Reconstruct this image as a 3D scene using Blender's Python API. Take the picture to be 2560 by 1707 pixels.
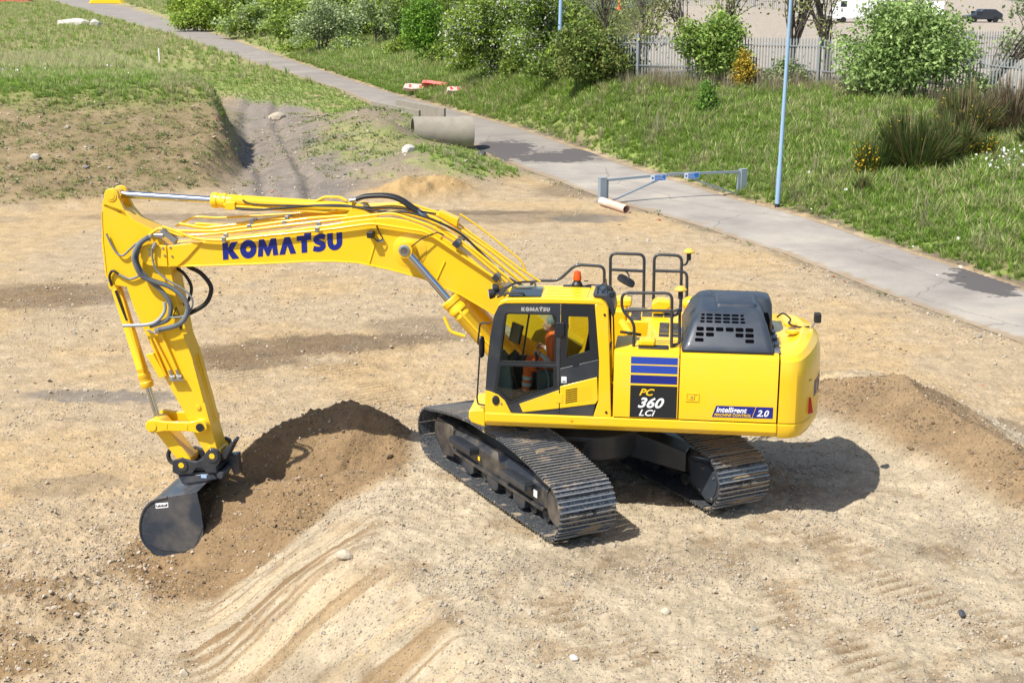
import bpy, bmesh, math, random
import numpy as np
from mathutils import Vector, Matrix
from mathutils.geometry import tessellate_polygon

for o in list(bpy.data.objects):
    bpy.data.objects.remove(o, do_unlink=True)
scene = bpy.context.scene
COL = scene.collection
R = math.radians

# ------------------------------------------------------------------ camera
cd = bpy.data.cameras.new('camera')
cam = bpy.data.objects.new('camera', cd)
COL.objects.link(cam)
cd.sensor_width = 36.0
cd.lens = 47.76
cd.clip_start = 0.5
cd.clip_end = 2000
CAM = Vector((-1.293, 19.555, 7.653))
cam.location = CAM
_f = Vector((0.1183, -0.9558, -0.2694)).normalized()
_r = _f.cross(Vector((0, 0, 1))).normalized()
_u = _r.cross(_f)
cam.rotation_euler = Matrix((_r, _u, -_f)).transposed().to_euler()
scene.camera = cam

# ------------------------------------------------------------------ world, sun
SUN_EL, SUN_DIR = R(56.0), (-0.722, -0.692)      # horizontal direction in which the shadows fall
w = bpy.data.worlds.new('World'); scene.world = w
w.use_nodes = True
nt = w.node_tree
bg = nt.nodes['Background']
sky = nt.nodes.new('ShaderNodeTexSky')
sky.sky_type = 'NISHITA'; sky.sun_disc = False
sky.sun_elevation = SUN_EL
sky.sun_rotation = math.atan2(-SUN_DIR[0], -SUN_DIR[1])
sky.air_density = 1.0; sky.dust_density = 1.2; sky.ozone_density = 1.0
nt.links.new(sky.outputs['Color'], bg.inputs['Color'])
bg.inputs['Strength'].default_value = 0.10
sl = bpy.data.lights.new('sun', 'SUN')
sl.energy = 4.2; sl.angle = R(0.53); sl.color = (1.0, 0.955, 0.88)
sun = bpy.data.objects.new('sun', sl); COL.objects.link(sun)
sd = Vector((SUN_DIR[0]*math.cos(SUN_EL), SUN_DIR[1]*math.cos(SUN_EL), -math.sin(SUN_EL)))
sun.rotation_euler = sd.to_track_quat('-Z', 'Y').to_euler()
sun.location = (20, 15, 40)
vs = scene.view_settings
vs.view_transform = 'Standard'; vs.look = 'None'; vs.gamma = 1.0; vs.use_curve_mapping = False
vs.exposure = 0.75
scene.render.engine = 'CYCLES'
scene.cycles.max_bounces = 5
scene.cycles.transparent_max_bounces = 12

# ------------------------------------------------------------------ helpers
def lin(r, g, b):
    f = lambda c: ((c/255+0.055)/1.055)**2.4 if c > 10 else c/255/12.92
    return (f(r), f(g), f(b))

def link(name, me, mat=None, parent=None):
    o = bpy.data.objects.new(name, me); COL.objects.link(o)
    if mat is not None and me is not None:
        for m in (mat if isinstance(mat, (list, tuple)) else [mat]): me.materials.append(m)
    if parent is not None: o.parent = parent
    return o

def tag(o, label=None, cat=None, group=None, kind=None):
    if label: o['label'] = label
    if cat: o['category'] = cat
    if group: o['group'] = group
    if kind: o['kind'] = kind
    return o

def empty(name, loc=(0, 0, 0), rz=0.0):
    o = bpy.data.objects.new(name, None); COL.objects.link(o)
    o.location = loc; o.rotation_euler = (0, 0, rz); o.empty_display_size = 0.3
    return o

def catmull(P, n=8, closed=False):
    P = [Vector(p) for p in P]
    out = []
    N = len(P)
    for i in range(N-1):
        p0 = P[max(i-1, 0)]; p1 = P[i]; p2 = P[i+1]; p3 = P[min(i+2, N-1)]
        for k in range(n):
            t = k/n
            out.append(0.5*((2*p1)+(p2-p0)*t+(2*p0-5*p1+4*p2-p3)*t*t+(3*p1-p0-3*p2+p3)*t**3))
    out.append(P[-1]); return out

def fillet(P, r, n=4):
    """round the corners of a polyline"""
    P = [Vector(p) for p in P]; out = [P[0]]
    for i in range(1, len(P)-1):
        a, b, c = P[i-1], P[i], P[i+1]
        d1 = (a-b); d2 = (c-b)
        k = min(r, d1.length*.45, d2.length*.45)
        s = b+d1.normalized()*k; e = b+d2.normalized()*k
        for j in range(n+1):
            t = j/n
            out.append((1-t)**2*s+2*t*(1-t)*b+t*t*e)
    out.append(P[-1]); return out

def arc(cx, cz, r, a0, a1, n=10):
    return [(cx+r*math.cos(R(a0+(a1-a0)*i/n)), cz+r*math.sin(R(a0+(a1-a0)*i/n))) for i in range(n+1)]

class MB:
    """collects vertices and faces, builds one mesh object"""
    def __init__(s): s.v = []; s.f = []; s.m = []
    def add(s, v, f, mi=0):
        b = len(s.v); s.v += [tuple(p) for p in v]
        s.f += [tuple(i+b for i in q) for q in f]; s.m += [mi]*len(f)
        return s
    def box(s, lo, hi, mi=0, M=None):
        x0, y0, z0 = lo; x1, y1, z1 = hi
        v = [(x0,y0,z0),(x1,y0,z0),(x1,y1,z0),(x0,y1,z0),(x0,y0,z1),(x1,y0,z1),(x1,y1,z1),(x0,y1,z1)]
        if M is not None: v = [M @ Vector(p) for p in v]
        return s.add(v, [(0,3,2,1),(4,5,6,7),(0,1,5,4),(1,2,6,5),(2,3,7,6),(3,0,4,7)], mi)
    def prism(s, poly, a, b, axis='y', holes=(), mi=0):
        """polygon (two coords) extruded from a to b along the given axis; holes allowed"""
        def P(p, t):
            if axis == 'y': return (p[0], t, p[1])
            if axis == 'x': return (t, p[0], p[1])
            return (p[0], p[1], t)
        loops = [list(poly)]+[list(h) for h in holes]
        if holes or True:
            tris = tessellate_polygon([[Vector((p[0], p[1], 0)) for p in L] for L in loops])
        flat = [p for L in loops for p in L]; n = len(flat)
        v = [P(p, a) for p in flat]+[P(p, b) for p in flat]
        f = []
        if not holes:
            f += [tuple(range(n)), tuple(range(2*n-1, n-1, -1))]
        else:
            for t in tris: f += [(t[0], t[1], t[2]), (t[2]+n, t[1]+n, t[0]+n)]
        o = 0
        for L in loops:
            k = len(L)
            for i in range(k):
                j = (i+1) % k
                f.append((o+i, o+i+n, o+j+n, o+j))
            o += k
        return s.add(v, f, mi)
    def tube(s, path, r, n=8, mi=0, caps=True):
        P = [Vector(p) for p in path]; N = len(P)
        rr = r if isinstance(r, (list, tuple)) else [r]*N
        T = []
        for i in range(N):
            a = P[max(i-1, 0)]; b = P[min(i+1, N-1)]
            d = b-a; T.append(d.normalized() if d.length > 1e-9 else Vector((0, 0, 1)))
        up = Vector((0, 0, 1)) if abs(T[0].z) < .9 else Vector((1, 0, 0))
        nrm = (up-T[0]*up.dot(T[0])).normalized()
        v = []
        for i in range(N):
            nrm = (nrm-T[i]*nrm.dot(T[i])).normalized()
            bi = T[i].cross(nrm)
            for k in range(n):
                a = 2*math.pi*k/n
                v.append(P[i]+(nrm*math.cos(a)+bi*math.sin(a))*rr[i])
        f = []
        for i in range(N-1):
            for k in range(n):
                k2 = (k+1) % n
                f.append((i*n+k, i*n+k2, (i+1)*n+k2, (i+1)*n+k))
        if caps:
            f.append(tuple(range(n-1, -1, -1))); f.append(tuple((N-1)*n+k for k in range(n)))
        return s.add(v, f, mi)
    def cyl(s, a, b, r0, r1=None, n=20, mi=0):
        return s.tube([a, b], [r0, r0 if r1 is None else r1], n, mi)
    def lathe(s, prof, M=None, n=24, mi=0):
        """profile (r, h) turned about local z"""
        v = []
        for r, h in prof:
            for k in range(n):
                a = 2*math.pi*k/n; p = Vector((r*math.cos(a), r*math.sin(a), h))
                v.append(M @ p if M is not None else p)
        f = []
        for i in range(len(prof)-1):
            for k in range(n):
                k2 = (k+1) % n
                f.append((i*n+k, i*n+k2, (i+1)*n+k2, (i+1)*n+k))
        f.append(tuple(range(n-1, -1, -1))); f.append(tuple((len(prof)-1)*n+k for k in range(n)))
        return s.add(v, f, mi)
    def ell(s, c, r, M=None, nu=12, nv=8, mi=0):
        v = []; f = []
        for j in range(nv+1):
            t = math.pi*j/nv
            for i in range(nu):
                a = 2*math.pi*i/nu
                p = Vector((r[0]*math.sin(t)*math.cos(a), r[1]*math.sin(t)*math.sin(a), r[2]*math.cos(t)))
                if M is not None: p = M @ p
                v.append(p+Vector(c))
        for j in range(nv):
            for i in range(nu):
                i2 = (i+1) % nu
                f.append((j*nu+i, (j+1)*nu+i, (j+1)*nu+i2, j*nu+i2))
        return s.add(v, f, mi)
    def mesh(s, name, smooth=True, angle=38):
        me = bpy.data.meshes.new(name)
        me.from_pydata(s.v, [], s.f)
        if any(s.m): me.polygons.foreach_set('material_index', s.m)
        bm = bmesh.new(); bm.from_mesh(me)
        bmesh.ops.recalc_face_normals(bm, faces=bm.faces)
        bm.to_mesh(me); bm.free()
        if smooth:
            me.polygons.foreach_set('use_smooth', [True]*len(me.polygons))
            me.set_sharp_from_angle(angle=R(angle))
        me.update(); return me
    def build(s, name, mat, parent=None, bevel=0.0, seg=2, smooth=True, angle=38):
        o = link(name, s.mesh(name, smooth, angle), mat, parent)
        if bevel:
            b = o.modifiers.new('bevel', 'BEVEL'); b.width = bevel; b.segments = seg
            b.limit_method = 'ANGLE'; b.angle_limit = R(32); b.harden_normals = True
            b.use_clamp_overlap = True
        return o

# ------------------------------------------------------------------ materials
def mat(name, col=(0.5, 0.5, 0.5), rough=0.5, metal=0.0, **kw):
    m = bpy.data.materials.new(name); m.use_nodes = True
    b = m.node_tree.nodes['Principled BSDF']
    b.inputs['Base Color'].default_value = (*col, 1)
    b.inputs['Roughness'].default_value = rough
    b.inputs['Metallic'].default_value = metal
    for k, v in kw.items(): b.inputs[k].default_value = v
    return m
def N(m, t): return m.node_tree.nodes.new(t)
def L(m, a, b): m.node_tree.links.new(a, b)
def noise(m, scale, detail=4, rough=.55, coord='Object', vec=None):
    n = N(m, 'ShaderNodeTexNoise'); n.inputs['Scale'].default_value = scale
    n.inputs['Detail'].default_value = detail; n.inputs['Roughness'].default_value = rough
    if vec is None:
        tc = N(m, 'ShaderNodeTexCoord'); vec = tc.outputs[coord]
    L(m, vec, n.inputs['Vector']); return n
def ramp(m, src, stops):
    r = N(m, 'ShaderNodeValToRGB'); e = r.color_ramp.elements
    while len(e) < len(stops): e.new(.5)
    for i, (p, c) in enumerate(stops):
        e[i].position = p; e[i].color = (*c, 1) if len(c) == 3 else c
    L(m, src, r.inputs['Fac']); return r
def mixc(m, fac, a, b, mode='MIX'):
    x = N(m, 'ShaderNodeMix'); x.data_type = 'RGBA'; x.blend_type = mode
    for s, v in ((x.inputs[0], fac), (x.inputs[6], a), (x.inputs[7], b)):
        if hasattr(v, 'links'): L(m, v, s)
        elif isinstance(v, (int, float)): s.default_value = v
        else: s.default_value = (*v, 1)
    return x.outputs[2]
def bump(m, src, dist, strength=1.0):
    b = N(m, 'ShaderNodeBump'); b.inputs['Distance'].default_value = dist; b.inputs['Strength'].default_value = strength
    L(m, src, b.inputs['Height']); return b.outputs['Normal']

def worn(name, col, rough, dust=(0.45, 0.36, 0.25), amount=.25, scale=3.0, metal=0.0, coat=0.0, rvar=.12):
    """paint or metal with faint dust and roughness mottling"""
    m = mat(name, col, rough, metal)
    b = m.node_tree.nodes['Principled BSDF']
    n = noise(m, scale, 6, .6)
    f = ramp(m, n.outputs['Fac'], [(.45, (0, 0, 0)), (.8, (amount,)*3)])
    L(m, mixc(m, f.outputs['Color'], col, dust), b.inputs['Base Color'])
    rr = ramp(m, n.outputs['Fac'], [(.3, (rough-rvar*.5,)*3), (.75, (min(rough+rvar, 1),)*3)])
    L(m, rr.outputs['Color'], b.inputs['Roughness'])
    b.inputs['Coat Weight'].default_value = coat; b.inputs['Coat Roughness'].default_value = .08
    return m

YEL = worn('yellow_paint', (0.86, 0.515, 0.008), .36, amount=.10, scale=2.0, coat=.35, rvar=.05)
YEL2 = worn('yellow_counterweight', (0.83, 0.51, 0.012), .32, amount=.08, scale=1.6, coat=.4, rvar=.05)
DGR = worn('dark_grey_paint', (0.022, 0.027, 0.035), .42, amount=.08, scale=3.0, coat=.2, rvar=.1)
HOOD = worn('hood_grey_plastic', (0.028, 0.038, 0.053), .45, amount=.06, scale=2.5, coat=.08, rvar=.08)
CABBLK = mat('cab_black', (0.014, 0.016, 0.020), .35)
RUB = mat('black_rubber', (0.014, 0.014, 0.015), .5)
TRK = None
CHR = mat('chrome_rod', (0.62, 0.64, 0.67), .12, 1.0)
STL = worn('bright_steel', (0.42, 0.43, 0.44), .35, metal=.9, amount=.1)
GHOSE = worn('grey_hose', (0.16, 0.18, 0.20), .45, amount=.15)
BLUE = mat('blue_decal', (0.010, 0.018, 0.19), .35)
BLUE2 = mat('light_blue_decal', (0.022, 0.06, 0.36), .35)
BLKD = mat('black_decal', (0.012, 0.013, 0.016), .4)
WHT = mat('white_decal', (0.80, 0.80, 0.80), .45)
SIL = mat('silver_lettering', (0.48, 0.47, 0.45), .4, .4)
YTXT = mat('yellow_lettering', (0.83, 0.52, 0.01), .45)
RED = mat('red_reflector', (0.55, 0.022, 0.018), .3)
ORG = mat('amber_lens', (0.85, 0.10, 0.004), .18)
ORG.node_tree.nodes['Principled BSDF'].inputs['Transmission Weight'].default_value = .25
PAD = worn('anti_slip_pad', (0.022, 0.024, 0.027), .85, amount=.25)
MIR = mat('mirror_glass', (0.75, 0.78, 0.80), .05, 1.0)

def glass_mat(name, tint, refl=.06):
    m = bpy.data.materials.new(name); m.use_nodes = True
    t = m.node_tree; t.nodes.clear()
    out = t.nodes.new('ShaderNodeOutputMaterial')
    tr = t.nodes.new('ShaderNodeBsdfTransparent'); tr.inputs[0].default_value = (*tint, 1)
    gl = t.nodes.new('ShaderNodeBsdfGlossy'); gl.inputs['Roughness'].default_value = .02
    fr = t.nodes.new('ShaderNodeFresnel'); fr.inputs[0].default_value = 1.5
    mx = t.nodes.new('ShaderNodeMixShader')
    t.links.new(fr.outputs[0], mx.inputs[0]); t.links.new(tr.outputs[0], mx.inputs[1]); t.links.new(gl.outputs[0], mx.inputs[2])
    t.links.new(mx.outputs[0], out.inputs[0]); return m
GLASS = glass_mat('cab_glass', (0.86, 0.91, 0.87))
# ------------------------------------------------------------------ terrain
def hsh(ix, iy, s):
    h = (ix*374761393+iy*668265263+s*974634777) & 0xffffffff
    h = ((h ^ (h >> 13))*1274126177) & 0xffffffff
    return ((h ^ (h >> 16)) & 0xffff)/65535.0
def vnoise(x, y, s=0):
    x = np.asarray(x, float); y = np.asarray(y, float)
    ix = np.floor(x).astype(np.int64); iy = np.floor(y).astype(np.int64)
    fx = x-ix; fy = y-iy; u = fx*fx*(3-2*fx); v = fy*fy*(3-2*fy)
    a = hsh(ix, iy, s); b = hsh(ix+1, iy, s); c = hsh(ix, iy+1, s); d = hsh(ix+1, iy+1, s)
    return (a+(b-a)*u)*(1-v)+(c+(d-c)*u)*v
def fbm(x, y, o=4, s=0, g=.5):
    t = 0; a = 1; n = 0
    for i in range(o):
        t = t+a*(vnoise(x*2**i, y*2**i, s+i*17)-.5); n += a; a *= g
    return t/n
def sstep(a, b, x):
    t = np.clip((x-a)/(b-a), 0, 1); return t*t*(3-2*t)
def polydist(x, y, P):
    """signed distance to polygon, negative inside"""
    d = np.full(np.shape(x), 1e9); ins = np.zeros(np.shape(x), bool)
    n = len(P)
    for i in range(n):
        ax, ay = P[i]; bx, by = P[(i+1) % n]
        ex, ey = bx-ax, by-ay
        t = np.clip(((x-ax)*ex+(y-ay)*ey)/(ex*ex+ey*ey), 0, 1)
        d = np.minimum(d, np.hypot(x-ax-t*ex, y-ay-t*ey))
        c = ((ay > y) != (by > y)) & (x < (bx-ax)*(y-ay)/((by-ay) if by != ay else 1e-9)+ax)
        ins ^= c
    return np.where(ins, -d, d)
def linedist(x, y, P):
    """distance to a 3-D polyline in plan, and its height at the nearest point"""
    d = np.full(np.shape(x), 1e9); z = np.zeros(np.shape(x))
    for a, b in zip(P[:-1], P[1:]):
        ex, ey = b[0]-a[0], b[1]-a[1]
        t = np.clip(((x-a[0])*ex+(y-a[1])*ey)/(ex*ex+ey*ey), 0, 1)
        q = np.hypot(x-a[0]-t*ex, y-a[1]-t*ey); k = q < d
        d = np.where(k, q, d); z = np.where(k, a[2]+t*(b[2]-a[2]), z)
    return d, z

G0 = -1.3
NEAR = [(-30, 22), (-19, 3), (-14, -6), (-9.76, -13.79), (-7.72, -17.5), (-4.65, -23.88), (-1.91, -28.37), (1.44, -33.3), (5.06, -39.84), (8.71, -47.52), (18.65, -68.15), (23.62, -78.76), (36.6, -101.69), (62.2, -148.2), (98.2, -209.15), (161.86, -319.1), (190, -368)]
FAR = [(-36, 22), (-24, 4), (-16, -10), (-11.1, -19.68), (-9.79, -22.45), (-7.68, -26.34), (-6.52, -29.17), (-4.95, -31.96), (-3.64, -33.8), (-0.09, -40.33), (3.26, -47.21), (7.5, -55.9), (11.53, -62.96), (19.09, -75.71), (32.63, -101.94), (51.32, -139.1), (82.5, -200.43), (144.21, -318.45), (172, -368)]
CREST = [(-40, -30, .7), (-30, -38, .75), (-17, -46.4, .8), (-12.5, -49.1, 1.18), (-8, -50.7, 1.5), (-4.2, -52.3, 1.5), (1.09, -53.75, 1.5), (4, -56, 1.5), (7, -64, 1.2), (11, -75, .8), (22, -98, .2), (50, -155, -.3), (140, -330, -.8), (180, -400, -1)]
PADPOLY = [(3.0, 3.1), (3.15, 1.5), (2.9, 0), (2.95, -1.7), (1.6, -3.6), (-1, -4.3), (-4.1, -5.1), (-5.7, -5.1), (-6.1, -2.9), (-6.8, -1.1), (-8, 2), (-9, 7), (-6, 10), (-.5, 9.5), (.4, 7.5), (1.2, 5.5)]
RIDGE = [(2.95, -1.75, -.1), (3.3, -1.7, .12), (3.75, -1.9, .34), (4.15, -1.98, .36), (4.75, -1.9, .20), (5.34, -1.6, -.02), (5.8, -1.0, -.33), (6.05, -.5, -.55)]
BROWN1 = [(3.0, -1.9), (2.8, -.7), (2.85, .05), (3.75, .45), (4.5, 1.5), (5.1, 2.2), (6.2, 2.2), (7.3, 1.0), (7.0, -.8), (6.6, -2.2), (5.9, -3.1), (4.4, -3.5)]
BROWN2 = [(-3.4, -4.4), (-4.05, -3.7), (-4.75, -2.1), (-5.9, .3), (-7.6, 3.2), (-9.5, 2), (-7.6, -1.07), (-6.9, -2.84), (-6.3, -5.2), (-4.13, -5.6)]
BERM = [(-3.9, -4.9, -.05), (-4.7, -4.5, .22), (-5.3, -4.0, .38), (-5.6, -2.9, .40), (-6.2, -1.2, .36), (-7.3, 1.4, .3)]

def xnear(y):
    a = np.array(NEAR)[::-1]; return np.interp(y, a[:, 1], a[:, 0])
def xfar(y):
    a = np.array(FAR)[::-1]; return np.interp(y, a[:, 1], a[:, 0])
def yfar(x):
    a = np.array(FAR); return np.interp(x, a[:, 0], a[:, 1])
def ycrest(x):
    a = np.array(CREST); return np.interp(x, a[:, 0], a[:, 1]), np.interp(x, a[:, 0], a[:, 2])
def bump2(x, y, cx, cy, rx, ry, ang=0):
    c, s = math.cos(ang), math.sin(ang)
    u = ((x-cx)*c+(y-cy)*s)/rx; v = (-(x-cx)*s+(y-cy)*c)/ry
    return np.exp(-(u*u+v*v))

def terrain(x, y, fine=True):
    x = np.asarray(x, float); y = np.asarray(y, float)
    wx = x+.35*fbm(x*.9, y*.9, 3, 5); wy = y+.35*fbm(x*.9, y*.9, 3, 9)
    C = {}
    qn = (x-xnear(y))*.9; qf = (xfar(y)-x)*.9
    road = (qn < 0) & (qf < 0)
    z = G0+.16*fbm(x*.13, y*.13, 3, 3)*sstep(0.3, 4, qn)
    # pad the machine stands on
    dp = polydist(wx, wy, PADPOLY)
    tt = np.clip((dp+.2)/2.25, 0, 1); s = 1-(.72*tt+.28*tt*tt*(3-2*tt))
    padz = np.clip(.035*y, -.2, .2)-.06
    z = z+(padz-z)*s
    # slope streaks where the front face has been graded
    pc = (x-4.2)*(-.578)+(y-3.2)*.816            # across the fall line
    face = sstep(-.7, .3, dp)*(1-sstep(1.9, 2.6, dp))*sstep(.9, 1.9, y)*sstep(0, 1, x)
    st = fbm(pc*4.6, (x*.816+y*.578)*.07, 4, 21, .65)
    z = z+face*st*.075
    C['streak'] = face*sstep(-.03, .08, st)
    C['face'] = face
    # ridge of fresh spoil beside the bucket, bowl in front of it
    d, rz = linedist(wx, wy, RIDGE)
    rid = rz+.09-.74*d+.06*fbm(x*2.2, y*2.2, 3, 31)
    k = 8.0
    z = np.log(np.exp(k*np.clip(z, -3, 3))+np.exp(k*np.clip(rid, -3, 3)))/k-np.where(rid > z-.6, .02, 0)*0
    sl = -.12-.15*np.maximum(wx-3.0, 0)-.45*np.maximum(0, y+.15+.10*(x-3))-1.3*np.maximum(0, wx-5.95)-.9*np.maximum(0, 3.0-wx)-.55*np.maximum(0, -.45-y)+.06*fbm(x*2, y*2, 3, 33)
    z = np.log(np.exp(k*np.clip(z, -3, 3))+np.exp(k*np.clip(sl, -3, 3)))/k
    z = z-.16*bump2(x, y, 4.9, -.75, 1.0, .35)
    z = z-.14*bump2(x, y, 6.6, 1.0, .6, .5)
    # berm and pile on the right
    d2, bz = linedist(wx, wy, BERM)
    bm_ = bz+.22-.52*d2+.05*fbm(x*2.4, y*2.4, 3, 37)
    z = np.log(np.exp(k*np.clip(z, -3, 3))+np.exp(k*np.clip(bm_, -3, 3)))/k
    z = z+.75*bump2(wx, wy, -5.1, -8.0, 1.7, 1.4)
    # hill on the left
    toe = np.where(x < 23.4, -26.9-(23.4-x)*.8, -26.9+(x-23.4)*.3)
    v = toe-y
    xc = np.interp(-y, [28, 31.2, 33.1, 36, 41, 50, 60, 80, 110], [15.6, 16.1, 16.6, 17.4, 19.0, 22, 26, 36, 52])
    hz = np.where(v < 15, .235*np.clip(v, 0, 15), 3.52-.043*(v-15))
    hz = hz-.5*np.exp(-((v-15)/3.5)**2)*.6
    cutw = np.interp(-y, [30, 33, 40, 46, 60], [3.2, 1.2, .5, 1.2, 4.0])
    hm = sstep(-1, 1, (x-xc+1.1*fbm(x*.6, y*.6, 4, 41)-.5*cutw)/cutw)*sstep(.2, 7, qn)
    hz = np.clip(hz, 0, 4)*hm
    z = z+hz
    C['hill'] = hm*sstep(.3, 2, v)
    C['hillv'] = v
    # low mounds between gully and road, sand heaps
    md = 1.25*bump2(wx, wy, 15.2, -53.0, 3.2, 5.5, .4)+.75*bump2(wx, wy, 13.5, -43.5, 3.4, 5)+.95*bump2(wx, wy, 8.9, -38.3, 2.2, 3.2, .4)+.45*bump2(wx, wy, 11.0, -36.8, 2.5, 2.5)+.80*bump2(wx, wy, 12.9, -45.2, 1.4, 1.5)
    md = md*sstep(.1, 1.6, qn)
    sand = (.62*bump2(wx, wy, 9.4, -31.8, 1.25, 1.0, .5)+.62*bump2(wx, wy, 8.0, -33.2, 1.2, 1.3, -.4)+.25*bump2(wx, wy, 10.6, -32.6, 1.0, .7))*(1+1.1*fbm(x*1.3, y*1.3, 4, 333))
    z = z+md+sand
    C['md'] = md; C['sand'] = sand
    # ruts of the track through the gully
    gx = np.interp(-y, [30, 36, 44, 55, 68, 80], [13.5, 15.3, 18.2, 22.2, 26.0, 29.0])
    gul = np.exp(-((x-gx+.6)/3.1)**2)*sstep(28, 33, -y)*(1-sstep(70, 80, -y))*(1-hm)
    for off in (-.95, .95):
        rut = np.exp(-((x-gx-off+.5*fbm(x*.3, y*.3, 2, 7))/.26)**2)*gul
        z = z-.22*rut+.07*np.exp(-((x-gx-off-.45)/.2)**2)*gul
    C['gully'] = gul
    # bank beyond the road up to the fence, yard behind
    yc, zc = ycrest(x); yf = yfar(x)
    a = np.clip((yf-y)/np.maximum(yf-yc, .5), 0, 1)
    bank = (zc-G0)*(.55*a+.45*a*a*(3-2*a))*sstep(.15, .9, qf)
    bank = bank+.28*fbm(x*.35, y*.35, 4, 51)*sstep(.4, 2.5, qf)*(1-sstep(.9, 1, a)*.7)
    z = np.where(qf > 0, G0+bank, z)
    C['bank'] = sstep(.1, .7, qf+.5*fbm(x*1.3, y*1.3, 2, 61)); C['yard'] = sstep(.6, 2.2, yc-y); C['qf'] = qf; C['qn'] = qn
    z = np.where(road, G0-.06, z)
    z = np.where((~road) & (qn < .5) & (qn >= 0), G0-.05+(z-G0+.05)*sstep(0, .5, qn), z)
    C['road'] = road
    C['dp'] = dp; C['rid'] = d; C['berm'] = d2
    C['brown1'] = 1-sstep(-.25, .2, polydist(wx, wy, BROWN1)); C['brown2'] = 1-sstep(-.3, .3, polydist(wx, wy, BROWN2))
    C['spoil'] = 1-sstep(1.6, 3.4, dp+1.0*fbm(x*.5, y*.5, 3, 71))
    # clods and lumps
    if fine:
        # grouser prints left by the tracks
        ca, sa = math.cos(-.966), math.sin(-.966)
        pr_z = np.zeros(x.shape); pk = np.zeros(x.shape); ps = np.zeros(x.shape)
        for (cx, cy, lx, ly, am) in [(-2.4, 3.9, 1.1, .42, .040), (-3.5, 2.0, .75, .42, .035), (-4.3, 3.5, .8, .42, .040), (-.6, 5.2, 1.0, .42, .04), (6.9, -10.6, 2.2, .9, .07), (8.6, -9.4, 1.6, .6, .07), (16.0, -15.0, 2.5, 1.0, .07), (4.6, -6.9, 1.8, .7, .05), (-1.1, 3.2, .6, .42, .03), (-5.4, 4.7, .9, .42, .04), (-6.3, 3.2, .7, .4, .035), (-3.4, 5.4, .8, .4, .035)]:
            u = (x-cx)*ca+(y-cy)*sa; vv = -(x-cx)*sa+(y-cy)*ca
            mk = np.exp(-(u/lx)**4)*np.exp(-(vv/ly)**6)*sstep(-.3, .05, fbm(x*1.7, y*1.7, 3, 305))
            ph = (u+.10*fbm(x*1.2, y*1.2, 2, 3))/.20
            saw = np.abs((ph % 1)*2-1)
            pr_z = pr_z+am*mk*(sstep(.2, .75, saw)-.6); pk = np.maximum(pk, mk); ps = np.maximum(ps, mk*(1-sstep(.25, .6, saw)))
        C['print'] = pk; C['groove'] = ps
        r = np.where(C['bank'] > .5, .35, 1.0)*np.where(road, 0, 1)*(1-.75*pk)
        near = 1-sstep(14, 30, -y)
        rub = sstep(5.2, 6.6, x)*sstep(-1, 2, y)
        amp = .05+.05*C['spoil']+.06*rub
        z = z+r*amp*fbm(x*2.6, y*2.6, 4, 81)*(1-.6*face)
        cl = np.abs(fbm(x*7.0, y*7.0, 3, 91))
        z = z+near*r*(1-.6*face)*(.06+.09*rub+.05*C['spoil'])*(cl*1.4-.12)
        lump = np.maximum(fbm(x*11, y*11, 2, 97)-.12, 0)
        z = z+near*r*(.16+.25*rub)*lump*(.4+sstep(-.1, .2, fbm(x*.8, y*.8, 3, 99)))*(1-.5*face)
        # the machine's own weight has pressed the soil flat under it
        z = z-.05*np.exp(-((x/3.2)**4+(y/3.0)**4))+pr_z
    return z, C

def tz(x, y):
    z, _ = terrain(np.array([x]), np.array([y]), False); return float(z[0])

def spaced(bands):
    out = [bands[0][0]]
    for a, b, s0, s1 in bands:
        p = a
        while p < b:
            t = (p-a)/(b-a); p += s0+(s1-s0)*t
            out.append(min(p, b))
    return np.array(sorted(set(np.round(out, 4))))
gx_ = spaced([(-60, -22, 4.0, .5), (-22, -9, .5, .08), (-9, 9.5, .045, .045), (9.5, 34, .06, .3), (34, 80, .4, 3.0), (80, 215, 4, 14)])
gy_ = -spaced([(-14, -8.0, .7, .08), (-8.0, 8, .045, .045), (8, 26, .05, .15), (26, 62, .15, .3), (62, 130, .4, 1.5), (130, 420, 2.5, 16)])[::-1]
gy_ = np.sort(gy_)
X, Y = np.meshgrid(gx_, gy_)
Z, CM = terrain(X.ravel(), Y.ravel())
xs, ys = X.ravel(), Y.ravel()
print('TERRAIN', X.shape)

def mixn(a, b, t): return a+(np.array(b)[None, :]-a)*t[:, None]
n1 = fbm(xs*.35, ys*.35, 4, 101); n2 = fbm(xs*1.4, ys*1.4, 4, 111); n3 = fbm(xs*4, ys*4, 3, 121)
ORANGE = lin(212, 184, 140); TAN = lin(204, 182, 148); LIGHT = lin(208, 192, 163); BRN = lin(158, 130, 94); DARKW = lin(128, 110, 88); GREYD = lin(164, 150, 130)
GRASSC = lin(142, 170, 70); DRYG = lin(190, 180, 126); HILLC = lin(158, 138, 104); YARD = lin(198, 186, 170)
cols = np.tile(np.array(TAN)[None, :], (xs.size, 1))
cols = mixn(cols, ORANGE, sstep(-.12, .2, n1+.3*n2))
cols = mixn(cols, GREYD, sstep(.14, .34, fbm(xs*.22, ys*.5, 4, 131))*.45)
cols = mixn(cols, LIGHT, CM['spoil']*.95)
cols = mixn(cols, BRN, CM['spoil']*sstep(.08, .3, n2+.5*n3)*.5)
cols = mixn(cols, BRN, CM['streak']*.95)
cols = mixn(cols, lin(224, 200, 160), CM['face']*(1-sstep(-.25, .0, fbm((xs-4.2)*-1.7+(ys-3.2)*2.4, xs*.3, 3, 23)))*.6)
cols = mixn(cols, BRN, CM['brown1']*.93)
cols = mixn(cols, BRN, CM['brown2']*.85)
rub = sstep(5.4, 6.6, xs)*sstep(-1.2, 1.2, ys)*(1-sstep(11, 14, xs))
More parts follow.
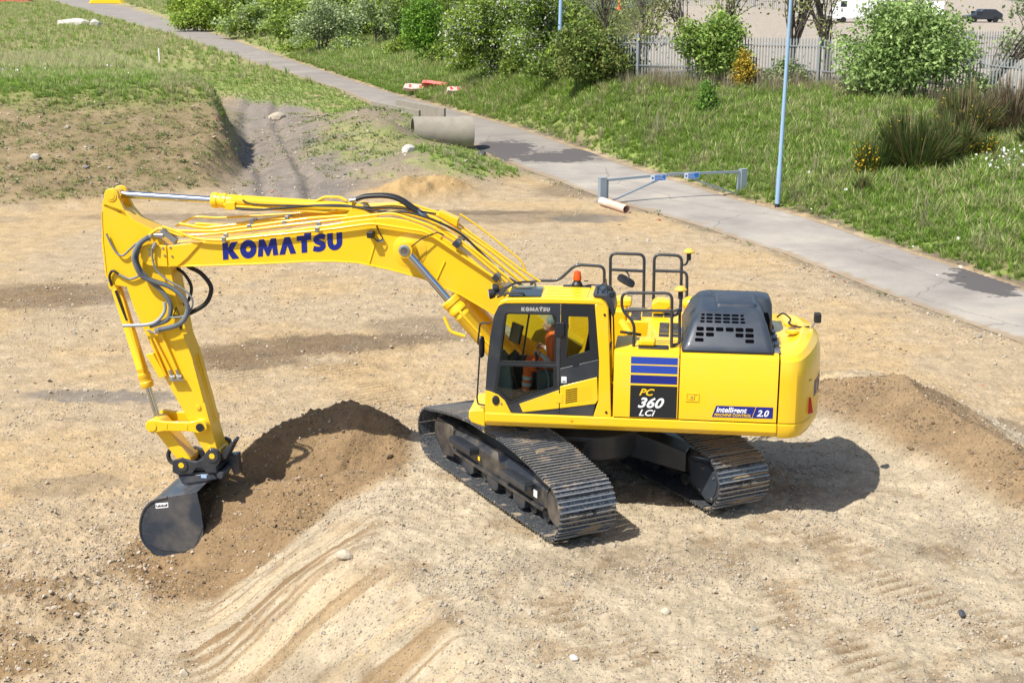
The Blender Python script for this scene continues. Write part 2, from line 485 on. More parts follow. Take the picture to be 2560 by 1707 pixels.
cols = mixn(cols, BRN, rub*sstep(-.1, .15, n2+.4*n1)*.8)
wet = np.zeros(xs.size)
for (cx, cy, rx, ry, an, st, wt) in [(7.4, -11.2, 3.0, .75, .35, .8, .0), (8.9, -9.6, 1.7, .6, .2, .75, 0), (16.4, -15.2, 3.2, 1.3, .3, .7, 0), (10.7, -6.75, 1.55, .38, .02, .9, .9), (9.3, -1.8, .9, .45, .5, .45, .3), (4.6, -13.2, 1.6, 1.0, 0, .5, .2), (1.9, -29.0, 1.3, .8, .2, .85, .8), (-8.6, -6.6, 3.0, .35, -.35, .6, .2), (-4.6, 6.3, 1.6, .5, .4, .55, .2), (8.2, -29.4, 4.5, .5, .1, .7, .3), (14, -27.5, 6, .7, .1, .55, .2), (4.4, -29.0, 3.0, 1.2, .3, .45, .1), (2.5, -35.5, 2.2, 1.6, .9, .6, .1), (-1.2, 2.9, 1.8, .6, .3, .35, 0), (-5.4, 1.8, 1.2, .5, .4, .3, 0), (3.0, 5.6, 1.4, .6, -.6, .3, 0)]:
    e = sstep(.25, .6, bump2(xs+.5*n2, ys+.5*n3, cx, cy, rx*1.2, ry*1.2, an))
    cols = mixn(cols, DARKW if wt < .5 else lin(150, 136, 116), e*st); wet = np.maximum(wet, e*wt)
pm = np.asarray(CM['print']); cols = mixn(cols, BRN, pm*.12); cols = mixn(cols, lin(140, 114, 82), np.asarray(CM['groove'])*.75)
cols = mixn(cols, lin(156, 147, 138), np.clip(CM['gully']*1.4, 0, 1)*.9)
cols = mixn(cols, lin(128, 120, 112), np.clip(CM['gully'], 0, 1)*sstep(.05, .3, n1-n2*.5)*.6)
cols = mixn(cols, lin(150, 138, 118), np.clip(CM['md']*1.3, 0, 1)*.8)
cols = mixn(cols, lin(206, 172, 118), np.clip(CM['sand']*2.2, 0, 1)*.95)
grass = np.zeros(xs.size)
hv = CM['hillv']
grass = np.maximum(grass, CM['hill']*sstep(9.5, 15.5, hv+4.5*n1+3*n2)*(1-.5*sstep(.0, .3, n2-.05)*sstep(16, 22, hv)))
grass = np.maximum(grass, CM['hill']*sstep(.16, .34, n2+.35*n3)*.55)
grass = np.maximum(grass, CM['bank']*(1-CM['yard'])*np.where(CM['qf'] > 0, 1, 0))
vgw = np.interp(-ys, [40, 55, 62, 75, 90], [1.6, 1.6, 3.0, 9.0, 16.0])
vg = sstep(.1, .6, CM['qn'])*(1-sstep(.8, 1.4, (CM['qn']+2*n1+1.5*n2)/vgw))*sstep(37, 46, -ys)
grass = np.maximum(grass, vg)
grass = np.maximum(grass, sstep(.25, .6, CM['md'])*sstep(-.1, .14, n1+n2)*.8)
grass = np.maximum(grass, sstep(.35, .6, bump2(xs, ys, 8.2, -38.6, 2.5, 3.4, .4))*sstep(-.25, .05, n2))
cols = mixn(cols, HILLC, CM['hill']*.9)
cols = mixn(cols, lin(136, 128, 84), CM['hill']*sstep(-.1, .25, n2+.6*n3)*.55)
cols = mixn(cols, lin(190, 168, 128), CM['hill']*sstep(.05, .3, -n2+.6*n3)*.5)
drf = sstep(70, 115, -ys)*(CM['qn'] > 0)*.55
gcol = mixn(np.tile(np.array(GRASSC)[None, :], (xs.size, 1)), DRYG, sstep(-.05, .3, n1*.8+n2)*.8)
gcol = mixn(gcol, DRYG, drf)
cols = cols+(gcol-cols)*grass[:, None]*.85
edge = np.exp(-((CM['qf']-.35)/.45)**2)*(CM['qf'] > 0)
pt = sstep(.3, .6, bump2(xs, ys, -6.5, -30.9, 1.5, .55, -1.0)+.3*n2)
cols = mixn(cols, lin(112, 102, 92), pt*.9); grass = grass*(1-pt)
cols = mixn(cols, lin(128, 116, 100), edge*sstep(-.2, .1, n2)*.9)
edge2 = np.exp(-((CM['qn']-.25)/.4)**2)*(CM['qn'] > 0)
cols = mixn(cols, lin(150, 138, 118), edge2*sstep(-.2, .15, n2)*.7)
cols = mixn(cols, YARD, CM['yard']*(1-sstep(1.5, 4, xs))*.97)
cols = mixn(cols, lin(96, 104, 52), CM['yard']*sstep(1.5, 4, xs))
cols = cols*.62

def grid_mesh(name, X, Y, Z):
    ny, nx = X.shape
    co = np.stack([X.ravel(), Y.ravel(), Z.ravel()], 1)
    i = np.arange((ny-1)*(nx-1)); r_, c_ = i//(nx-1), i % (nx-1)
    a = r_*nx+c_
    F = np.stack([a, a+1, a+1+nx, a+nx], 1)
    me = bpy.data.meshes.new(name)
    me.vertices.add(co.shape[0]); me.vertices.foreach_set('co', co.ravel())
    me.loops.add(F.size); me.loops.foreach_set('vertex_index', F.ravel().astype(np.int32))
    me.polygons.add(F.shape[0]); me.polygons.foreach_set('loop_start', np.arange(0, F.size, 4, dtype=np.int32))
    me.polygons.foreach_set('use_smooth', np.ones(F.shape[0], bool))
    me.update(calc_edges=True); return me
gm = grid_mesh('ground', X, Y, Z.reshape(X.shape))
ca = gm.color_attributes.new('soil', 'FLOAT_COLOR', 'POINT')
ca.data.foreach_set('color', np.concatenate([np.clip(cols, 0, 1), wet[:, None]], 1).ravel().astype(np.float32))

GM = mat('soil', (.4, .33, .24), .95)
b = GM.node_tree.nodes['Principled BSDF']
at = N(GM, 'ShaderNodeVertexColor'); at.layer_name = 'soil'
tc = N(GM, 'ShaderNodeTexCoord')
na = noise(GM, 2.2, 4, .65, vec=tc.outputs['Object']); nb = noise(GM, 24, 3, .7, vec=tc.outputs['Object'])
vo = N(GM, 'ShaderNodeTexVoronoi'); vo.inputs['Scale'].default_value = 22; L(GM, tc.outputs['Object'], vo.inputs['Vector'])
vo2 = N(GM, 'ShaderNodeTexVoronoi'); vo2.inputs['Scale'].default_value = 9; L(GM, tc.outputs['Object'], vo2.inputs['Vector'])
c1 = mixc(GM, 1.0, at.outputs['Color'], ramp(GM, na.outputs['Fac'], [(.3, (.80, .79, .77)), (.7, (1.18, 1.17, 1.16))]).outputs['Color'], 'MULTIPLY')
c2 = mixc(GM, 1.0, c1, ramp(GM, nb.outputs['Fac'], [(.3, (.82, .82, .82)), (.72, (1.18, 1.18, 1.18))]).outputs['Color'], 'MULTIPLY')
# pale and dark pebbles
peb = ramp(GM, vo.outputs['Distance'], [(.16, (1, 1, 1)), (.30, (0, 0, 0))])
sepc = N(GM, 'ShaderNodeSeparateColor'); L(GM, vo.outputs['Color'], sepc.inputs['Color'])
pk = ramp(GM, sepc.outputs['Red'], [(.62, (0, 0, 0)), (.66, (1, 1, 1))])
pm_ = N(GM, 'ShaderNodeMath'); pm_.operation = 'MULTIPLY'; L(GM, peb.outputs['Color'], pm_.inputs[0]); L(GM, pk.outputs['Color'], pm_.inputs[1])
pm2 = N(GM, 'ShaderNodeMath'); pm2.operation = 'MULTIPLY'; L(GM, pm_.outputs[0], pm2.inputs[0]); pm2.inputs[1].default_value = .38
pc_ = ramp(GM, sepc.outputs['Green'], [(0, (.14, .12, .11)), (.4, (.36, .31, .24)), (1, (.46, .42, .35))])
c3 = mixc(GM, pm2.outputs[0], c2, pc_.outputs['Color'])
L(GM, c3, b.inputs['Base Color'])
rg = N(GM, 'ShaderNodeMapRange'); L(GM, at.outputs['Alpha'], rg.inputs['Value']); rg.inputs['To Min'].default_value = .96; rg.inputs['To Max'].default_value = .18
L(GM, rg.outputs['Result'], b.inputs['Roughness'])
hs = N(GM, 'ShaderNodeMath'); hs.operation = 'MULTIPLY_ADD'; L(GM, nb.outputs['Fac'], hs.inputs[0]); hs.inputs[1].default_value = 1.0; L(GM, pm_.outputs[0], hs.inputs[2])
hb = N(GM, 'ShaderNodeMath'); hb.operation = 'MULTIPLY_ADD'; L(GM, vo2.outputs['Distance'], hb.inputs[0]); hb.inputs[1].default_value = -.55; L(GM, hs.outputs[0], hb.inputs[2])
wi = N(GM, 'ShaderNodeMath'); wi.operation = 'SUBTRACT'; wi.inputs[0].default_value = 1.0; L(GM, at.outputs['Alpha'], wi.inputs[1])
bn = N(GM, 'ShaderNodeBump'); bn.inputs['Distance'].default_value = .026; L(GM, hb.outputs[0], bn.inputs['Height']); L(GM, wi.outputs[0], bn.inputs['Strength'])
L(GM, bn.outputs['Normal'], b.inputs['Normal'])
b.inputs['Specular IOR Level'].default_value = .25
ground = link('ground', gm, GM); tag(ground, kind='structure')

# ------------------------------------------------------------------ road
ry = -spaced([(-20, 60, .5, .5), (60, 140, 1, 2), (140, 366, 3, 10)])
NA = 12
rv = []
for k, yy in enumerate(ry):
    xn = float(xnear(yy))+.22*float(fbm(np.array([yy*.8]), np.array([3.3]), 4, 201)[0])+.04
    xf = float(xfar(yy))-.22*float(fbm(np.array([yy*.8]), np.array([9.3]), 4, 211)[0])-.04
    for j in range(NA+1):
        t = j/NA; px = xn+(xf-xn)*t
        rv.append((px, yy, G0+.0-(.035 if j in (0, NA) else 0)+.02*math.sin(t*math.pi)))
rf = []
for k in range(len(ry)-1):
    for j in range(NA):
        a = k*(NA+1)+j; rf.append((a, a+1, a+NA+2, a+NA+1))
RM = mat('worn_asphalt', (.3, .29, .28), .9)
b = RM.node_tree.nodes['Principled BSDF']
tc = N(RM, 'ShaderNodeTexCoord')
n_a = noise(RM, .35, 6, .6, vec=tc.outputs['Object']); n_b = noise(RM, 40, 4, .6, vec=tc.outputs['Object']); n_c = noise(RM, 1.6, 7, .65, vec=tc.outputs['Object'])
ra = ramp(RM, n_a.outputs['Fac'], [(.32, lin(130, 123, 115)), (.55, lin(152, 145, 135)), (.72, lin(170, 160, 145))])
rb_ = mixc(RM, 1.0, ra.outputs['Color'], ramp(RM, n_b.outputs['Fac'], [(.3, (.84, .84, .84)), (.7, (1.14, 1.14, 1.14))]).outputs['Color'], 'MULTIPLY')
rs = ramp(RM, n_c.outputs['Fac'], [(.66, (0, 0, 0)), (.72, (.55, .55, .55))])
rc = mixc(RM, rs.outputs['Color'], rb_, lin(170, 142, 100))
# old wet patches on the surface
def blob(cx, cy, rx, ry_):
    mp = N(RM, 'ShaderNodeMapping'); mp.inputs['Location'].default_value = (-cx/rx, -cy/ry_, 0); mp.inputs['Scale'].default_value = (1/rx, 1/ry_, 0)
    L(RM, tc.outputs['Object'], mp.inputs['Vector'])
    ln = N(RM, 'ShaderNodeVectorMath'); ln.operation = 'LENGTH'; L(RM, mp.outputs['Vector'], ln.inputs[0])
    ad = N(RM, 'ShaderNodeMath'); ad.operation = 'MULTIPLY_ADD'; L(RM, n_c.outputs['Fac'], ad.inputs[0]); ad.inputs[1].default_value = 1.9; L(RM, ln.outputs['Value'], ad.inputs[2])
    return ramp(RM, ad.outputs[0], [(0, (1, 1, 1)), (.90, (1, 1, 1)), (.93, (0, 0, 0))]), ad
def blobf(cx, cy, rx, ry_):
    r_, ad = blob(cx, cy, rx, ry_)
    sb = N(RM, 'ShaderNodeMath'); sb.operation = 'MULTIPLY'; L(RM, ad.outputs[0], sb.inputs[0]); sb.inputs[1].default_value = .5
    L(RM, sb.outputs[0], r_.inputs['Fac']); return r_.outputs['Color']
wetm = None
for a in [(7.6, -46.6, 2.1, 4.2), (4.6, -44.6, 2.2, 2.0), (3.4, -46.6, 1.3, 1.6), (-10.3, -20.4, 1.1, 2.2), (-11.6, -17.6, .8, 2.2)]:
    c = blobf(*a)
    if wetm is None: wetm = c
    else: wetm = mixc(RM, 1.0, wetm, c, 'LIGHTEN')
sy_ = N(RM, 'ShaderNodeSeparateXYZ'); L(RM, tc.outputs['Object'], sy_.inputs[0])
nj = N(RM, 'ShaderNodeMath'); nj.operation = 'MULTIPLY_ADD'; L(RM, n_c.outputs['Fac'], nj.inputs[0]); nj.inputs[1].default_value = 1.2; L(RM, sy_.outputs['Y'], nj.inputs[2])
xj = N(RM, 'ShaderNodeMath'); xj.operation = 'MULTIPLY_ADD'; L(RM, sy_.outputs['X'], xj.inputs[0]); xj.inputs[1].default_value = -.35; L(RM, nj.outputs[0], xj.inputs[2])
mr = N(RM, 'ShaderNodeMapRange'); L(RM, xj.outputs[0], mr.inputs['Value']); mr.inputs['From Min'].default_value = -43.6; mr.inputs['From Max'].default_value = -43.3; mr.inputs['To Min'].default_value = .55; mr.inputs['To Max'].default_value = 0
rc = mixc(RM, mr.outputs['Result'], rc, lin(122, 114, 106))
ck = N(RM, 'ShaderNodeTexVoronoi'); ck.feature = 'DISTANCE_TO_EDGE'; ck.inputs['Scale'].default_value = .22
ckv = N(RM, 'ShaderNodeVectorMath'); ckv.operation = 'MULTIPLY_ADD'; L(RM, n_c.outputs['Color'], ckv.inputs[0]); ckv.inputs[1].default_value = (.5, .5, 0); L(RM, tc.outputs['Object'], ckv.inputs[2]); L(RM, ckv.outputs[0], ck.inputs['Vector'])
ckr = ramp(RM, ck.outputs['Distance'], [(.0, (.75, .75, .75)), (.006, (0, 0, 0))])
rc = mixc(RM, ckr.outputs['Color'], rc, lin(92, 86, 78))
ev = N(RM, 'ShaderNodeVertexColor'); ev.layer_name = 'edge'
em = N(RM, 'ShaderNodeMath'); em.operation = 'MULTIPLY_ADD'; L(RM, n_c.outputs['Fac'], em.inputs[0]); em.inputs[1].default_value = 2.0; L(RM, ev.outputs['Color'], em.inputs[2])
er = ramp(RM, em.outputs[0], [(.0, (0, 0, 0)), (.62, (0, 0, 0)), (.80, (.8, .8, .8))])
hf = N(RM, 'ShaderNodeMath'); hf.operation = 'MULTIPLY'; L(RM, em.outputs[0], hf.inputs[0]); hf.inputs[1].default_value = .45; L(RM, hf.outputs[0], er.inputs['Fac'])
rc = mixc(RM, er.outputs['Color'], rc, lin(140, 120, 92))
rd = mixc(RM, wetm, rc, lin(84, 79, 76))
L(RM, rd, b.inputs['Base Color'])
L(RM, bump(RM, n_b.outputs['Fac'], .006), b.inputs['Normal'])
rme = bpy.data.meshes.new('road'); rme.from_pydata(rv, [], rf)
ea = rme.color_attributes.new('edge', 'FLOAT_COLOR', 'POINT')
ea.data.foreach_set('color', np.array([[max(0, 1-min(j, NA-j)/1.6)]*3+[1] for _k in range(len(ry)) for j in range(NA+1)], np.float32).ravel()); rme.polygons.foreach_set('use_smooth', [True]*len(rf)); rme.update()
road = link('road', rme, RM); tag(road, kind='structure')
# ------------------------------------------------------------------ excavator
# machine frame: x forward, y left (towards the camera), z up; origin on the ground under the swing centre
TILT = R(2.0)
exc = empty('excavator'); exc.rotation_euler = (TILT, 0, 0)
tag(exc, 'big yellow tracked excavator digging with its bucket, cab door side facing the camera', 'excavator')

def P2(L_, y): return [(x, y, z) for x, z in L_]

# lettering ---------------------------------------------------------------
def stroke(P, t):
    P = [Vector((a, b)) for a, b in P]; l = []; r = []
    for i in range(len(P)):
        d = (P[min(i+1, len(P)-1)]-P[max(i-1, 0)]).normalized(); n = Vector((-d.y, d.x))
        l.append(tuple(P[i]+n*t/2)); r.append(tuple(P[i]-n*t/2))
    return l+r[::-1]
def circ(cx, cy, r, n=28): return [(cx+r*math.cos(2*math.pi*i/n), cy+r*math.sin(2*math.pi*i/n)) for i in range(n)]
def smooth2(P, n=5): return [(v.x, v.y) for v in catmull([(a, b, 0) for a, b in P], n)]
GLY = {
 'K': (1.10, [(0,0),(.37,0),(.37,.36),(.62,0),(1.10,0),(.70,.53),(1.04,1),(.60,1),(.37,.66),(.37,1),(0,1)], []),
 'O': (1.10, circ(.55,.5,.55), [circ(.55,.5,.16,16)]),
 'M': (1.36, [(0,0),(.34,0),(.38,.48),(.60,0),(.76,0),(.98,.48),(1.02,0),(1.36,0),(1.25,1),(.90,1),(.68,.50),(.46,1),(.11,1)], []),
 'A': (1.12, [(0,0),(.38,1),(.74,1),(1.12,0),(.74,0),(.56,.50),(.38,0)], []),
 'T': (.96, [(0,.70),(0,1),(.50,1),(.50,1.17),(.96,1.17),(.96,.98),(.96,.70),(.67,.70),(.67,0),(.30,0),(.30,.70)], []),
 'S': (.92, stroke(smooth2([(.84,.80),(.62,.86),(.38,.84),(.22,.73),(.27,.60),(.50,.50),(.70,.39),(.70,.23),(.52,.14),(.30,.14),(.06,.21)]),.30), []),
 'U': (.98, [(0,1),(.37,1),(.37,.42)]+[(.49-.12*math.cos(R(a)),.42-.12*math.sin(R(a))) for a in (30,60,90,120,150)]+[(.61,.42),(.61,1),(.98,1),(.98,.45)]+[(.49+.49*math.cos(R(a)),.45-.47*math.sin(R(a))) for a in range(20,180,20)]+[(0,.45)], []),
}
def wordmark(name, ox, oz, h, total, slope, y0, y1, material, parent, thick=None, axis='y', word='KOMATSU'):
    """geometric block capitals standing on the side of the machine; reads towards -x"""
    gap = .06; tw = sum(GLY[c][0] for c in word)+gap*(len(word)-1); sx = total/tw
    c, s = math.cos(slope), math.sin(slope); mb = MB(); u = 0
    def mp(p): 
        a = (u+p[0])*sx; b = p[1]*h
        return (ox-a*c+b*s*0, oz+a*s+b)
    for ch in word:
        w_, po, ho = GLY[ch]
        mb.prism([mp(p) for p in po], y0, y1, axis, [[mp(p) for p in q] for q in ho])
        u += w_+gap
    return mb.build(name, material, parent, smooth=False)

def text(name, s, size, M, material, parent, shear=0.0, off=0.0, xs=1.0, depth=.002, align='LEFT'):
    cu = bpy.data.curves.new(name, 'FONT'); cu.body = s; cu.size = size; cu.shear = shear; cu.offset = off
    cu.extrude = depth; cu.align_x = align; cu.resolution_u = 3
    ob = bpy.data.objects.new(name, cu); COL.objects.link(ob)
    dg = bpy.context.evaluated_depsgraph_get()
    me = bpy.data.meshes.new_from_object(ob.evaluated_get(dg))
    bpy.data.objects.remove(ob, do_unlink=True); bpy.data.curves.remove(cu)
    me.transform(M @ Matrix.Diagonal((xs, 1, 1, 1))); me.materials.clear(); me.name = name
    return link(name, me, material, parent)
def side_matrix(x, y, z, rot=0.0):
    """text plane on a surface facing +y, reading towards -x"""
    return Matrix.Translation((x, y, z)) @ Matrix(((-1,0,0,0),(0,0,1,0),(0,1,0,0),(0,0,0,1))) @ Matrix.Rotation(rot, 4, 'Z')

# ---- undercarriage --------------------------------------------------------
UCR = -0.966
uc = MB()
uc.lathe([(.78,.50),(.86,.58),(.86,.92),(.70,1.02),(.66,1.02),(.66,1.20)], n=40)
for sx in (1, -1):
    for sy in (1, -1):
        a = Vector((.45*sx, .45*sy, .72)); b = Vector((1.15*sx, 1.12*sy, .50))
        d = (b-a); side = Vector((-d.y, d.x, 0)).normalized()*.22
        v = [a-side+Vector((0,0,.2)), a+side+Vector((0,0,.2)), b+side+Vector((0,0,.16)), b-side+Vector((0,0,.16)), a-side-Vector((0,0,.2)), a+side-Vector((0,0,.2)), b+side-Vector((0,0,.16)), b-side-Vector((0,0,.16))]
        uc.add(v, [(0,1,2,3),(7,6,5,4),(0,4,5,1),(1,5,6,2),(2,6,7,3),(3,7,4,0)])
ucar = uc.build('undercarriage', DGR, exc, bevel=.02); ucar.rotation_euler = (0, 0, UCR)
mb = MB(); mb.box((-.62, -.92, .62), (-.60, -.84, .72)); 
mb.build('sticker', WHT, ucar)

TRK = mat('track_steel', (0.05, 0.055, 0.065), .42, .55)
b = TRK.node_tree.nodes['Principled BSDF']
oi = N(TRK, 'ShaderNodeObjectInfo')
tcn = N(TRK, 'ShaderNodeTexCoord')
av = N(TRK, 'ShaderNodeVectorMath'); av.operation = 'ADD'; L(TRK, tcn.outputs['Object'], av.inputs[0])
cmb = N(TRK, 'ShaderNodeCombineXYZ'); 
mu = N(TRK, 'ShaderNodeMath'); mu.operation = 'MULTIPLY'; L(TRK, oi.outputs['Random'], mu.inputs[0]); mu.inputs[1].default_value = 37.0
L(TRK, mu.outputs[0], cmb.inputs['X']); L(TRK, cmb.outputs[0], av.inputs[1])
t1 = noise(TRK, 3.2, 6, .65, vec=av.outputs[0]); t2 = noise(TRK, 34, 4, .7, vec=av.outputs[0])
sz = N(TRK, 'ShaderNodeSeparateXYZ'); L(TRK, tcn.outputs['Object'], sz.inputs[0])
hi = N(TRK, 'ShaderNodeMapRange'); L(TRK, sz.outputs['Z'], hi.inputs['Value']); hi.inputs['From Min'].default_value = .022; hi.inputs['From Max'].default_value = .034
f1 = ramp(TRK, t1.outputs['Fac'], [(.56, (0,0,0)), (.66, (1,1,1))])
sc1 = ramp(TRK, t2.outputs['Fac'], [(.40, (0,0,0)), (.62, (.75,.75,.75))])
base = mixc(TRK, sc1.outputs['Color'], (0.060,0.066,0.076), (0.26,0.27,0.28))
gm2 = N(TRK, 'ShaderNodeMath'); gm2.operation = 'MULTIPLY'; L(TRK, hi.outputs['Result'], gm2.inputs[0]); gm2.inputs[1].default_value = .6
base = mixc(TRK, gm2.outputs[0], base, (0.46,0.46,0.46))
L(TRK, mixc(TRK, f1.outputs['Color'], base, (0.30,0.22,0.13)), b.inputs['Base Color'])
mt = N(TRK, 'ShaderNodeMath'); mt.operation = 'SUBTRACT'; mt.inputs[0].default_value = .6; L(TRK, f1.outputs['Color'], mt.inputs[1]); mt.use_clamp = True
L(TRK, mt.outputs[0], b.inputs['Metallic'])
L(TRK, ramp(TRK, f1.outputs['Color'], [(0, (.40,)*3), (1, (.95,)*3)]).outputs['Color'], b.inputs['Roughness'])
L(TRK, bump(TRK, t2.outputs['Fac'], .004), b.inputs['Normal'])
MUD = mat('dried_mud', (0.30, 0.225, 0.135), .95)
b = MUD.node_tree.nodes['Principled BSDF']; nm = noise(MUD, 18, 6, .7)
L(MUD, ramp(MUD, nm.outputs['Fac'], [(.3, (.19,.135,.075)), (.7, (.36,.27,.165))]).outputs['Color'], b.inputs['Base Color']); L(MUD, bump(MUD, nm.outputs['Fac'], .02), b.inputs['Normal'])
TFR = worn('track_frame_paint', (0.018, 0.020, 0.024), .33, amount=.35, scale=2.2, rvar=.2)

SP, ID, WR = (-1.87, .405), (2.0, .405), .385
def track_path():
    pts = []
    for i in range(31): pts.append((ID[0]+(SP[0]-ID[0])*i/30, SP[1]-WR))
    for i in range(1, 20):
        a = R(270-180*i/20); pts.append((SP[0]+WR*math.cos(a), SP[1]+WR*math.sin(a)))
    top = catmull([(SP[0], 0, SP[1]+WR), (-1.2, 0, .92), (-.55, 0, .99), (0, 0, .985), (.5, 0, .99), (1.25, 0, .92), (ID[0], 0, ID[1]+WR)], 8)
    pts += [(p.x, p.z) for p in top]
    for i in range(1, 20):
        a = R(90-180*i/20); pts.append((ID[0]+WR*math.cos(a), ID[1]+WR*math.sin(a)))
    return pts
TP = track_path()
cum = [0]
for i in range(len(TP)):
    a = TP[i]; c = TP[(i+1) % len(TP)]; cum.append(cum[-1]+math.hypot(c[0]-a[0], c[1]-a[1]))
def at_path(s):
    s %= cum[-1]; i = int(np.searchsorted(cum, s, 'right'))-1; i = min(i, len(TP)-1)
    a = TP[i]; c = TP[(i+1) % len(TP)]; t = (s-cum[i])/max(cum[i+1]-cum[i], 1e-6)
    return a[0]+(c[0]-a[0])*t, a[1]+(c[1]-a[1])*t
SW = .44
prof = [(-.101,-.006),(.101,-.006),(.101,.009),(.080,.009),(.075,.036),(.059,.036),(.054,.009),(.014,.009),(.009,.034),(-.009,.034),(-.014,.009),(-.064,.009),(-.069,.036),(-.085,.036),(-.090,.009),(-.101,.009)]
shoe_me = MB().prism(prof, -SW, SW).mesh('shoe', smooth=False); shoe_me.materials.append(TRK)
rng = random.Random(4)
mud_v = MB()
NS = 49; pitch = cum[-1]/NS
for sgn in (1, -1):
    yc_ = 1.295*sgn
    f = MB()
    # beam with sloped top and front guard, built around the track centre line
    f.prism([(-.26,.30),(.27,.30),(.27,.56),(.17,.66),(-.17,.66),(-.26,.56)], -1.62, 1.45, 'x')
    for i in range(len(f.v)): f.v[i] = (f.v[i][0], f.v[i][1]+yc_, f.v[i][2])
    g = MB().prism([(1.36,.17),(1.72,.10),(1.98,.27),(2.06,.34),(2.06,.56),(1.95,.68),(1.42,.67),(1.36,.60)], yc_-.29, yc_+.30)
    f.add(g.v, g.f)
    g = MB().prism([(-1.55,.24),(1.40,.24),(1.40,.31),(-1.55,.31)], yc_-.30, yc_+.305); f.add(g.v, g.f)
    tf = f.build('track_frame', TFR, exc, bevel=.018); tf.rotation_euler = (0, 0, UCR)
    # rollers, guards, steps
    for k in range(8):
        x = 1.22-k*.385
        MB().cyl((x, yc_-.20, .155), (x, yc_+.20, .155), .10, n=18).build('roller', TFR, tf, bevel=.01)
    for x in (.84, .02, -.82):
        MB().prism([(x-.19,.25),(x+.19,.25),(x+.17,.12),(x+.09,.07),(x-.09,.07),(x-.17,.12)], yc_+.20*sgn, yc_+.29*sgn).build('roller_guard', DGR, tf, bevel=.012)
    for x in (-.30, .55):
        MB().cyl((x, yc_-.16, .86), (x, yc_+.16, .86), .075, n=16).build('carrier_roller', TFR, tf)
    for x0, x1 in ((.50, 1.30), (-1.26, -.46)):
        s_ = MB(); ya = yc_+.27*sgn; yb = yc_+.43*sgn
        s_.prism([(x0,min(ya,yb)),(x1-.06,min(ya,yb)),(x1,(ya+yb)/2),(x1-.06,max(ya,yb)),(x0,max(ya,yb))], .47, .56, 'z')
        s_.box((x0+.05, min(ya, yb), .563), (x1-.12, max(ya, yb)-.02, .575))
        s_.build('step', DGR, tf, bevel=.012)
    # wheels
    w_ = MB(); M_ = Matrix.Translation((SP[0], yc_, SP[1])) @ Matrix.Rotation(R(90)*-sgn, 4, 'X')
    w_.lathe([(.30,-.24),(.30,.10),(.27,.12),(.27,.255),(.255,.27),(.02,.272)], M_, 36)
    w_.build('final_drive', TFR, tf)
    w_ = MB(); n_t = 21; pr_ = []
    for i in range(n_t):
        for da, rr in ((0,.30),(.25,.30),(.38,.345),(.72,.345)):
            a = 2*math.pi*(i+da)/n_t; pr_.append((SP[0]+rr*math.cos(a), SP[1]+rr*math.sin(a)))
    w_.prism(pr_, yc_-.04, yc_+.04).build('sprocket', TFR, tf)
    w_ = MB(); M_ = Matrix.Translation((ID[0], yc_, ID[1])) @ Matrix.Rotation(R(90), 4, 'X')
    w_.lathe([(.20,-.16),(.34,-.13),(.34,.13),(.20,.16)], M_, 32).build('idler', TFR, tf)
    if sgn < 0:       # bolted motor guard on the inner side of the far track
        g = MB(); y0 = yc_+.29; poly = [(-1.47,.20),(-1.47,.62),(-1.78,.66)]+[(SP[0]-.06+.30*math.cos(R(a)), .40+.30*math.sin(R(a))) for a in range(75, 300, 20)]
        poly = [(-1.40,.62),(-1.72,.67),(-1.95,.66),(-2.10,.55),(-2.15,.40),(-2.10,.22),(-1.98,.08),(-1.85,.07),(-1.70,.13),(-1.40,.24)]
        g.prism(poly, y0-.05, y0+.05)
        mgd = g.build('motor_guard', DGR, tf, bevel=.012)
        pc = [(sum(p[0] for p in poly)/len(poly)), (sum(p[1] for p in poly)/len(poly))]
        g = MB().prism([(pc[0]+(x-pc[0])*.84, pc[1]+(z-pc[1])*.84) for x, z in poly], y0+.052, y0+.062); g.build('cover_plate', HOOD, tf)
        for bx, bz in ((-1.76,.55),(-2.02,.48),(-2.0,.16),(-1.70,.21)):
            MB().cyl((bx, y0+.062, bz), (bx, y0+.078, bz), .02, n=8).build('bolt', STL, tf)
    # chain links
    ch = MB()
    loop = [at_path(s_) for s_ in np.linspace(0, cum[-1], 150, endpoint=False)]
    inn = []
    for i, p in enumerate(loop):
        a = loop[i-1]; c = loop[(i+1) % len(loop)]; dx, dz = c[0]-a[0], c[1]-a[1]; l_ = math.hypot(dx, dz)
        inn.append((p[0]+dz/l_*.075*-1, p[1]-dx/l_*.075*-1))
    # keep the chain inside the shoes
    cx_, cz_ = .06, .42
    for off in (-.10, .06):
        outl = [(p[0]*1.0, p[1]) for p in loop]
        n_ = len(loop); v = []
        for p, q in zip(loop, inn):
            inner = q if math.hypot(q[0]-p[0], q[1]-p[1]) and ((q[1]-cz_)**2 < (p[1]-cz_)**2 or abs(q[0]-cx_) < abs(p[0]-cx_)) else (2*p[0]-q[0], 2*p[1]-q[1])
            for yy in (yc_+off, yc_+off+.04):
                v.append((p[0], yy, p[1])); v.append((inner[0], yy, inner[1]))
        fc = []
        for i in range(n_):
            j = (i+1) % n_; A = i*4; B = j*4
            fc += [(A, B, B+1, A+1), (A+2, A+3, B+3, B+2), (A+1, B+1, B+3, A+3), (A, A+2, B+2, B)]
        ch.add(v, fc)
    ch.build('chain', TFR, tf, smooth=False)
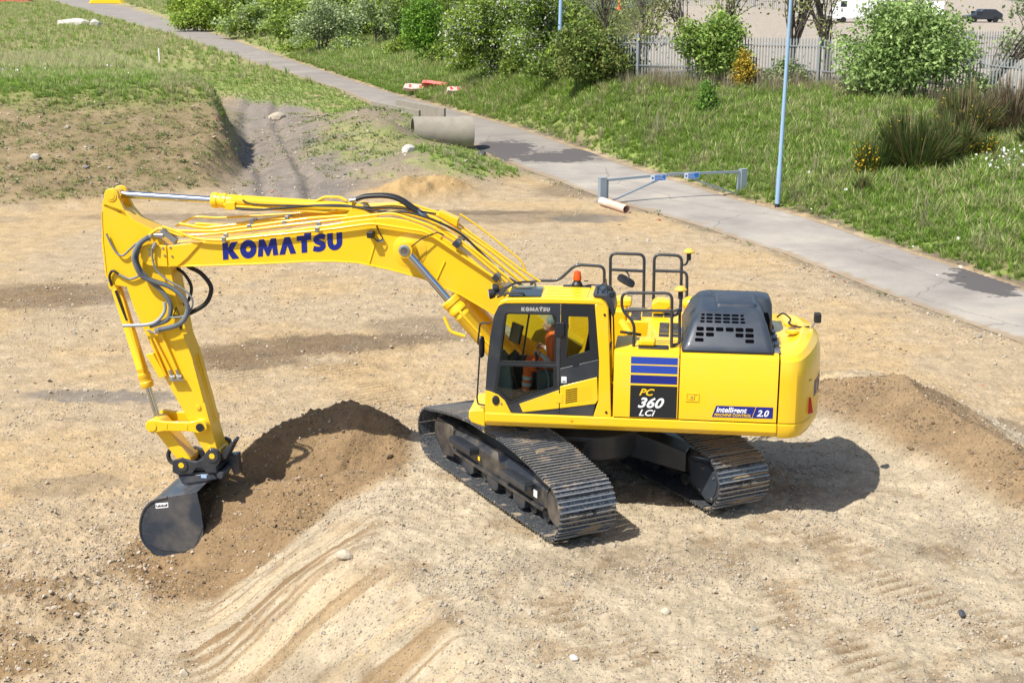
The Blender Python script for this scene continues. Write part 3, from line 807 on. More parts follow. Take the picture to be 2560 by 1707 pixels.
    for k in range(NS):
        s0 = k*pitch+.05; x0, z0 = at_path(s0-.04); x1, z1 = at_path(s0+.04); x, z = at_path(s0)
        o = bpy.data.objects.new('shoe', shoe_me); COL.objects.link(o); o.parent = tf
        ang = math.atan2(z1-z0, x1-x0)
        # travel direction runs to -x along the bottom: outward normal is to the right of travel
        SM_ = Matrix.Translation((x, yc_, z)) @ Matrix.Rotation(-ang, 4, 'Y')
        o.location = (x, yc_, z); o.rotation_euler = (0, -ang, 0)
        # earth packed between the grousers
        top = z > .7; rear = x < -1.6
        pm = (.95 if (sgn < 0 and x < -1.0) else (.5 if top and -1.5 < x < .9 else .12))
        if rng.random() < pm:
            M_ = SM_
            for gx0, gx1 in ((-.052, -.016), (.016, .052), (-.1, -.088)):
                if rng.random() < .8:
                    ym = (.0 if sgn > 0 else -.08)+rng.uniform(-.12, .12); hw = rng.uniform(.08, .22) if sgn > 0 else rng.uniform(.22, .40)
                    hgt = rng.uniform(.022, .044)
                    seg = 6; vv = []
                    for j in range(seg+1):
                        yy = max(-SW, min(SW, ym-hw+2*hw*j/seg)); hh = hgt*(1 if 0 < j < seg else .35)*rng.uniform(.7, 1.15)
                        for gx_i, hz_ in ((gx0, .006), (gx0+.006, hh), (gx1-.006, hh*.95), (gx1, .006)):
                            vv.append(M_ @ Vector((gx_i, yy, hz_)))
                    ff = [(j*4+q, j*4+q+1, j*4+q+5, j*4+q+4) for j in range(seg) for q in range(3)]+[(0,1,2,3), (seg*4+3, seg*4+2, seg*4+1, seg*4)]
                    mud_v.add(vv, ff)
    if sgn > 0: MUDN = mud_v; TF_NEAR = tf; mud_v = MB()
    else: MUDF = mud_v; TF_FAR = tf
for mb_, tf_ in ((MUDN, TF_NEAR), (MUDF, TF_FAR)): mb_.build('packed_mud', MUD, tf_)['kind'] = 'stuff'
mb = MB().box((1.18, 1.602, .47), (1.06, 1.604, .52)); mb.build('sticker', WHT, TF_NEAR)
mb = MB().box((-1.30, 1.602, .40), (-1.40, 1.604, .50)); mb.build('sticker', WHT, TF_NEAR)
mb = MB().box((.46, 1.60, .40), (.40, 1.604, .46)); mb.build('sticker', YTXT, TF_NEAR)

# ---- upper frame ------------------------------------------------------------
YL = 1.473
fr = MB()
fr.prism([(1.475,1.43),(1.475,1.30),(1.40,1.22),(-1.40,1.22),(-1.475,1.30),(-1.475,1.43)], -2.75, 1.34, 'x')
frame = fr.build('upper_frame', YEL, exc, bevel=.02)
nose = MB().prism([(1.34,1.40),(1.34,1.20),(1.54,1.26),(1.58,1.32),(1.58,1.44),(1.50,1.46),(1.36,1.46)], .55, 1.44).build('front_step', YEL, frame, bevel=.025)
MB().prism([(.6,1.5),(-.1,1.15),(-.1,1.45),(.5,1.45)], -.5, .35).build('boom_foot_bracket', YEL, frame)
mb = MB().lathe([(.72,1.16),(.72,1.225)], None, 36); mb.build('slew_ring', DGR, frame)
# battery/tool side panel with decals, radiator door
mb = MB().prism([(1.474,1.445),(1.474,2.33),(1.455,2.375),(1.41,2.40),(.55,2.40),(.55,1.445)], -1.375, -.475, 'x')
pan = mb.build('front_side_panel', YEL, frame, bevel=.006)
mb = MB().prism([(1.474,1.445),(1.474,2.33),(1.455,2.375),(1.41,2.40),(-1.2,2.40),(-1.2,1.445)], -2.735, -1.392, 'x')
door = mb.build('radiator_door', YEL, frame, bevel=.006)
for z0, z1, m_ in ((2.225,2.325,BLUE2),(2.095,2.205,BLUE2),(1.945,2.065,BLUE)):
    MB().box((-1.355,1.4745,z0),(-.71,1.477,z1)).build('blue_stripe', m_, pan)
MB().box((-1.36,1.4745,1.455),(-.71,1.477,1.915)).build('model_plate', BLKD, pan)
text('model_lettering', 'PC', .135, side_matrix(-.83,1.479,1.775), YTXT, pan, .35, .003, 1.15)
text('model_lettering', '360', .20, side_matrix(-.81,1.479,1.60), WHT, pan, .35, .005, 1.14)
text('model_lettering', 'LCi', .125, side_matrix(-.83,1.479,1.48), WHT, pan, .35, .002, 1.2)
MB().prism([(-1.48,1.71),(-1.48,1.835),(-1.665,1.835),(-1.665,1.71)],1.4745,1.482, holes=[[(-1.50,1.73),(-1.50,1.815),(-1.645,1.815),(-1.645,1.73)]]).build('latch_frame', YEL, door)
MB().box((-1.60,1.4745,1.74),(-1.515,1.486,1.805)).build('latch', YEL, door, bevel=.004)
MB().cyl((-1.565,1.486,1.775),(-1.565,1.492,1.775),.013,n=10).build('lock', STL, door)
MB().prism([(-1.85,1.50),(-1.905,1.665),(-2.445,1.667),(-2.395,1.503)],1.4745,1.477).build('badge_panel', BLUE, door)
MB().prism([(-2.405,1.503),(-2.455,1.667),(-2.685,1.668),(-2.685,1.508)],1.4745,1.477).build('badge_panel', BLUE, door)
text('badge_lettering','intelligent',.105,side_matrix(-1.905,1.479,1.575,-.002),WHT,door,.25,.0025,1.0)
text('badge_lettering','MACHINE CONTROL',.054,side_matrix(-1.88,1.479,1.518),YTXT,door,.3,.001,.98)
text('badge_lettering','2.0',.125,side_matrix(-2.465,1.479,1.535),WHT,door,.3,.003,1.0)
# star mark on the skirt
MB().prism([(x*.03+.10, z*.03+1.355) for x, z in [(0,1),(-.25,.25),(-1,0),(-.25,-.25),(0,-1),(.25,-.25),(1,0),(.25,.25)]],1.4755,1.478).build('star_mark', mat('orange_mark',(.62,.16,.01),.5), frame)

# right-hand side: tanks, tool box, deck
rt = MB(); rt.prism([(1.28,1.44),(1.28,1.85),(1.10,2.15),(.35,2.28),(.35,1.44)], -1.45, -.72); rt.build('tool_box', YEL, frame, bevel=.03)
rt = MB().box((-.55,-1.45,1.44),(.34,-.70,2.50)); rt.build('fuel_tank', YEL, frame, bevel=.04)
rt = MB().box((-1.38,-1.45,1.44),(-.56,-.45,2.40)); rt.build('hydraulic_tank', YEL, frame, bevel=.03)
rt = MB().box((-.62,-1.35,2.502),(-.28,-.95,2.62)); rt.build('tank_turret', YEL, frame, bevel=.03)
deck = MB().prism([(-.90,.55),(-.90,-.42),(-1.385,-.42),(-1.385,1.38),(-1.06,1.38),(-.98,.55)], 2.30, 2.385, 'z').build('deck', YEL, frame, bevel=.006)
for (x0, y0) in ((-1.07,.62),(-1.07,.24),(-1.07,-.12)):
    for dx in (0, -.165):
        MB().box((x0+dx-.145,y0-.30+.0,2.386),(x0+dx,y0+.02,2.394)).build('anti_slip_pad', PAD, deck)
for k in range(4):
    MB().box((-.62-.17*k-.15,-1.05,2.401+(.102 if k<0 else 0)),(-.62-.17*k,-.75,2.409)).build('anti_slip_pad', PAD, deck)
MB().box((-.78,-.72,2.401),(-.60,-.48,2.409)).build('anti_slip_pad', PAD, deck)
# machinery in the well between cab and deck
mb = MB()
mb.box((-.95,-.40,1.44),(-.50,.10,1.95)); mb.cyl((-.62,.05,2.30),(-.80,.62,2.10),.045); mb.box((-.86,.42,1.95),(-.74,.66,2.22))
mb.cyl((-.50,-.35,2.40),(-.86,.30,2.02),.06); mb.cyl((-.55,.75,2.12),(-.92,.72,2.12),.03)
mb.build('hydraulic_piping', YEL, frame, bevel=.006)
mb = MB(); mb.box((-.62,.72,1.95),(-.44,.92,2.12)); mb.box((-.52,.95,1.85),(-.44,1.1,2.02)); mb.build('valve_block', DGR, frame, bevel=.01)
mb = MB().prism([(-.47,1.15),(-.66,1.36),(-.66,.80),(-.47,.80)],2.18,2.20,'z'); mb.build('cover_plate', PAD, frame)
for q in ([(-.55,.7,2.05),(-.68,.85,2.12),(-.80,.80,2.05),(-.92,.6,2.1)],[(-.5,.9,1.95),(-.62,1.02,2.05),(-.76,1.0,2.0),(-.86,.85,1.98)],[(-.5,-.1,2.3),(-.62,.1,2.34),(-.8,.05,2.3)]):
    MB().tube(catmull(q,6),.022,8).build('hose', RUB, frame)
MB().cyl((-.93,.60,2.18),(-1.02,.60,2.18),.04,n=14).build('filter', STL, frame)
# yellow air cleaner cap on a black tray
MB().box((-1.22,1.14,2.405),(-.80,1.34,2.425)).build('tray', RUB, frame, bevel=.01)
ac = MB().box((-1.04,1.11,2.426),(-.81,1.29,2.53)); ac.build('filler_cover', YEL, frame, bevel=.035, seg=3)
ac = MB().prism([(-.95,2.42),(-.93,2.60),(-1.02,2.66),(-1.22,2.64),(-1.25,2.55),(-1.1,2.42)],-1.1,-.82); ac.build('filler_cover', YEL, frame, bevel=.04, seg=3)
ac = MB().ell((-1.52,-1.05,2.56),(.12,.14,.12),nu=18,nv=10); ac.build('filler_cover', YEL, frame)
# grab handle beside the hood
MB().tube(fillet([(-1.40,1.02,2.39),(-1.40,1.02,2.55),(-1.40,.72,2.60),(-1.40,.66,2.40)],.05),.012,8).build('grab_handle', STL, frame)

# ---- hood ---------------------------------------------------------------
def loft(rings, cap=True):
    mb = MB(); n = len(rings[0]); v = [p for r_ in rings for p in r_]; f = []
    for i in range(len(rings)-1):
        for k in range(n):
            k2 = (k+1) % n; f.append((i*n+k, i*n+k2, (i+1)*n+k2, (i+1)*n+k))
    if cap: f.append(tuple((len(rings)-1)*n+k for k in range(n)))
    mb.add(v, f); return mb
def rrect(x0, x1, y0, y1, r, z, n=5, zf=None):
    out = []
    for cx, cy, a0 in ((x1-r,y1-r,0),(x0+r,y1-r,90),(x0+r,y0+r,180),(x1-r,y0+r,270)):
        for i in range(n+1):
            a = R(a0+90*i/n); out.append((cx+r*math.cos(a), cy+r*math.sin(a), z))
    return out
hood = loft([rrect(-2.67,-1.40,-.90,1.41,.10,2.395), rrect(-2.67,-1.40,-.90,1.41,.10,2.43), rrect(-2.645,-1.425,-.82,1.375,.10,2.50), rrect(-2.57,-1.52,-.60,1.16,.10,2.76), rrect(-2.50,-1.62,-.45,1.00,.10,2.88), rrect(-2.45,-1.67,-.40,.90,.09,2.91)])
hood = hood.build('engine_hood', HOOD, exc, angle=30)
h2 = loft([rrect(-2.72,-1.60,-.85,.20,.12,2.40), rrect(-2.70,-1.60,-.55,.16,.12,2.82), rrect(-2.66,-1.64,-.44,.12,.12,2.905), rrect(-2.60,-1.70,-.36,.06,.12,2.93)])
h2.build('rear_hood', HOOD, hood, angle=30)
h3 = loft([rrect(-2.45,-1.86,-.1,.72,.06,2.90), rrect(-2.44,-1.87,-.1,.70,.06,2.945), rrect(-2.41,-1.90,-.1,.66,.06,2.96)])
h3.build('raised_panel', HOOD, hood, angle=30)
for k in range(3):
    x = -1.80-.28*k
    MB().box((x-.02,-.33,2.927),(x+.02,.02,2.940)).build('hood_rib', HOOD, hood, bevel=.005)
MB().prism([(1.412,2.39),(1.425,2.405),(1.425,2.425),(1.412,2.43)], -2.66, -1.41, 'x').build('hood_seal', RUB, hood)
BLKHOLE = mat('grille_dark', (0.003,0.003,0.004), .9); BLKHOLE.node_tree.nodes['Principled BSDF'].inputs['Specular IOR Level'].default_value = 0.0
def hood_pt(x, t):
    # sloping face towards +y, t along the slope 0..1 between z=2.50 and z=2.88
    if t < .68:
        u = t/.68; return Vector((x, 1.375-(1.375-1.16)*u, 2.50+.26*u))
    u = (t-.68)/.32; return Vector((x, 1.16-.16*u, 2.76+.12*u))
def slot(xa, xb, t0, t1):
    n = Vector((0, .77, .64)); e = n*.004
    p = [hood_pt(xa,t0), hood_pt(xb,t0), hood_pt(xb,t1), hood_pt(xa,t1)]
    c = sum(p, Vector())/4; ins = []
    for i in range(4):
        a = p[i]; b_ = p[(i+1)%4]; d = p[(i-1)%4]
        ins.append(a+(b_-a)*.12); 
        ins.append(a+(d-a)*.28) if False else None
    pts = []
    for i in range(4):
        a = p[i]; nx_ = p[(i+1)%4]; pv = p[(i-1)%4]
        pts.append(a+(pv-a).normalized()*.012); pts.append(a+(nx_-a).normalized()*.012)
    v = [q+e for q in pts]+[q-n*.03 for q in pts]
    k = 8
    MB().add(v, [tuple(range(k))]+[(i, (i+1)%k, (i+1)%k+k, i+k) for i in range(k)]).build('vent_slot', BLKHOLE, hood, smooth=False)
for (t0, t1, xs_) in [(.90,.96,[(-1.66,-1.71),(-1.73,-1.82),(-1.845,-1.94),(-1.96,-2.06),(-2.08,-2.18),(-2.20,-2.25)]),
                      (.795,.86,[(-1.655,-1.71),(-1.73,-1.82),(-1.845,-1.94),(-1.96,-2.06),(-2.08,-2.18),(-2.20,-2.26)]),
                      (.70,.76,[(-1.645,-1.71),(-1.73,-1.82),(-1.845,-1.94),(-1.96,-2.06),(-2.08,-2.18),(-2.20,-2.27)]),
                      (.44,.56,[(-1.60,-1.70),(-1.73,-1.84),(-1.865,-1.97),(-2.0,-2.11),(-2.135,-2.245),(-2.27,-2.38)]),
                      (.27,.39,[(-1.59,-1.70),(-1.73,-1.84),(-2.135,-2.245),(-2.27,-2.385)]),
                      (.10,.21,[(-1.58,-1.70),(-2.27,-2.39)])]:
    for xa, xb in xs_: slot(xa, xb, t0, t1)
# side louvres towards the counterweight
for k in range(7):
    MB().prism([(1.0-.07*k,2.62),(.975-.07*k,2.62),(.955-.07*k,2.80),(.98-.07*k,2.80)], -2.615, -2.55, 'x').build('louvre', BLKHOLE, hood)
hg = MB().box((-2.755,-1.1,2.40),(-2.675,1.33,2.43)); hg.build('hinge_channel', STL, hood)
for k in range(5): MB().box((-2.75,-.6+.38*k,2.431),(-2.69,-.45+.38*k,2.47)).build('hinge', DGR, hood)

# ---- counterweight -------------------------------------------------------
def cwring(ins, z, zc=0.0):
    half = [(-2.757,1.475),(-2.90,1.475),(-2.99,1.45),(-3.06,1.39),(-3.13,1.28),(-3.22,1.08),(-3.31,.80),(-3.38,.50),(-3.42,.22)]
    pts = half+[(-3.43,0)]+[(x,-y) for x, y in half[::-1]]
    out = []
    for x, y in pts:
        f = 1-ins/1.6
        out.append((-2.757+(x+2.757)*(1-ins*1.2), y*(1-ins*.42), z+zc*(1-(y/1.475)**2)))
    return out
cw = MB(); rings = [cwring(.16,1.20), cwring(.06,1.225), cwring(.0,1.31), cwring(0,1.415), cwring(.022,1.425), cwring(.022,1.44), cwring(0,1.45), cwring(0,2.05,.03), cwring(.015,2.20,.06), cwring(.06,2.31,.10), cwring(.16,2.375,.13), cwring(.34,2.40,.15)]
n = len(rings[0]); v = [p for r_ in rings for p in r_]; f = []
for i in range(len(rings)-1):
    for k in range(n):
        k2 = (k+1)%n; f.append((i*n+k, i*n+k2, (i+1)*n+k2, (i+1)*n+k))
f.append(tuple(range(n-1,-1,-1))); f.append(tuple((len(rings)-1)*n+k for k in range(n)))
cw.add(v, f); cwt = cw.build('counterweight', YEL2, exc, angle=25)
MB().prism([(-3.09,2.30),(-3.02,2.44),(-3.20,2.52),(-3.38,2.32),(-3.36,2.24)],-.35,.25).build('tail_cover', YEL2, cwt, bevel=.02)
for yy in (.42,.05):
    MB().lathe([(.055,0),(.095,.02),(.095,.05),(.055,.06)], Matrix.Translation((-2.98,yy,2.50-.06*abs(yy))), 18).build('lifting_eye', YEL2, cwt)
MB().prism([(-3.166,1.48),(-3.176,1.73),(-3.225,1.73),(-3.262,1.52)],1.10,1.135).build('reflector', RED, cwt)
# the same decal plates follow the curved tail: rear wordmark
rw_ = MB()
gap = .06; word = 'KOMATSU'; tw = sum(GLY[c][0] for c in word)+gap*6; u = 0; sxx = 1.75/tw
def tail_pt(s, z, e=.004):
    # s: arc position from left (+y) to right
    y = .875-s; x = np.interp(abs(y), [0,.22,.5,.8,1.08], [-3.43,-3.42,-3.38,-3.31,-3.22])
    return (float(x)-e, y, z)
for ch in word:
    w_, po, ho = GLY[ch]
    po_d = []
    for i in range(len(po)):
        a = po[i]; b_ = po[(i+1)%len(po)]
        po_d += [(a[0]+(b_[0]-a[0])*k/3, a[1]+(b_[1]-a[1])*k/3) for k in range(3)]
    tris = tessellate_polygon([[Vector((p[0],p[1],0)) for p in po_d]]+[[Vector((p[0],p[1],0)) for p in q] for q in ho])
    fl = po_d+[p for q in ho for p in q]
    rw_.add([tail_pt((u+p[0])*sxx, 1.68+p[1]*.24) for p in fl], [tuple(t) for t in tris]); u += w_+gap
rw_.build('rear_lettering', BLUE, cwt, smooth=False)
tri = MB(); 
def tail_quad(y0,y1,z0,z1,e=.004):
    return [(float(np.interp(abs(y),[0,.22,.5,.8,1.08,1.28],[-3.43,-3.42,-3.38,-3.31,-3.22,-3.13]))-e,y,z) for y,z in ((y0,z0),(y1,z0),(y1,z1),(y0,z1))]
tri.add([*(tail_quad(1.18,1.06,1.98,2.10)[:2]), (-3.185,1.12,2.10)], [(0,1,2)]); tri.build('warning_decal', BLKD, cwt, smooth=False)
wl = MB().box((-3.30,.10,2.60),(-3.40,.24,2.74), M=None); 
lo = wl.build('work_light', RUB, exc, bevel=.02)
MB().cyl((-3.26,.17,2.50),(-3.33,.17,2.62),.014,n=8).build('light_bracket', STL, lo)
MB().tube(catmull([(-2.80,-.2,2.58),(-2.88,-.1,2.66),(-2.98,0,2.60),(-2.95,.12,2.56),(-3.08,.2,2.53),(-3.24,.2,2.54)],6),.013,6).build('cable', RUB, lo)
# ---- cab ----------------------------------------------------------------
Y0, Y1 = .50, 1.45
cb = MB()
cb.box((-.43,Y0,1.44),(1.30,Y1-.03,1.50))
cb.prism([(-.44,1.44),(-.40,2.30),(-.36,2.12),(-.33,1.44)], Y0, Y1-.03)
cab = cb.build('cab', DGR, exc, bevel=.008)
# left side: rear pillar, door and panels
def plate(name, poly, y0, y1, m_, holes=(), parent=None, bevel=.004):
    return MB().prism(poly, y0, y1, 'y', holes).build(name, m_, parent or cab, bevel=bevel if not holes else 0, smooth=not holes)
plate('rear_pillar', [(-.19,3.035),(-.31,3.075),(-.375,2.99),(-.41,2.34),(-.45,1.43),(-.20,1.43),(-.255,1.62),(-.265,1.66),(-.265,2.26)], 1.40, 1.452, YEL, bevel=.012)
win = [(1.005,2.87),(.40,2.875),(.365,2.84),(.36,2.20),(1.125,2.19),(1.085,2.55),(1.04,2.85)]
win2 = [(1.12,2.12),(.375,2.12),(.37,1.84),(.975,1.60),(1.165,1.77)]
door_c = plate('door', [(1.335,1.75),(1.31,2.14),(1.27,2.53),(1.21,2.85),(1.15,2.975),(1.09,3.008),(.285,3.033),(.283,1.432),(.955,1.432),(1.07,1.64),(1.26,1.737)], 1.415, 1.45, DGR, [win, win2])
def ring(name, poly, k, y0, y1, m_, parent):
    cx = sum(p[0] for p in poly)/len(poly); cz = sum(p[1] for p in poly)/len(poly)
    big = []
    for x, z in poly:
        l_ = math.hypot(x-cx, z-cz); big.append((cx+(x-cx)*(1+k/l_), cz+(z-cz)*(1+k/l_)))
    return MB().prism(big, y0, y1, 'y', [poly]).build(name, m_, parent, smooth=False)
ring('window_seal', win, .028, 1.4505, 1.455, CABBLK, cab)
ring('window_seal', win2, .05, 1.4505, 1.454, CABBLK, cab)
MB().prism(win, 1.425, 1.430).build('window_pane', GLASS, cab, smooth=False)
MB().prism(win2, 1.425, 1.430).build('window_pane', GLASS, cab, smooth=False)
MB().prism([(.735,2.872),(.71,2.872),(.81,2.195),(.835,2.195)], 1.405, 1.424).build('window_divider', CABBLK, cab)
plate('door_lower_panel', [(.85,1.572),(.288,1.80),(.288,1.53),(.80,1.455)], 1.451, 1.459, YEL)
plate('front_corner_panel', [(1.337,1.755),(1.26,1.738),(1.15,1.695),(1.06,1.62),(.965,1.432),(1.342,1.42)], 1.43, 1.457, YEL, bevel=.008)
MB().lathe([(.062,0),(.062,.01),(.05,.016),(.02,.017)], Matrix.Translation((1.185,1.457,1.615)) @ Matrix.Rotation(R(-90),4,'X') @ Matrix.Diagonal((.85,1.15,1,1)), 20).build('side_camera', CABBLK, cab)
MB().cyl((1.105,1.457,1.565),(1.105,1.463,1.565),.015,n=10).build('bolt', STL, cab)
plate('rear_quarter_frame', [(.277,3.033),(-.19,3.033),(-.262,2.27),(.277,2.115)], 1.41, 1.447, CABBLK, [[(.17,2.86),(-.10,2.86),(-.135,2.38),(.19,2.27)]])
MB().prism([(.17,2.86),(-.10,2.86),(-.135,2.38),(.19,2.27)], 1.425, 1.430).build('window_pane', GLASS, cab, smooth=False)
plate('rear_trim', [(.277,2.11),(-.266,2.262),(-.266,2.012),(.277,1.856)], 1.41, 1.453, DGR, bevel=.008)
plate('vent_panel', [(.275,1.85),(-.243,2.005),(-.262,1.67),(-.225,1.615),(.275,1.532)], 1.41, 1.458, YEL, bevel=.006)
plate('lower_trim', [(.277,1.527),(-.225,1.61),(-.195,1.432),(.279,1.432)], 1.41, 1.451, DGR)
for k in range(7):
    z = 1.80-.03*k
    MB().prism([(.195,z-.012),(.195,z+.002),(.03,z+.040),(.03,z+.026)], 1.4585, 1.4605).build('vent_slot', BLKHOLE, cab)
    MB().prism([(.022,z+.028),(.022,z+.034),(-.17,z+.078),(-.17,z+.072)], 1.4582, 1.461).build('vent_rib', YEL, cab)
MB().box((.235,1.455,1.61),(.335,1.463,1.745)).build('hinge', YEL, cab, bevel=.008)
MB().box((.225,1.452,2.585),(.345,1.475,2.775)).build('hinge', CABBLK, cab, bevel=.015)
MB().prism([(.10,2.185),(.02,2.205),(.02,2.165),(.10,2.145)],1.4535,1.46).build('door_handle', CABBLK, cab)
MB().box((.185,1.4535,1.905),(.258,1.456,1.995)).build('noise_sticker', WHT, cab)
text('sticker_number','104',.035,side_matrix(.25,1.457,1.915),BLKD,cab,0,.001)
wordmark('cab_lettering', .83, 2.915, .056, .40, .02, 1.4505, 1.453, SIL, cab)
for x, z in ((-.33,2.90),(-.38,1.50)): MB().cyl((x,1.452,z),(x,1.462,z),.018,n=10).build('mounting_bolt', CABBLK, cab)
# roof
rf_ = MB()
_rp = [(1.17,2.965),(1.12,3.05),(1.02,3.09),(.60,3.105),(-.18,3.108),(-.27,3.10),(-.34,3.055),(-.385,2.975),(-.365,2.95),(-.30,3.035),(-.19,3.04),(.29,3.037),(1.06,3.013)]
for ya, yb_ in ((Y0,.64),(1.36,Y1+.006)): rf_.prism(_rp, ya, yb_)
rf_.prism([(.58,3.105),(-.18,3.108),(-.27,3.10),(-.34,3.055),(-.385,2.975),(-.365,2.95),(-.30,3.035),(-.19,3.04),(.29,3.037),(.58,3.03)], .64, 1.36)
rf_.prism([(1.17,2.965),(1.12,3.05),(1.03,3.09),(1.03,3.02),(1.06,3.013)], .64, 1.36)
roof = rf_.build('roof', YEL, cab, bevel=.03, seg=3)
for k in range(4): MB().box((-.08,.62+.2*k,3.106),(.52,.72+.2*k,3.118)).build('roof_rib', YEL, roof, bevel=.006)
SKYL = mat('roof_window_glass', (0.04,0.055,0.06), .06); SKYL.node_tree.nodes['Principled BSDF'].inputs['Specular IOR Level'].default_value = .8
MB().prism([(.60,.62),(.56,1.36),(1.02,1.38),(1.05,.64)],3.108,3.116,'z').build('roof_window', GLASS, roof, smooth=False)
# front and rear, right side
MB().prism([(1.325,1.76),(1.31,2.14),(1.27,2.53),(1.21,2.85),(1.15,2.975),(1.12,2.96),(1.18,2.84),(1.24,2.52),(1.28,2.14),(1.295,1.76)], 1.395, 1.414).build('front_pillar', DGR, cab)
MB().prism([(1.325,1.76),(1.31,2.14),(1.27,2.53),(1.21,2.85),(1.15,2.975),(1.12,2.96),(1.18,2.84),(1.24,2.52),(1.28,2.14),(1.295,1.76)], Y0, Y0+.05).build('front_pillar', DGR, cab)
MB().add([(1.315,Y0+.05,1.76),(1.30,Y0+.05,2.14),(1.26,Y0+.05,2.53),(1.20,Y0+.05,2.85),(1.15,Y0+.05,2.95),(1.315,1.39,1.76),(1.30,1.39,2.14),(1.26,1.39,2.53),(1.20,1.39,2.85),(1.15,1.39,2.95)],[(0,1,6,5),(1,2,7,6),(2,3,8,7),(3,4,9,8)]).build('windscreen', GLASS, cab)
MB().box((1.24,Y0,1.45),(1.33,1.41,1.76)).build('front_lower_panel', DGR, cab, bevel=.02)
rw = [(1.22,2.05),(1.12,2.90),(-.28,2.92),(-.34,2.05)]
MB().prism([(1.30,1.45),(1.26,2.53),(1.15,2.97),(-.28,3.02),(-.37,2.95),(-.42,1.45)], Y0, Y0+.03, 'y', [rw]).build('right_side', CABBLK, cab, smooth=False)
MB().prism(rw, Y0+.012, Y0+.016).build('window_pane', GLASS, cab, smooth=False)
MB().box((-.40,Y0+.03,1.5),(-.36,1.40,2.30)).build('rear_wall', CABBLK, cab)
MB().add([(-.385,Y0+.05,2.30),(-.385,1.40,2.30),(-.345,1.40,2.95),(-.345,Y0+.05,2.95)],[(0,1,2,3)]).build('rear_window', GLASS, cab)
# interior
INT = mat('cab_interior_grey', (0.07,0.085,0.085), .7); INT2 = mat('cab_interior_teal', (0.16,0.21,0.21), .7); SEATM = mat('seat_fabric', (0.012,0.012,0.014), .9)
st = MB(); st.box((-.02,.72,1.62),(.52,1.20,1.86)); st.prism([(.06,1.80),(-.10,2.62),(-.24,2.62),(-.18,1.80)],.72,1.20); st.box((-.21,.84,2.60),(-.11,1.08,2.80))
st.build('seat', SEATM, cab, bevel=.05)
MB().box((.15,1.20,1.70),(.62,1.32,2.02)).build('left_console', INT, cab, bevel=.03)
MB().box((.10,.56,1.60),(.70,.70,2.06)).build('right_console', INT, cab, bevel=.03)
MB().prism([(.98,1.55),(1.25,1.55),(1.24,2.10),(1.16,2.22),(1.02,2.06)],.80,1.15).build('front_console', INT2, cab, bevel=.03)
MB().tube([(.62,1.20,2.02),(.63,1.20,2.16),(.64,1.18,2.26)],[.028,.016,.026],10).build('joystick', RUB, cab)
MB().box((-.05,-.13,-.16),(.05,.13,.16),M=None)
mo = MB().box((-.02,-.15,-.14),(.02,.15,.14)); mm = mo.build('monitor', CABBLK, cab, bevel=.01); mm.location = (.985,.74,2.43); mm.rotation_euler = (0,R(-14),R(35))
mo = MB().box((-.015,-.11,-.12),(.015,.11,.12)); mm = mo.build('monitor', CABBLK, cab, bevel=.01); mm.location = (1.02,1.02,2.14); mm.rotation_euler = (0,R(-48),R(20))
MB().box((.95,.96,2.12),(.985,1.0,2.14)).build('screen_key', BLUE2, cab)
MB().tube([(.93,.95,1.60),(1.0,.95,1.85)],.03,8).build('pedal_lever', CABBLK, cab)
MB().tube(fillet([(.46,1.36,1.62),(.44,1.36,1.95),(.50,1.36,2.10)],.1),.014,8).build('grab_handle', INT2, cab)
MB().box((.30,.56,1.51),(1.2,1.35,1.53)).build('floor_mat', RUB, cab)
MB().box((-.05,Y0+.035,2.35),(-.16,Y0+.04,2.62)).build('door_sticker', mat('lime_decal',(.55,.62,.02),.5), cab)

# ---- handrails, mirrors, lamps on the upper structure --------------------
def rail(name, paths, r=.021, m_=DGR):
    mb = MB()
    for p in paths: mb.tube(fillet(p, .10, 5), r, 10)
    return mb.build(name, m_, exc)
rail('handrail', [[(-.735,1.2,2.385),(-.735,1.2,2.74),(-.555,1.2,2.92),(-.55,1.2,3.165),(-1.245,1.2,3.18),(-1.262,1.2,2.385)], [(-.56,1.2,2.915),(-1.25,1.2,2.93)], [(-1.25,1.2,2.93),(-1.36,1.2,2.95),(-1.36,1.12,2.95),(-1.37,1.12,2.44),(-1.26,1.14,2.42)]])
yr = -1.2
rail('handrail', [[(-.275,yr,2.45),(-.262,yr,3.30),(-.79,yr,3.295),(-.80,yr,2.45)], [(-.27,yr,3.04),(-.79,yr,3.03)]], .024)
rail('handrail', [[(-.955,yr,2.40),(-.945,yr,3.30),(-1.37,yr,3.29),(-1.38,yr,2.40)], [(-.95,yr,3.04),(-1.46,yr,3.04),(-1.475,yr,2.40)]], .024)
rail('handrail', [[(1.02,yr,2.20),(.98,yr,2.83),(.55,yr,2.84),(.28,yr,3.105),(-.17,yr,3.09),(-.18,yr,2.48)]], .024)
def antenna(x, y, z, base):
    a = MB(); a.tube(fillet(base, .06), .017, 8); a.cyl((x,y,z-.15),(x,y,z-.03),.035,n=12)
    o = a.build('antenna', RUB, exc)
    MB().lathe([(.085,z-.03),(.09,z-.015),(.06,z+.02),(.03,z+.035),(.005,z+.038)], Matrix.Translation((x,y,0)), 20).build('antenna_dome', mat('antenna_yellow',(.70,.44,.06),.45), o)
antenna(-1.48, yr, 3.37, [(-1.38,yr,3.14),(-1.44,yr,3.15),(-1.48,yr,3.25)])
antenna(-1.365, .75, 3.16, [(-1.262,1.2,2.86),(-1.32,1.15,2.86),(-1.362,.85,2.90),(-1.365,.75,3.02)])
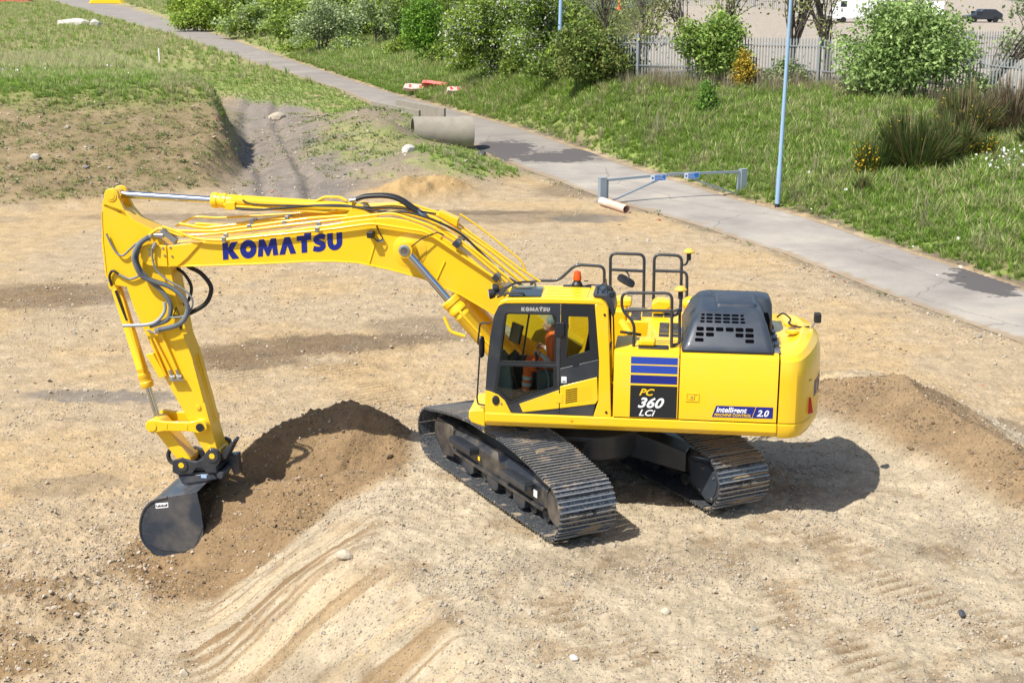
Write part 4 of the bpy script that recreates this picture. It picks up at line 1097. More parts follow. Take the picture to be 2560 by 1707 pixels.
def mirror(name, c, rx, rz, tilt, m_=RUB):
    mb = MB(); M_ = Matrix.Translation(c) @ tilt
    pts = [(rx*math.copysign(abs(math.cos(t))**.6, math.cos(t)), rz*math.copysign(abs(math.sin(t))**.6, math.sin(t))) for t in [2*math.pi*i/20 for i in range(20)]]
    for s_, k in ((-.02,.75),(-.005,1),(.015,1)): pass
    rings = [[M_ @ Vector((x*k, yy, z*k)) for x, z in pts] for yy, k in ((.03,.55),(.012,.95),(-.008,1.0))]
    n = 20; v = [p for r_ in rings for p in r_]; f = [(i*n+k,i*n+(k+1)%n,(i+1)*n+(k+1)%n,(i+1)*n+k) for i in range(2) for k in range(n)]+[tuple(range(n)),tuple(range(2*n,3*n))]
    o = mb.add(v, f).build(name, m_, exc)
    MB().add([M_ @ Vector((x*.92,-.0095,z*.92)) for x, z in pts],[tuple(range(n))]).build('mirror_glass', MIR, o, smooth=False)
    return o
m1 = mirror('mirror', (-.52,yr+.05,2.88), .15, .085, Matrix.Rotation(R(-28),4,'Y') @ Matrix.Rotation(R(55),4,'X'))
MB().tube(catmull([(-.50,yr,3.035),(-.53,yr,3.0),(-.56,yr+.02,2.95),(-.54,yr+.04,2.90)],4),.012,6).build('mirror_arm', RUB, m1)
m2 = mirror('mirror', (1.40,1.36,2.36), .055, .16, Matrix.Rotation(R(58),4,'Z'))
MB().tube(fillet([(1.27,1.40,2.72),(1.42,1.38,2.71),(1.455,1.38,2.42),(1.41,1.37,2.40)],.04),.013,8).build('mirror_arm', RUB, m2)
rail('grab_rail', [[(1.40,1.37,2.24),(1.43,1.37,2.22),(1.468,1.37,1.60),(1.455,1.37,1.52),(1.34,1.38,1.51)]], .012, RUB)
# roof furniture
def lamp(c, ax):
    mb = MB(); M_ = Matrix.Translation(c) @ Vector(ax).to_track_quat('Z','Y').to_matrix().to_4x4()
    mb.lathe([(.03,-.06),(.06,-.045),(.07,0),(.072,.025),(.064,.032),(.01,.033)], M_, 18)
    o = mb.build('work_light', RUB, exc)
    MB().lathe([(.06,.0325),(.05,.038),(.01,.042)], M_, 18).build('lens', mat('lamp_lens',(.6,.62,.65),.1,.3), o); return o
lamp((1.285,1.22,3.10),(1,.15,-.15)); lamp((1.255,1.05,3.14),(1,.1,-.1)); 
MB().prism([(1.10,3.115),(1.22,3.08),(1.235,3.095),(1.12,3.135)],.80,1.25).build('light_bar', RUB, exc, bevel=.006)
MB().tube(catmull([(1.18,1.34,3.08),(1.05,1.36,3.14),(.85,1.36,3.15),(.80,1.34,3.12)],6),.016,8).build('wiper', RUB, exc)
MB().tube(catmull([(1.15,.72,3.08),(1.0,.64,3.15),(.78,.58,3.16),(.72,.60,3.12)],6),.016,8).build('wiper', RUB, exc)
bc = MB(); bc.box((.32,.52,3.112),(-.08,.66,3.122)); bc.lathe([(.075,3.122),(.08,3.15),(.05,3.19),(.055,3.215)], Matrix.Translation((.12,.59,0)), 18)
bc.prism([(.20,3.122),(.18,3.18),(.14,3.20),(.14,3.122)],.56,.62); bc.prism([(.04,3.122),(.06,3.18),(.10,3.20),(.10,3.122)],.56,.62); bc.box((.02,.57,3.195),(-.04,.61,3.205))
bcn = bc.build('beacon', RUB, exc)
MB().lathe([(.062,3.215),(.060,3.25),(.052,3.31),(.045,3.335),(.02,3.345)], Matrix.Translation((.12,.59,0)), 20).build('beacon_lens', ORG, bcn)
MB().tube(catmull([(.0,.58,3.13),(-.10,.56,3.14),(-.20,.56,3.13),(-.28,.6,3.18),(-.31,.62,3.10)],6),.009,6).build('cable', RUB, bcn)
# control box and whip aerial at the rear of the roof
bx = MB(); bx.prism([(-.17,3.112),(-.15,3.165),(-.36,3.16),(-.44,3.05),(-.47,2.90),(-.44,2.82),(-.39,2.96),(-.30,3.095)],.62,1.34); 
cbx = bx.build('control_box', DGR, exc, bevel=.02)
MB().cyl((-.22,1.28,3.165),(-.22,1.28,3.26),.011,n=8).build('aerial', RUB, cbx); MB().tube([(-.36,1.25,3.15),(-.33,1.25,3.36)],.006,6).build('aerial', RUB, cbx)
MB().cyl((-.42,1.0,3.10),(-.42,1.15,3.12),.04,n=12).build('cable_gland', RUB, cbx)
for q in ([(-.28,1.2,3.17),(-.34,1.0,3.20),(-.40,.8,3.14),(-.36,.7,3.05)],[(-.20,.9,3.17),(-.28,.85,3.21),(-.36,.95,3.16)],[(-.44,1.3,2.95),(-.46,1.3,2.5),(-.48,1.3,2.0),(-.5,1.2,1.95)]):
    MB().tube(catmull(q,6),.011,6).build('cable', RUB, cbx)
# ---- boom ---------------------------------------------------------------
YB = -.12
def off(L_, dy): return [(x, YB+dy, z) for x, z in L_]
BOT = [(.20,1.88),(.60,2.05),(1.0,2.28),(1.42,2.58),(1.88,2.84),(2.19,2.97),(2.5,3.09),(2.96,3.20),(3.46,3.295),(3.8,3.305),(4.2,3.295),(4.91,3.24),(5.9,3.18),(6.42,3.155)]
TOP = [(6.42,3.47),(5.8,3.57),(5.4,3.635),(4.6,3.75),(4.0,3.845),(3.5,3.93),(3.16,3.975),(2.95,3.985),(2.72,3.95),(2.49,3.88),(2.26,3.775),(1.95,3.58),(1.27,3.0),(.8,2.62),(.35,2.28),(.05,2.10)]
bo = MB().prism(BOT+TOP, YB-.26, YB+.26)
boom = bo.build('boom', YEL, exc, bevel=.016, angle=25)
# flanges along the lower and upper edge
MB().tube(off(BOT[2:],.262),.012,6).build('edge_weld', YEL, boom)
# nose casting, split by a dark joint, and bolts
MB().prism([(6.41,3.15),(6.415,3.475),(6.20,3.505),(5.86,3.555),(6.10,3.30),(6.26,3.165)], YB-.285, YB+.285).build('nose_plate', YEL, boom, bevel=.012)
MB().prism([(6.425,3.15),(6.43,3.475),(6.60,3.49)]+[(6.68+.17*math.cos(R(a)), 3.33+.17*math.sin(R(a))) for a in (75,45,15,-15,-45,-75)]+[(6.6,3.155)], YB+.225, YB+.285).build('nose_fork', YEL, boom, bevel=.01)
MB().prism([(6.425,3.15),(6.43,3.475),(6.60,3.49)]+[(6.68+.17*math.cos(R(a)), 3.33+.17*math.sin(R(a))) for a in (75,45,15,-15,-45,-75)]+[(6.6,3.155)], YB-.285, YB-.225).build('nose_fork', YEL, boom, bevel=.01)
for x, z in ((6.70,3.41),(6.70,3.33),(6.48,3.44),(6.46,3.33),(6.36,3.455),(6.34,3.32)):
    MB().cyl((x,YB+.285,z),(x,YB+.297,z),.017,n=8).build('bolt', STL, boom)
# stiffener seams and the pin boss
for a, b_ in (((3.28,3.30),(3.18,3.62)),((2.28,3.02),(2.13,3.35))):
    MB().tube([(a[0],YB+.262,a[1]),(b_[0],YB+.262,b_[1])],.014,6).build('seam', YEL, boom)
MB().lathe([(.26,0),(.26,.006),(.25,.01)], Matrix.Translation((2.66,YB+.258,3.50)) @ Matrix.Rotation(R(-90),4,'X'), 36).build('pin_boss', YEL, boom)
MB().lathe([(.15,0),(.14,.06),(.11,.10)], Matrix.Translation((2.70,YB+.26,3.51)) @ Matrix.Rotation(R(-90),4,'X'), 28).build('pin_boss', YEL, boom)
wordmark('boom_lettering', 5.55, 3.28, .262, 1.875, .112, YB+.2605, YB+.264, BLUE, boom)
# camera lamp on the side
MB().box((3.18,.145,3.69),(3.28,.30,3.79)).build('camera_lamp', RUB, boom, bevel=.02)
MB().tube(catmull([(3.20,.22,3.70),(3.12,.22,3.64),(3.06,.20,3.68),(3.10,.18,3.74),(3.18,.17,3.92)],6),.009,6).build('cable', RUB, boom)
MB().box((3.05,.142,3.62),(3.16,.17,3.66)).build('lamp_bracket', STL, boom)
# steel pipes on top of the boom
def pipe(P, r=.022, m_=YEL, name='pipe', fr=.12, n=10): return MB().tube(fillet(P, fr, 5), r, n).build(name, m_, boom)
pipe([(6.46,.20,3.78),(6.30,.20,3.73),(5.95,.20,3.60),(5.57,.20,3.585),(3.84,.20,3.80),(3.20,.20,3.90),(2.42,.20,3.80),(2.28,.20,3.72),(1.26,.20,3.06)])
pipe([(6.70,.12,3.63),(6.53,.12,3.76),(6.25,.10,3.62),(5.70,.10,3.665),(4.0,.10,3.90),(2.92,.10,4.05),(2.34,.10,3.87),(1.81,.10,3.55),(1.20,.10,3.05)])
pipe([(6.5,.04,3.70),(6.2,.04,3.69),(5.7,.02,3.70),(4.2,.02,3.93),(3.3,.0,4.01),(2.9,.0,4.07),(2.4,.0,3.95),(1.7,.02,3.50),(1.1,.02,3.02)],.026)
pipe([(6.3,-.10,3.78),(5.9,-.10,3.72),(4.6,-.12,3.89),(3.6,-.28,4.02),(2.9,-.24,4.10),(2.3,-.20,3.93),(1.6,-.16,3.48),(1.0,-.14,3.0)],.026)
pipe([(6.1,-.25,3.76),(5.6,-.28,3.74),(4.2,-.32,3.97),(3.0,-.33,4.12),(2.3,-.30,3.98),(1.5,-.26,3.46),(.9,-.24,3.0)],.026)
pipe([(6.45,-.33,3.70),(6.15,-.36,3.86),(5.8,-.37,3.84),(4.6,-.38,3.93),(3.4,-.38,4.10),(2.8,-.37,4.14),(2.2,-.36,3.97),(1.1,-.36,3.20),(.75,-.36,2.98)],.017)
pipe([(2.0,-.44,3.98),(1.7,-.46,3.78),(1.05,-.46,3.28),(.98,-.46,3.10)],.015)
def clampx(x, y0, y1, top):
    MB().box((x-.03,y0,top-.02),(x+.03,y1,top+.06)).build('pipe_clamp', STL, boom, bevel=.006)
for x in (5.5,4.05): 
    zt = float(np.interp(-x, [-5.7,-4.0], [3.62,3.86])); clampx(x,.165,.235,zt-.06 if x > 5 else zt-.085); clampx(x,.07,.13,zt-.02)
for x, z in ((4.6,3.83),(5.15,3.76)): clampx(x,-.02,.06,z); clampx(x,-.30,-.08,z+.05)
for (x, z) in ((1.95,3.62),(1.36,3.13)):
    mb = MB().box((-.05,-.26,-.03),(.05,.32,.05)); c = mb.build('pipe_clamp', DGR, boom, bevel=.008); c.location = (x,-.04,z); c.rotation_euler = (0,R(-40),0)
    for yy in (.24,.14,.03,-.09): 
        q = MB().box((-.03,-.02,.05),(.03,.02,.075)).build('clamp_nut', STL, boom); q.location = (x,yy-.04,z); q.rotation_euler = (0,R(-40),0)
# black hoses over the crest
for k in range(3):
    y_ = -.02-.07*k
    MB().tube(catmull([(3.50,y_,4.22),(3.36,y_,4.265),(3.07,y_,4.28),(2.86,y_,4.235),(2.66,y_,4.11),(2.54,y_,4.03)],8),.032,10).build('hose', RUB, boom)
    MB().cyl((2.58,y_,4.06),(2.46,y_,3.985),.03,n=10).build('hose_fitting', STL, boom)
    MB().cyl((3.48,y_,4.225),(3.60,y_,4.20),.03,n=10).build('hose_fitting', STL, boom)
MB().tube(catmull([(5.35,.02,4.05),(5.0,.02,4.04),(4.4,.03,4.10),(3.7,.04,4.14),(3.1,.06,4.06),(2.7,.08,4.06),(2.25,.08,3.93),(1.9,.02,3.74),(1.6,.0,3.46),(1.25,.02,3.14),(.95,.04,2.98)],8),.018,8).build('cable', RUB, boom)
MB().tube(catmull([(5.25,.0,4.18),(5.05,.02,4.12),(4.3,.04,4.12),(3.5,.05,4.12),(2.8,.0,4.1),(2.3,-.1,4.02)],8),.013,8).build('cable', RUB, boom)
MB().tube(catmull([(2.62,.25,3.57),(2.45,.24,3.70),(2.25,.2,3.78),(2.15,.12,3.74)],6),.009,6).build('cable', RUB, boom)
MB().prism([(2.30,3.97),(2.28,4.06),(1.98,3.93),(2.0,3.80)],-.42,-.20).build('valve_cover', YEL, boom, bevel=.02)
# bracket for the arm cylinder
for dy in (-.17,.11):
    MB().prism([(3.75,3.86),(3.55,4.10),(3.47,4.17),(3.38,4.15),(3.33,4.05),(3.15,3.96)], YB+dy, YB+dy+.06).build('cylinder_bracket', YEL, boom, bevel=.01)
# grey coupling plate at the nose
MB().prism([(6.52,3.70),(6.46,3.76),(6.26,3.58),(6.30,3.50)],.05,.17).build('hose_bracket', STL, boom, bevel=.01)
MB().box((6.62,.06,3.60),(6.46,.18,3.66)).build('hose_bracket', STL, boom, bevel=.01)

def cylinder(name, a, b_, y, r, rr, split, eye=.10, m_=YEL):
    a = Vector((a[0],y,a[1])); b_ = Vector((b_[0],y,b_[1])); d = (b_-a).normalized(); Lg = (b_-a).length
    mb = MB(); e = a+d*Lg*split
    q = d.to_track_quat('Z','Y').to_matrix().to_4x4(); M_ = Matrix.Translation(a) @ q
    Ls = Lg*split
    mb.lathe([(r*.72,eye*.6),(r,eye*.9),(r,Ls-.34),(r*1.05,Ls-.33),(r*1.05,Ls-.30),(r,Ls-.29),(r,Ls-.24),(r*1.16,Ls-.23),(r*1.16,Ls-.17),(r*1.10,Ls-.16),(r*1.10,Ls-.10),(r*1.2,Ls-.09),(r*1.2,Ls-.02),(r*1.05,Ls),(rr*1.1,Ls)], M_, 24)
    mb.cyl(a-Vector((0,.08,0)), a+Vector((0,.08,0)), eye)
    o = mb.build(name, m_, exc)
    MB().cyl(e-d*.02, b_-d*eye*.7, rr, n=20).build('rod', CHR, o)
    MB().cyl(b_-Vector((0,.075,0)), b_+Vector((0,.075,0)), eye, n=22).build('rod_eye', m_, o)
    return o
ac_ = cylinder('arm_cylinder', (3.45,4.06), (7.28,4.215), YB, .102, .055, .605, .095)
MB().tube(fillet([(5.55,YB+.11,4.10),(5.3,YB+.13,4.08),(3.95,YB+.12,4.02),(3.8,YB+.10,4.06)],.05),.02,8).build('supply_pipe', YEL, ac_)
MB().tube(fillet([(3.66,YB+.05,4.19),(3.75,YB+.04,4.24),(4.0,YB+.03,4.24),(4.15,YB+.05,4.16)],.05),.022,8).build('supply_pipe', YEL, ac_)
MB().box((5.36,YB+.07,4.03),(5.52,YB+.16,4.15)).build('port_block', YEL, ac_, bevel=.01)
bcl = cylinder('boom_cylinder', (.98,1.58), (2.70,3.535), YB+.40, .118, .062, .625, .115)
cylinder('boom_cylinder', (.98,1.58), (2.70,3.535), YB-.40, .118, .062, .625, .115)
MB().lathe([(.085,0),(.085,.012),(.06,.02),(.05,.02)], Matrix.Translation((2.70,YB+.475,3.535)) @ Matrix.Rotation(R(-90),4,'X'), 24).build('pin_cap', STL, bcl)
MB().cyl((2.70,YB+.26,3.535),(2.70,YB+.48,3.535),.07).build('pin', STL, bcl)
MB().cyl((2.70,YB+.488,3.535),(2.70,YB+.498,3.535),.052,n=20).build('pin_face', TFR, bcl)
MB().tube(fillet([(1.98,YB+.46,2.80),(1.85,YB+.53,2.63),(1.30,YB+.52,2.02)],.06),.02,8).build('supply_pipe', YEL, bcl)
MB().tube(fillet([(2.12,YB+.42,2.54),(2.02,YB+.46,2.32),(1.80,YB+.46,2.26)],.06),.026,8).build('supply_pipe', YEL, bcl)

# ---- arm ----------------------------------------------------------------
AW = .21
ap = [(7.40,4.10),(7.44,4.04),(7.49,3.47),(7.465,2.96),(7.37,2.83),(7.13,2.80),(7.03,2.44),(6.91,2.17),(6.61,1.38),(6.31,.80),(6.16,.44),(6.03,.20),(5.96,.05),(5.84,.02),(5.77,.08),(5.80,.20),(5.88,.55),(5.97,.99),(6.15,1.75),(6.25,2.03),(6.405,3.10),(6.43,3.42),(6.67,3.72),(6.96,3.85),(7.09,4.0)]
arm = MB().prism(ap, YB-AW, YB+AW).build('arm', YEL, exc, bevel=.014)
cl = [(7.45,4.06)]+[(7.285+.115*math.cos(R(a)),4.215+.115*math.sin(R(a))) for a in range(-10,200,25)]+[(7.10,4.02),(7.02,3.88)]
for dy in (-AW, AW-.075): MB().prism(cl, YB+dy, YB+dy+.075).build('clevis_plate', YEL, arm, bevel=.01)
for r_, t_ in ((.085,.012),(.055,.02)): MB().cyl((7.285,YB+AW,4.215),(7.285,YB+AW+t_,4.215),r_,n=24).build('pin_cap', YEL, arm)
MB().tube([(7.45,YB+AW+.002,3.98),(7.46,YB+AW+.002,3.5),(7.44,YB+AW+.002,3.0),(7.30,YB+AW+.002,2.92)],.008,6).build('weld_seam', YEL, arm)
MB().cyl((6.68,YB-.29,3.33),(6.68,YB+.29,3.33),.085,n=22).build('arm_pin', YEL, arm)
MB().prism([(5.99,1.02),(6.13,1.66),(6.15,1.66),(6.01,1.02)], YB-AW-.0, YB+AW+.012).build('weld_bar', YEL, arm)
for dx in (0,.03): MB().tube([(5.90+.0,YB-.05+dx*3,.62),(6.135,YB-.05+dx*3,1.72)],.018,6).build('guard_bar', YEL, arm)
# boss rings near the links
MB().lathe([(.115,0),(.115,.03),(.09,.05)], Matrix.Translation((6.03,YB+AW,.62)) @ Matrix.Rotation(R(-90),4,'X'), 24).build('link_boss', YEL, arm)
for x, z in ((6.08,.92),(5.93,.25)):
    MB().lathe([(.03,0),(.04,.006),(.04,.02),(.02,.024)], Matrix.Translation((x,YB+AW,z)) @ Matrix.Rotation(R(-90),4,'X'), 16).build('lifting_lug', YEL, arm)
# service pipes and valves on the side of the arm
for k, (x0, z0, x1, z1) in enumerate(((6.72,2.02,6.46,1.45),(6.60,2.10,6.36,1.47),(6.78,2.0,6.56,1.42))):
    MB().tube([(x0,.14,z0),(x1,.14,z1)],.018,8).build('service_pipe', YEL, arm)
MB().prism([(6.86,1.76),(6.74,1.78),(6.56,1.42),(6.66,1.38)],.095,.17).build('valve_guard', YEL, arm, bevel=.008)
for x, z in ((6.44,1.40),(6.33,1.41)):
    mb = MB().cyl((x+.05,.15,z+.12),(x,.15,z-.06),.024,n=10); mb.box((x-.06,.11,z-.05),(x+.06,.19,z-.02)); mb.cyl((x-.03,.16,z+.02),(x+.05,.16,z+.02),.02,n=8); mb.build('stop_valve', STL, arm)
MB().tube(fillet([(6.83,.12,2.14),(6.70,.15,2.10),(6.62,.14,2.12)],.03),.018,8).build('fitting', STL, arm)
MB().prism([(6.40,2.42),(6.28,2.40),(6.20,2.10),(6.28,2.08)],YB+AW+.001,YB+AW+.003).build('warning_decal', YTXT, arm)
MB().prism([(6.42,2.36),(6.35,2.52),(6.29,2.37)],YB+AW+.003,YB+AW+.005, holes=[[(6.40,2.375),(6.35,2.49),(6.31,2.38)]]).build('warning_decal', BLKD, arm, smooth=False)
mb = MB(); mb.prism([(6.31,2.25),(6.28,2.25),(6.27,2.15),(6.285,2.15),(6.29,2.2),(6.30,2.15),(6.315,2.15)],YB+AW+.003,YB+AW+.005); mb.prism(circ(6.295,2.27,.015,10),YB+AW+.003,YB+AW+.005); mb.build('warning_decal', BLKD, arm, smooth=False)
# hoses between boom nose and arm
def hose(pts, r, m_, y=.22, spiral=False, dy=None):
    P = [(p[0], (y if dy is None else y+dy[i]), p[1]) for i, p in enumerate(pts)]
    c = catmull(P, 14 if spiral else 7)
    rr = [r*(1+.09*(1 if i % 2 else -1)) for i in range(len(c))] if spiral else r
    if spiral:
        c2 = catmull([tuple(p) for p in c], 2); rr = [r*(1.1 if i % 2 else .86) for i in range(len(c2))]; c = c2
    o = MB().tube(c, rr, 10).build('hose', m_, arm, angle=60); return o
hose([(6.66,3.62),(6.82,3.51),(6.92,3.32),(6.88,3.13),(6.79,3.0),(6.6,2.93),(6.38,2.86),(6.19,2.72),(6.11,2.54),(6.17,2.37),(6.3,2.26),(6.59,2.18)],.038,GHOSE,.24,True)
hose([(6.70,3.60),(6.82,3.51),(6.90,3.29),(6.85,3.1),(6.7,2.93),(6.52,2.77),(6.41,2.6),(6.41,2.45),(6.48,2.32),(6.75,2.22)],.036,GHOSE,.19,True)
hose([(6.63,3.45),(6.64,3.29),(6.58,3.1),(6.41,2.95),(6.19,2.83),(6.05,2.69),(6.06,2.53),(6.2,2.40),(6.42,2.37)],.015,GHOSE,.21)
hose([(6.48,2.61),(6.49,2.47),(6.61,2.32),(6.78,2.25),(7.17,2.22)],.027,worn('pale_grey_hose',(.30,.33,.36),.45,amount=.1),.22)
hose([(6.50,3.2),(6.43,3.09),(6.3,3.0),(6.2,2.84),(6.19,2.71),(6.25,2.56),(6.32,2.5)],.026,RUB,-.16)
hose([(6.33,3.22),(6.23,3.1),(6.04,3.0),(5.9,2.83),(5.89,2.69),(5.99,2.51),(6.22,2.37),(6.32,2.34)],.036,RUB,-.20)
hose([(7.38,3.64),(7.31,3.47),(7.22,3.33),(7.13,3.31),(7.01,3.41),(6.9,3.5),(6.72,3.56)],.016,GHOSE,.14)
hose([(7.35,2.82),(7.38,2.97),(7.32,3.06),(7.23,3.01)],.02,RUB,.13); hose([(7.23,3.01),(7.07,2.94),(6.95,2.97),(6.88,3.01)],.018,GHOSE,.13)
for x, z in ((6.68,3.62),(6.62,3.50)): MB().cyl((x,.22,z-.06),(x-.04,.20,z+.03),.03,n=10).build('hose_fitting', STL, arm)
MB().cyl((6.56,.24,2.19),(6.66,.20,2.16),.034,n=10).build('hose_fitting', STL, arm)
bk = cylinder('bucket_cylinder', (7.40,2.80), (6.83,.60), YB, .088, .05, .75, .085)
MB().tube(catmull([(7.36,YB+.1,2.72),(7.27,YB+.11,2.45),(7.20,YB+.11,2.25)],5),.022,8).build('hose', RUB, bk)
MB().tube(fillet([(7.30,YB+.07,2.70),(7.22,YB+.1,2.45),(7.0,YB+.1,1.5),(6.99,YB+.06,1.35)],.05),.02,8).build('supply_pipe', YEL, bk)
# links
lk = MB()
def bar(a, b_, w_, y0, y1, e=.11):
    a = Vector((a[0],0,a[1])); b_ = Vector((b_[0],0,b_[1])); d = (b_-a).normalized(); n_ = Vector((-d.z,0,d.x))
    ang = math.atan2(d.z, d.x); pts = []
    for i in range(9):
        t = ang+R(90+180*i/8+0); pts.append((a.x+e*math.cos(t), a.z+e*math.sin(t)))
    m1_ = a+d*.2-n_*w_; m2_ = b_-d*.2-n_*w_; pts += [(m1_.x,m1_.z),(m2_.x,m2_.z)]
    for i in range(9):
        t = ang+R(-90+180*i/8); pts.append((b_.x+e*math.cos(t), b_.z+e*math.sin(t)))
    m1_ = b_-d*.2+n_*w_; m2_ = a+d*.2+n_*w_; pts += [(m1_.x,m1_.z),(m2_.x,m2_.z)]
    return MB().prism(pts, y0, y1)
sl_ = bar((6.82,.60),(6.03,.62),.075,YB+.24,YB+.31).build('side_link', YEL, exc, bevel=.012)
bar((6.82,.60),(6.03,.62),.075,YB-.31,YB-.24).build('side_link', YEL, exc, bevel=.012)
MB().cyl((6.82,YB-.32,.60),(6.82,YB+.325,.60),.075,n=20).build('pin', YEL, sl_)
MB().cyl((6.03,YB-.32,.62),(6.03,YB+.335,.62),.065,n=20).build('pin', CABBLK, sl_)
for x in (6.58,6.25): MB().box((x-.015,YB+.31,.58),(x+.015,YB+.318,.65)).build('grease_block', YEL, sl_)
bar((6.80,.58),(6.36,.0),.10,YB-.16,YB+.16,.10).build('bucket_link', YEL, exc, bevel=.015)
# quick coupler
qp = [(6.51,.05),(6.44,.075),(6.36,.10),(6.27,.07),(6.12,.05),(6.02,.10),(5.95,.22),(5.90,.27),(5.83,.28),(5.76,.25),(5.73,.17),(5.74,.05),(5.80,-.03),(5.79,-.12),(5.95,-.13),(6.03,-.05),(6.12,-.05),(6.20,-.15),(6.44,-.18),(6.52,-.14)]
qm = MB(); qm.prism(qp, YB+.26, YB+.33); qm.prism(qp, YB-.33, YB-.26); qm.box((5.80,YB-.26,-.12),(6.48,YB+.26,-.06)); qm.prism([(5.85,.0),(5.70,.05),(5.55,.33),(5.58,.36),(5.75,.18)],YB-.15,YB+.15)
coup = qm.build('quick_coupler', DGR, exc, bevel=.012)
for x, z in ((6.36,-.01),(5.85,.165)):
    MB().cyl((x,YB-.34,z),(x,YB+.345,z),.072,n=24).build('coupler_pin', YEL, coup); MB().cyl((x,YB+.345,z),(x,YB+.352,z),.045,n=20).build('pin_cap', YEL, coup)
    MB().lathe([(.10,0),(.10,.02),(.08,.02)], Matrix.Translation((x,YB+.33,z)) @ Matrix.Rotation(R(-90),4,'X'), 24).build('pin_collar', DGR, coup)
hk = catmull([(6.48,YB+.05,-.08),(6.58,YB+.05,-.09),(6.66,YB+.05,-.04),(6.68,YB+.05,.06),(6.63,YB+.05,.14),(6.56,YB+.05,.13),(6.54,YB+.05,.07)],6)
MB().tube(hk,[.035]*(len(hk)-6)+[.032,.03,.028,.026,.024,.022],10).build('lifting_hook', DGR, coup)
# bucket: thin shell with side plates, mouth towards the machine
BK = worn('bucket_paint', (0.026,0.036,0.052), .38, amount=.28, scale=2.0, coat=.2, rvar=.15)
y0b, y1b = YB-.72, YB+.72
shell = [(5.98,-.30),(6.30,-.37),(6.60,-.44),(6.76,-.53),(6.86,-.65),(6.925,-.84),(6.93,-1.06),(6.86,-1.22),(6.74,-1.33),(6.62,-1.39),(6.40,-1.42),(6.10,-1.42),(5.82,-1.41)]
sm = [(v_.x,v_.z) for v_ in catmull([(x,0,z) for x, z in shell],4)]
c0 = (6.3,-.9)
inner = [(x+(c0[0]-x)*.045, z+(c0[1]-z)*.045) for x, z in sm]
bkt = MB().prism(sm+inner[::-1], y0b, y1b).build('bucket', BK, exc, angle=30)
sp = sm+[(5.90,-1.25),(5.92,-1.08),(5.905,-.87),(5.93,-.6)]
for ya, yb_ in ((y1b,y1b+.022),(y0b-.022,y0b)): MB().prism(sp, ya, yb_).build('side_plate', BK, bkt)
MB().tube([(x,y1b+.02,z) for x, z in sm[6:-4]],.02,6).build('rim', BK, bkt)
MB().prism([(6.81,-1.20),(6.80,-1.17),(6.70,-1.19),(6.35,-1.255),(6.05,-1.245),(6.02,-1.27),(6.35,-1.30),(6.62,-1.285)],y1b+.022,y1b+.032).build('wear_strip', BK, bkt)
MB().prism([(5.91,-.87),(5.93,-.9),(6.12,-1.26),(6.08,-1.27)],y1b+.022,y1b+.03).build('weld_seam', BK, bkt)
MB().prism([(5.80,-.10),(6.46,-.19),(6.40,-.34),(6.20,-.36),(5.98,-.31),(5.74,-.20)],YB+.22,YB+.27).build('mounting_ear', BK, bkt, bevel=.01)
MB().prism([(5.80,-.10),(6.46,-.19),(6.40,-.34),(6.20,-.36),(5.98,-.31),(5.74,-.20)],YB-.27,YB-.22).build('mounting_ear', BK, bkt, bevel=.01)
MB().prism([(6.43,-.21),(5.85,-.14),(5.80,-.24),(6.38,-.35)],YB-.30,YB+.30).build('adapter_plate', BK, bkt, bevel=.02)
MB().cyl((5.74,YB-.34,-.16),(5.74,YB+.34,-.16),.05,n=18).build('adapter_shaft', BK, bkt)
MB().prism([(5.78,.02),(5.60,.05),(5.58,-.28),(5.66,-.30)],YB-.30,YB-.1).build('adapter_plate', BK, bkt, bevel=.01)
MB().box((5.97,YB+.302,-.22),(6.06,YB+.306,-.16)).build('maker_sticker', mat('pale_blue_sticker',(.35,.48,.72),.5), bkt)
bp = MB().prism([(6.655,-.60),(6.655,-.515),(6.45,-.49),(6.45,-.57)],y1b+.022,y1b+.03).build('name_plate', WHT, bkt)
text('plate_lettering','Lehnhoff',.055,side_matrix(6.645,y1b+.032,-.572,.12),BLKD,bkt,0,.001,.95)

# ---- operator -----------------------------------------------------------
def capsule(mb, a, b_, r0, r1, n=12):
    a = Vector(a); b_ = Vector(b_); mb.tube([a, b_], [r0, r1], n)
    mb.ell(a, (r0,r0,r0), None, n, 8); mb.ell(b_, (r1,r1,r1), None, n, 8)
def fuse(mb, name, m_, parent, vox=.012, sub=0):
    o = mb.build(name, m_, parent)
    r_ = o.modifiers.new('fuse','REMESH'); r_.mode = 'VOXEL'; r_.voxel_size = vox; r_.use_smooth_shade = True
    s_ = o.modifiers.new('soft','SMOOTH'); s_.iterations = 3; s_.factor = .5
    return o
SKIN = mat('skin', (.50,.27,.18), .55); HIV = mat('orange_hi_vis', (.82,.13,.012), .7); REFL = mat('reflective_band', (.48,.52,.52), .5); HAIR = mat('grey_hair', (.20,.21,.20), .8); SHIRT = mat('white_sleeve', (.60,.58,.54), .8)
pe = empty('person'); pe.rotation_euler = (TILT,0,0)
tag(pe, 'operator in orange hi-vis clothing sitting at the controls in the cab', 'person')
PY = .96
b_ = MB()
H = Vector((.465,PY,2.63))
b_.ell(H,(.092,.075,.115),None,16,12); b_.ell(H+Vector((.035,0,-.06)),(.06,.055,.055),None,14,10); b_.ell(H+Vector((.098,0,-.02)),(.022,.014,.024)); b_.ell(H+Vector((.088,0,-.068)),(.012,.026,.010))
for s_ in (1,-1):
    b_.ell(H+Vector((-.005,.076*s_,-.01)),(.02,.010,.032)); b_.ell(H+Vector((.084,.032*s_,.012)),(.012,.016,.010))
capsule(b_, H+Vector((-.03,0,-.08)), (.40,PY,2.46), .052,.058)
capsule(b_, (.40,PY,2.42), (.34,PY,2.12), .13,.14); capsule(b_, (.36,PY-.1,2.38),(.36,PY+.1,2.38),.09,.09)
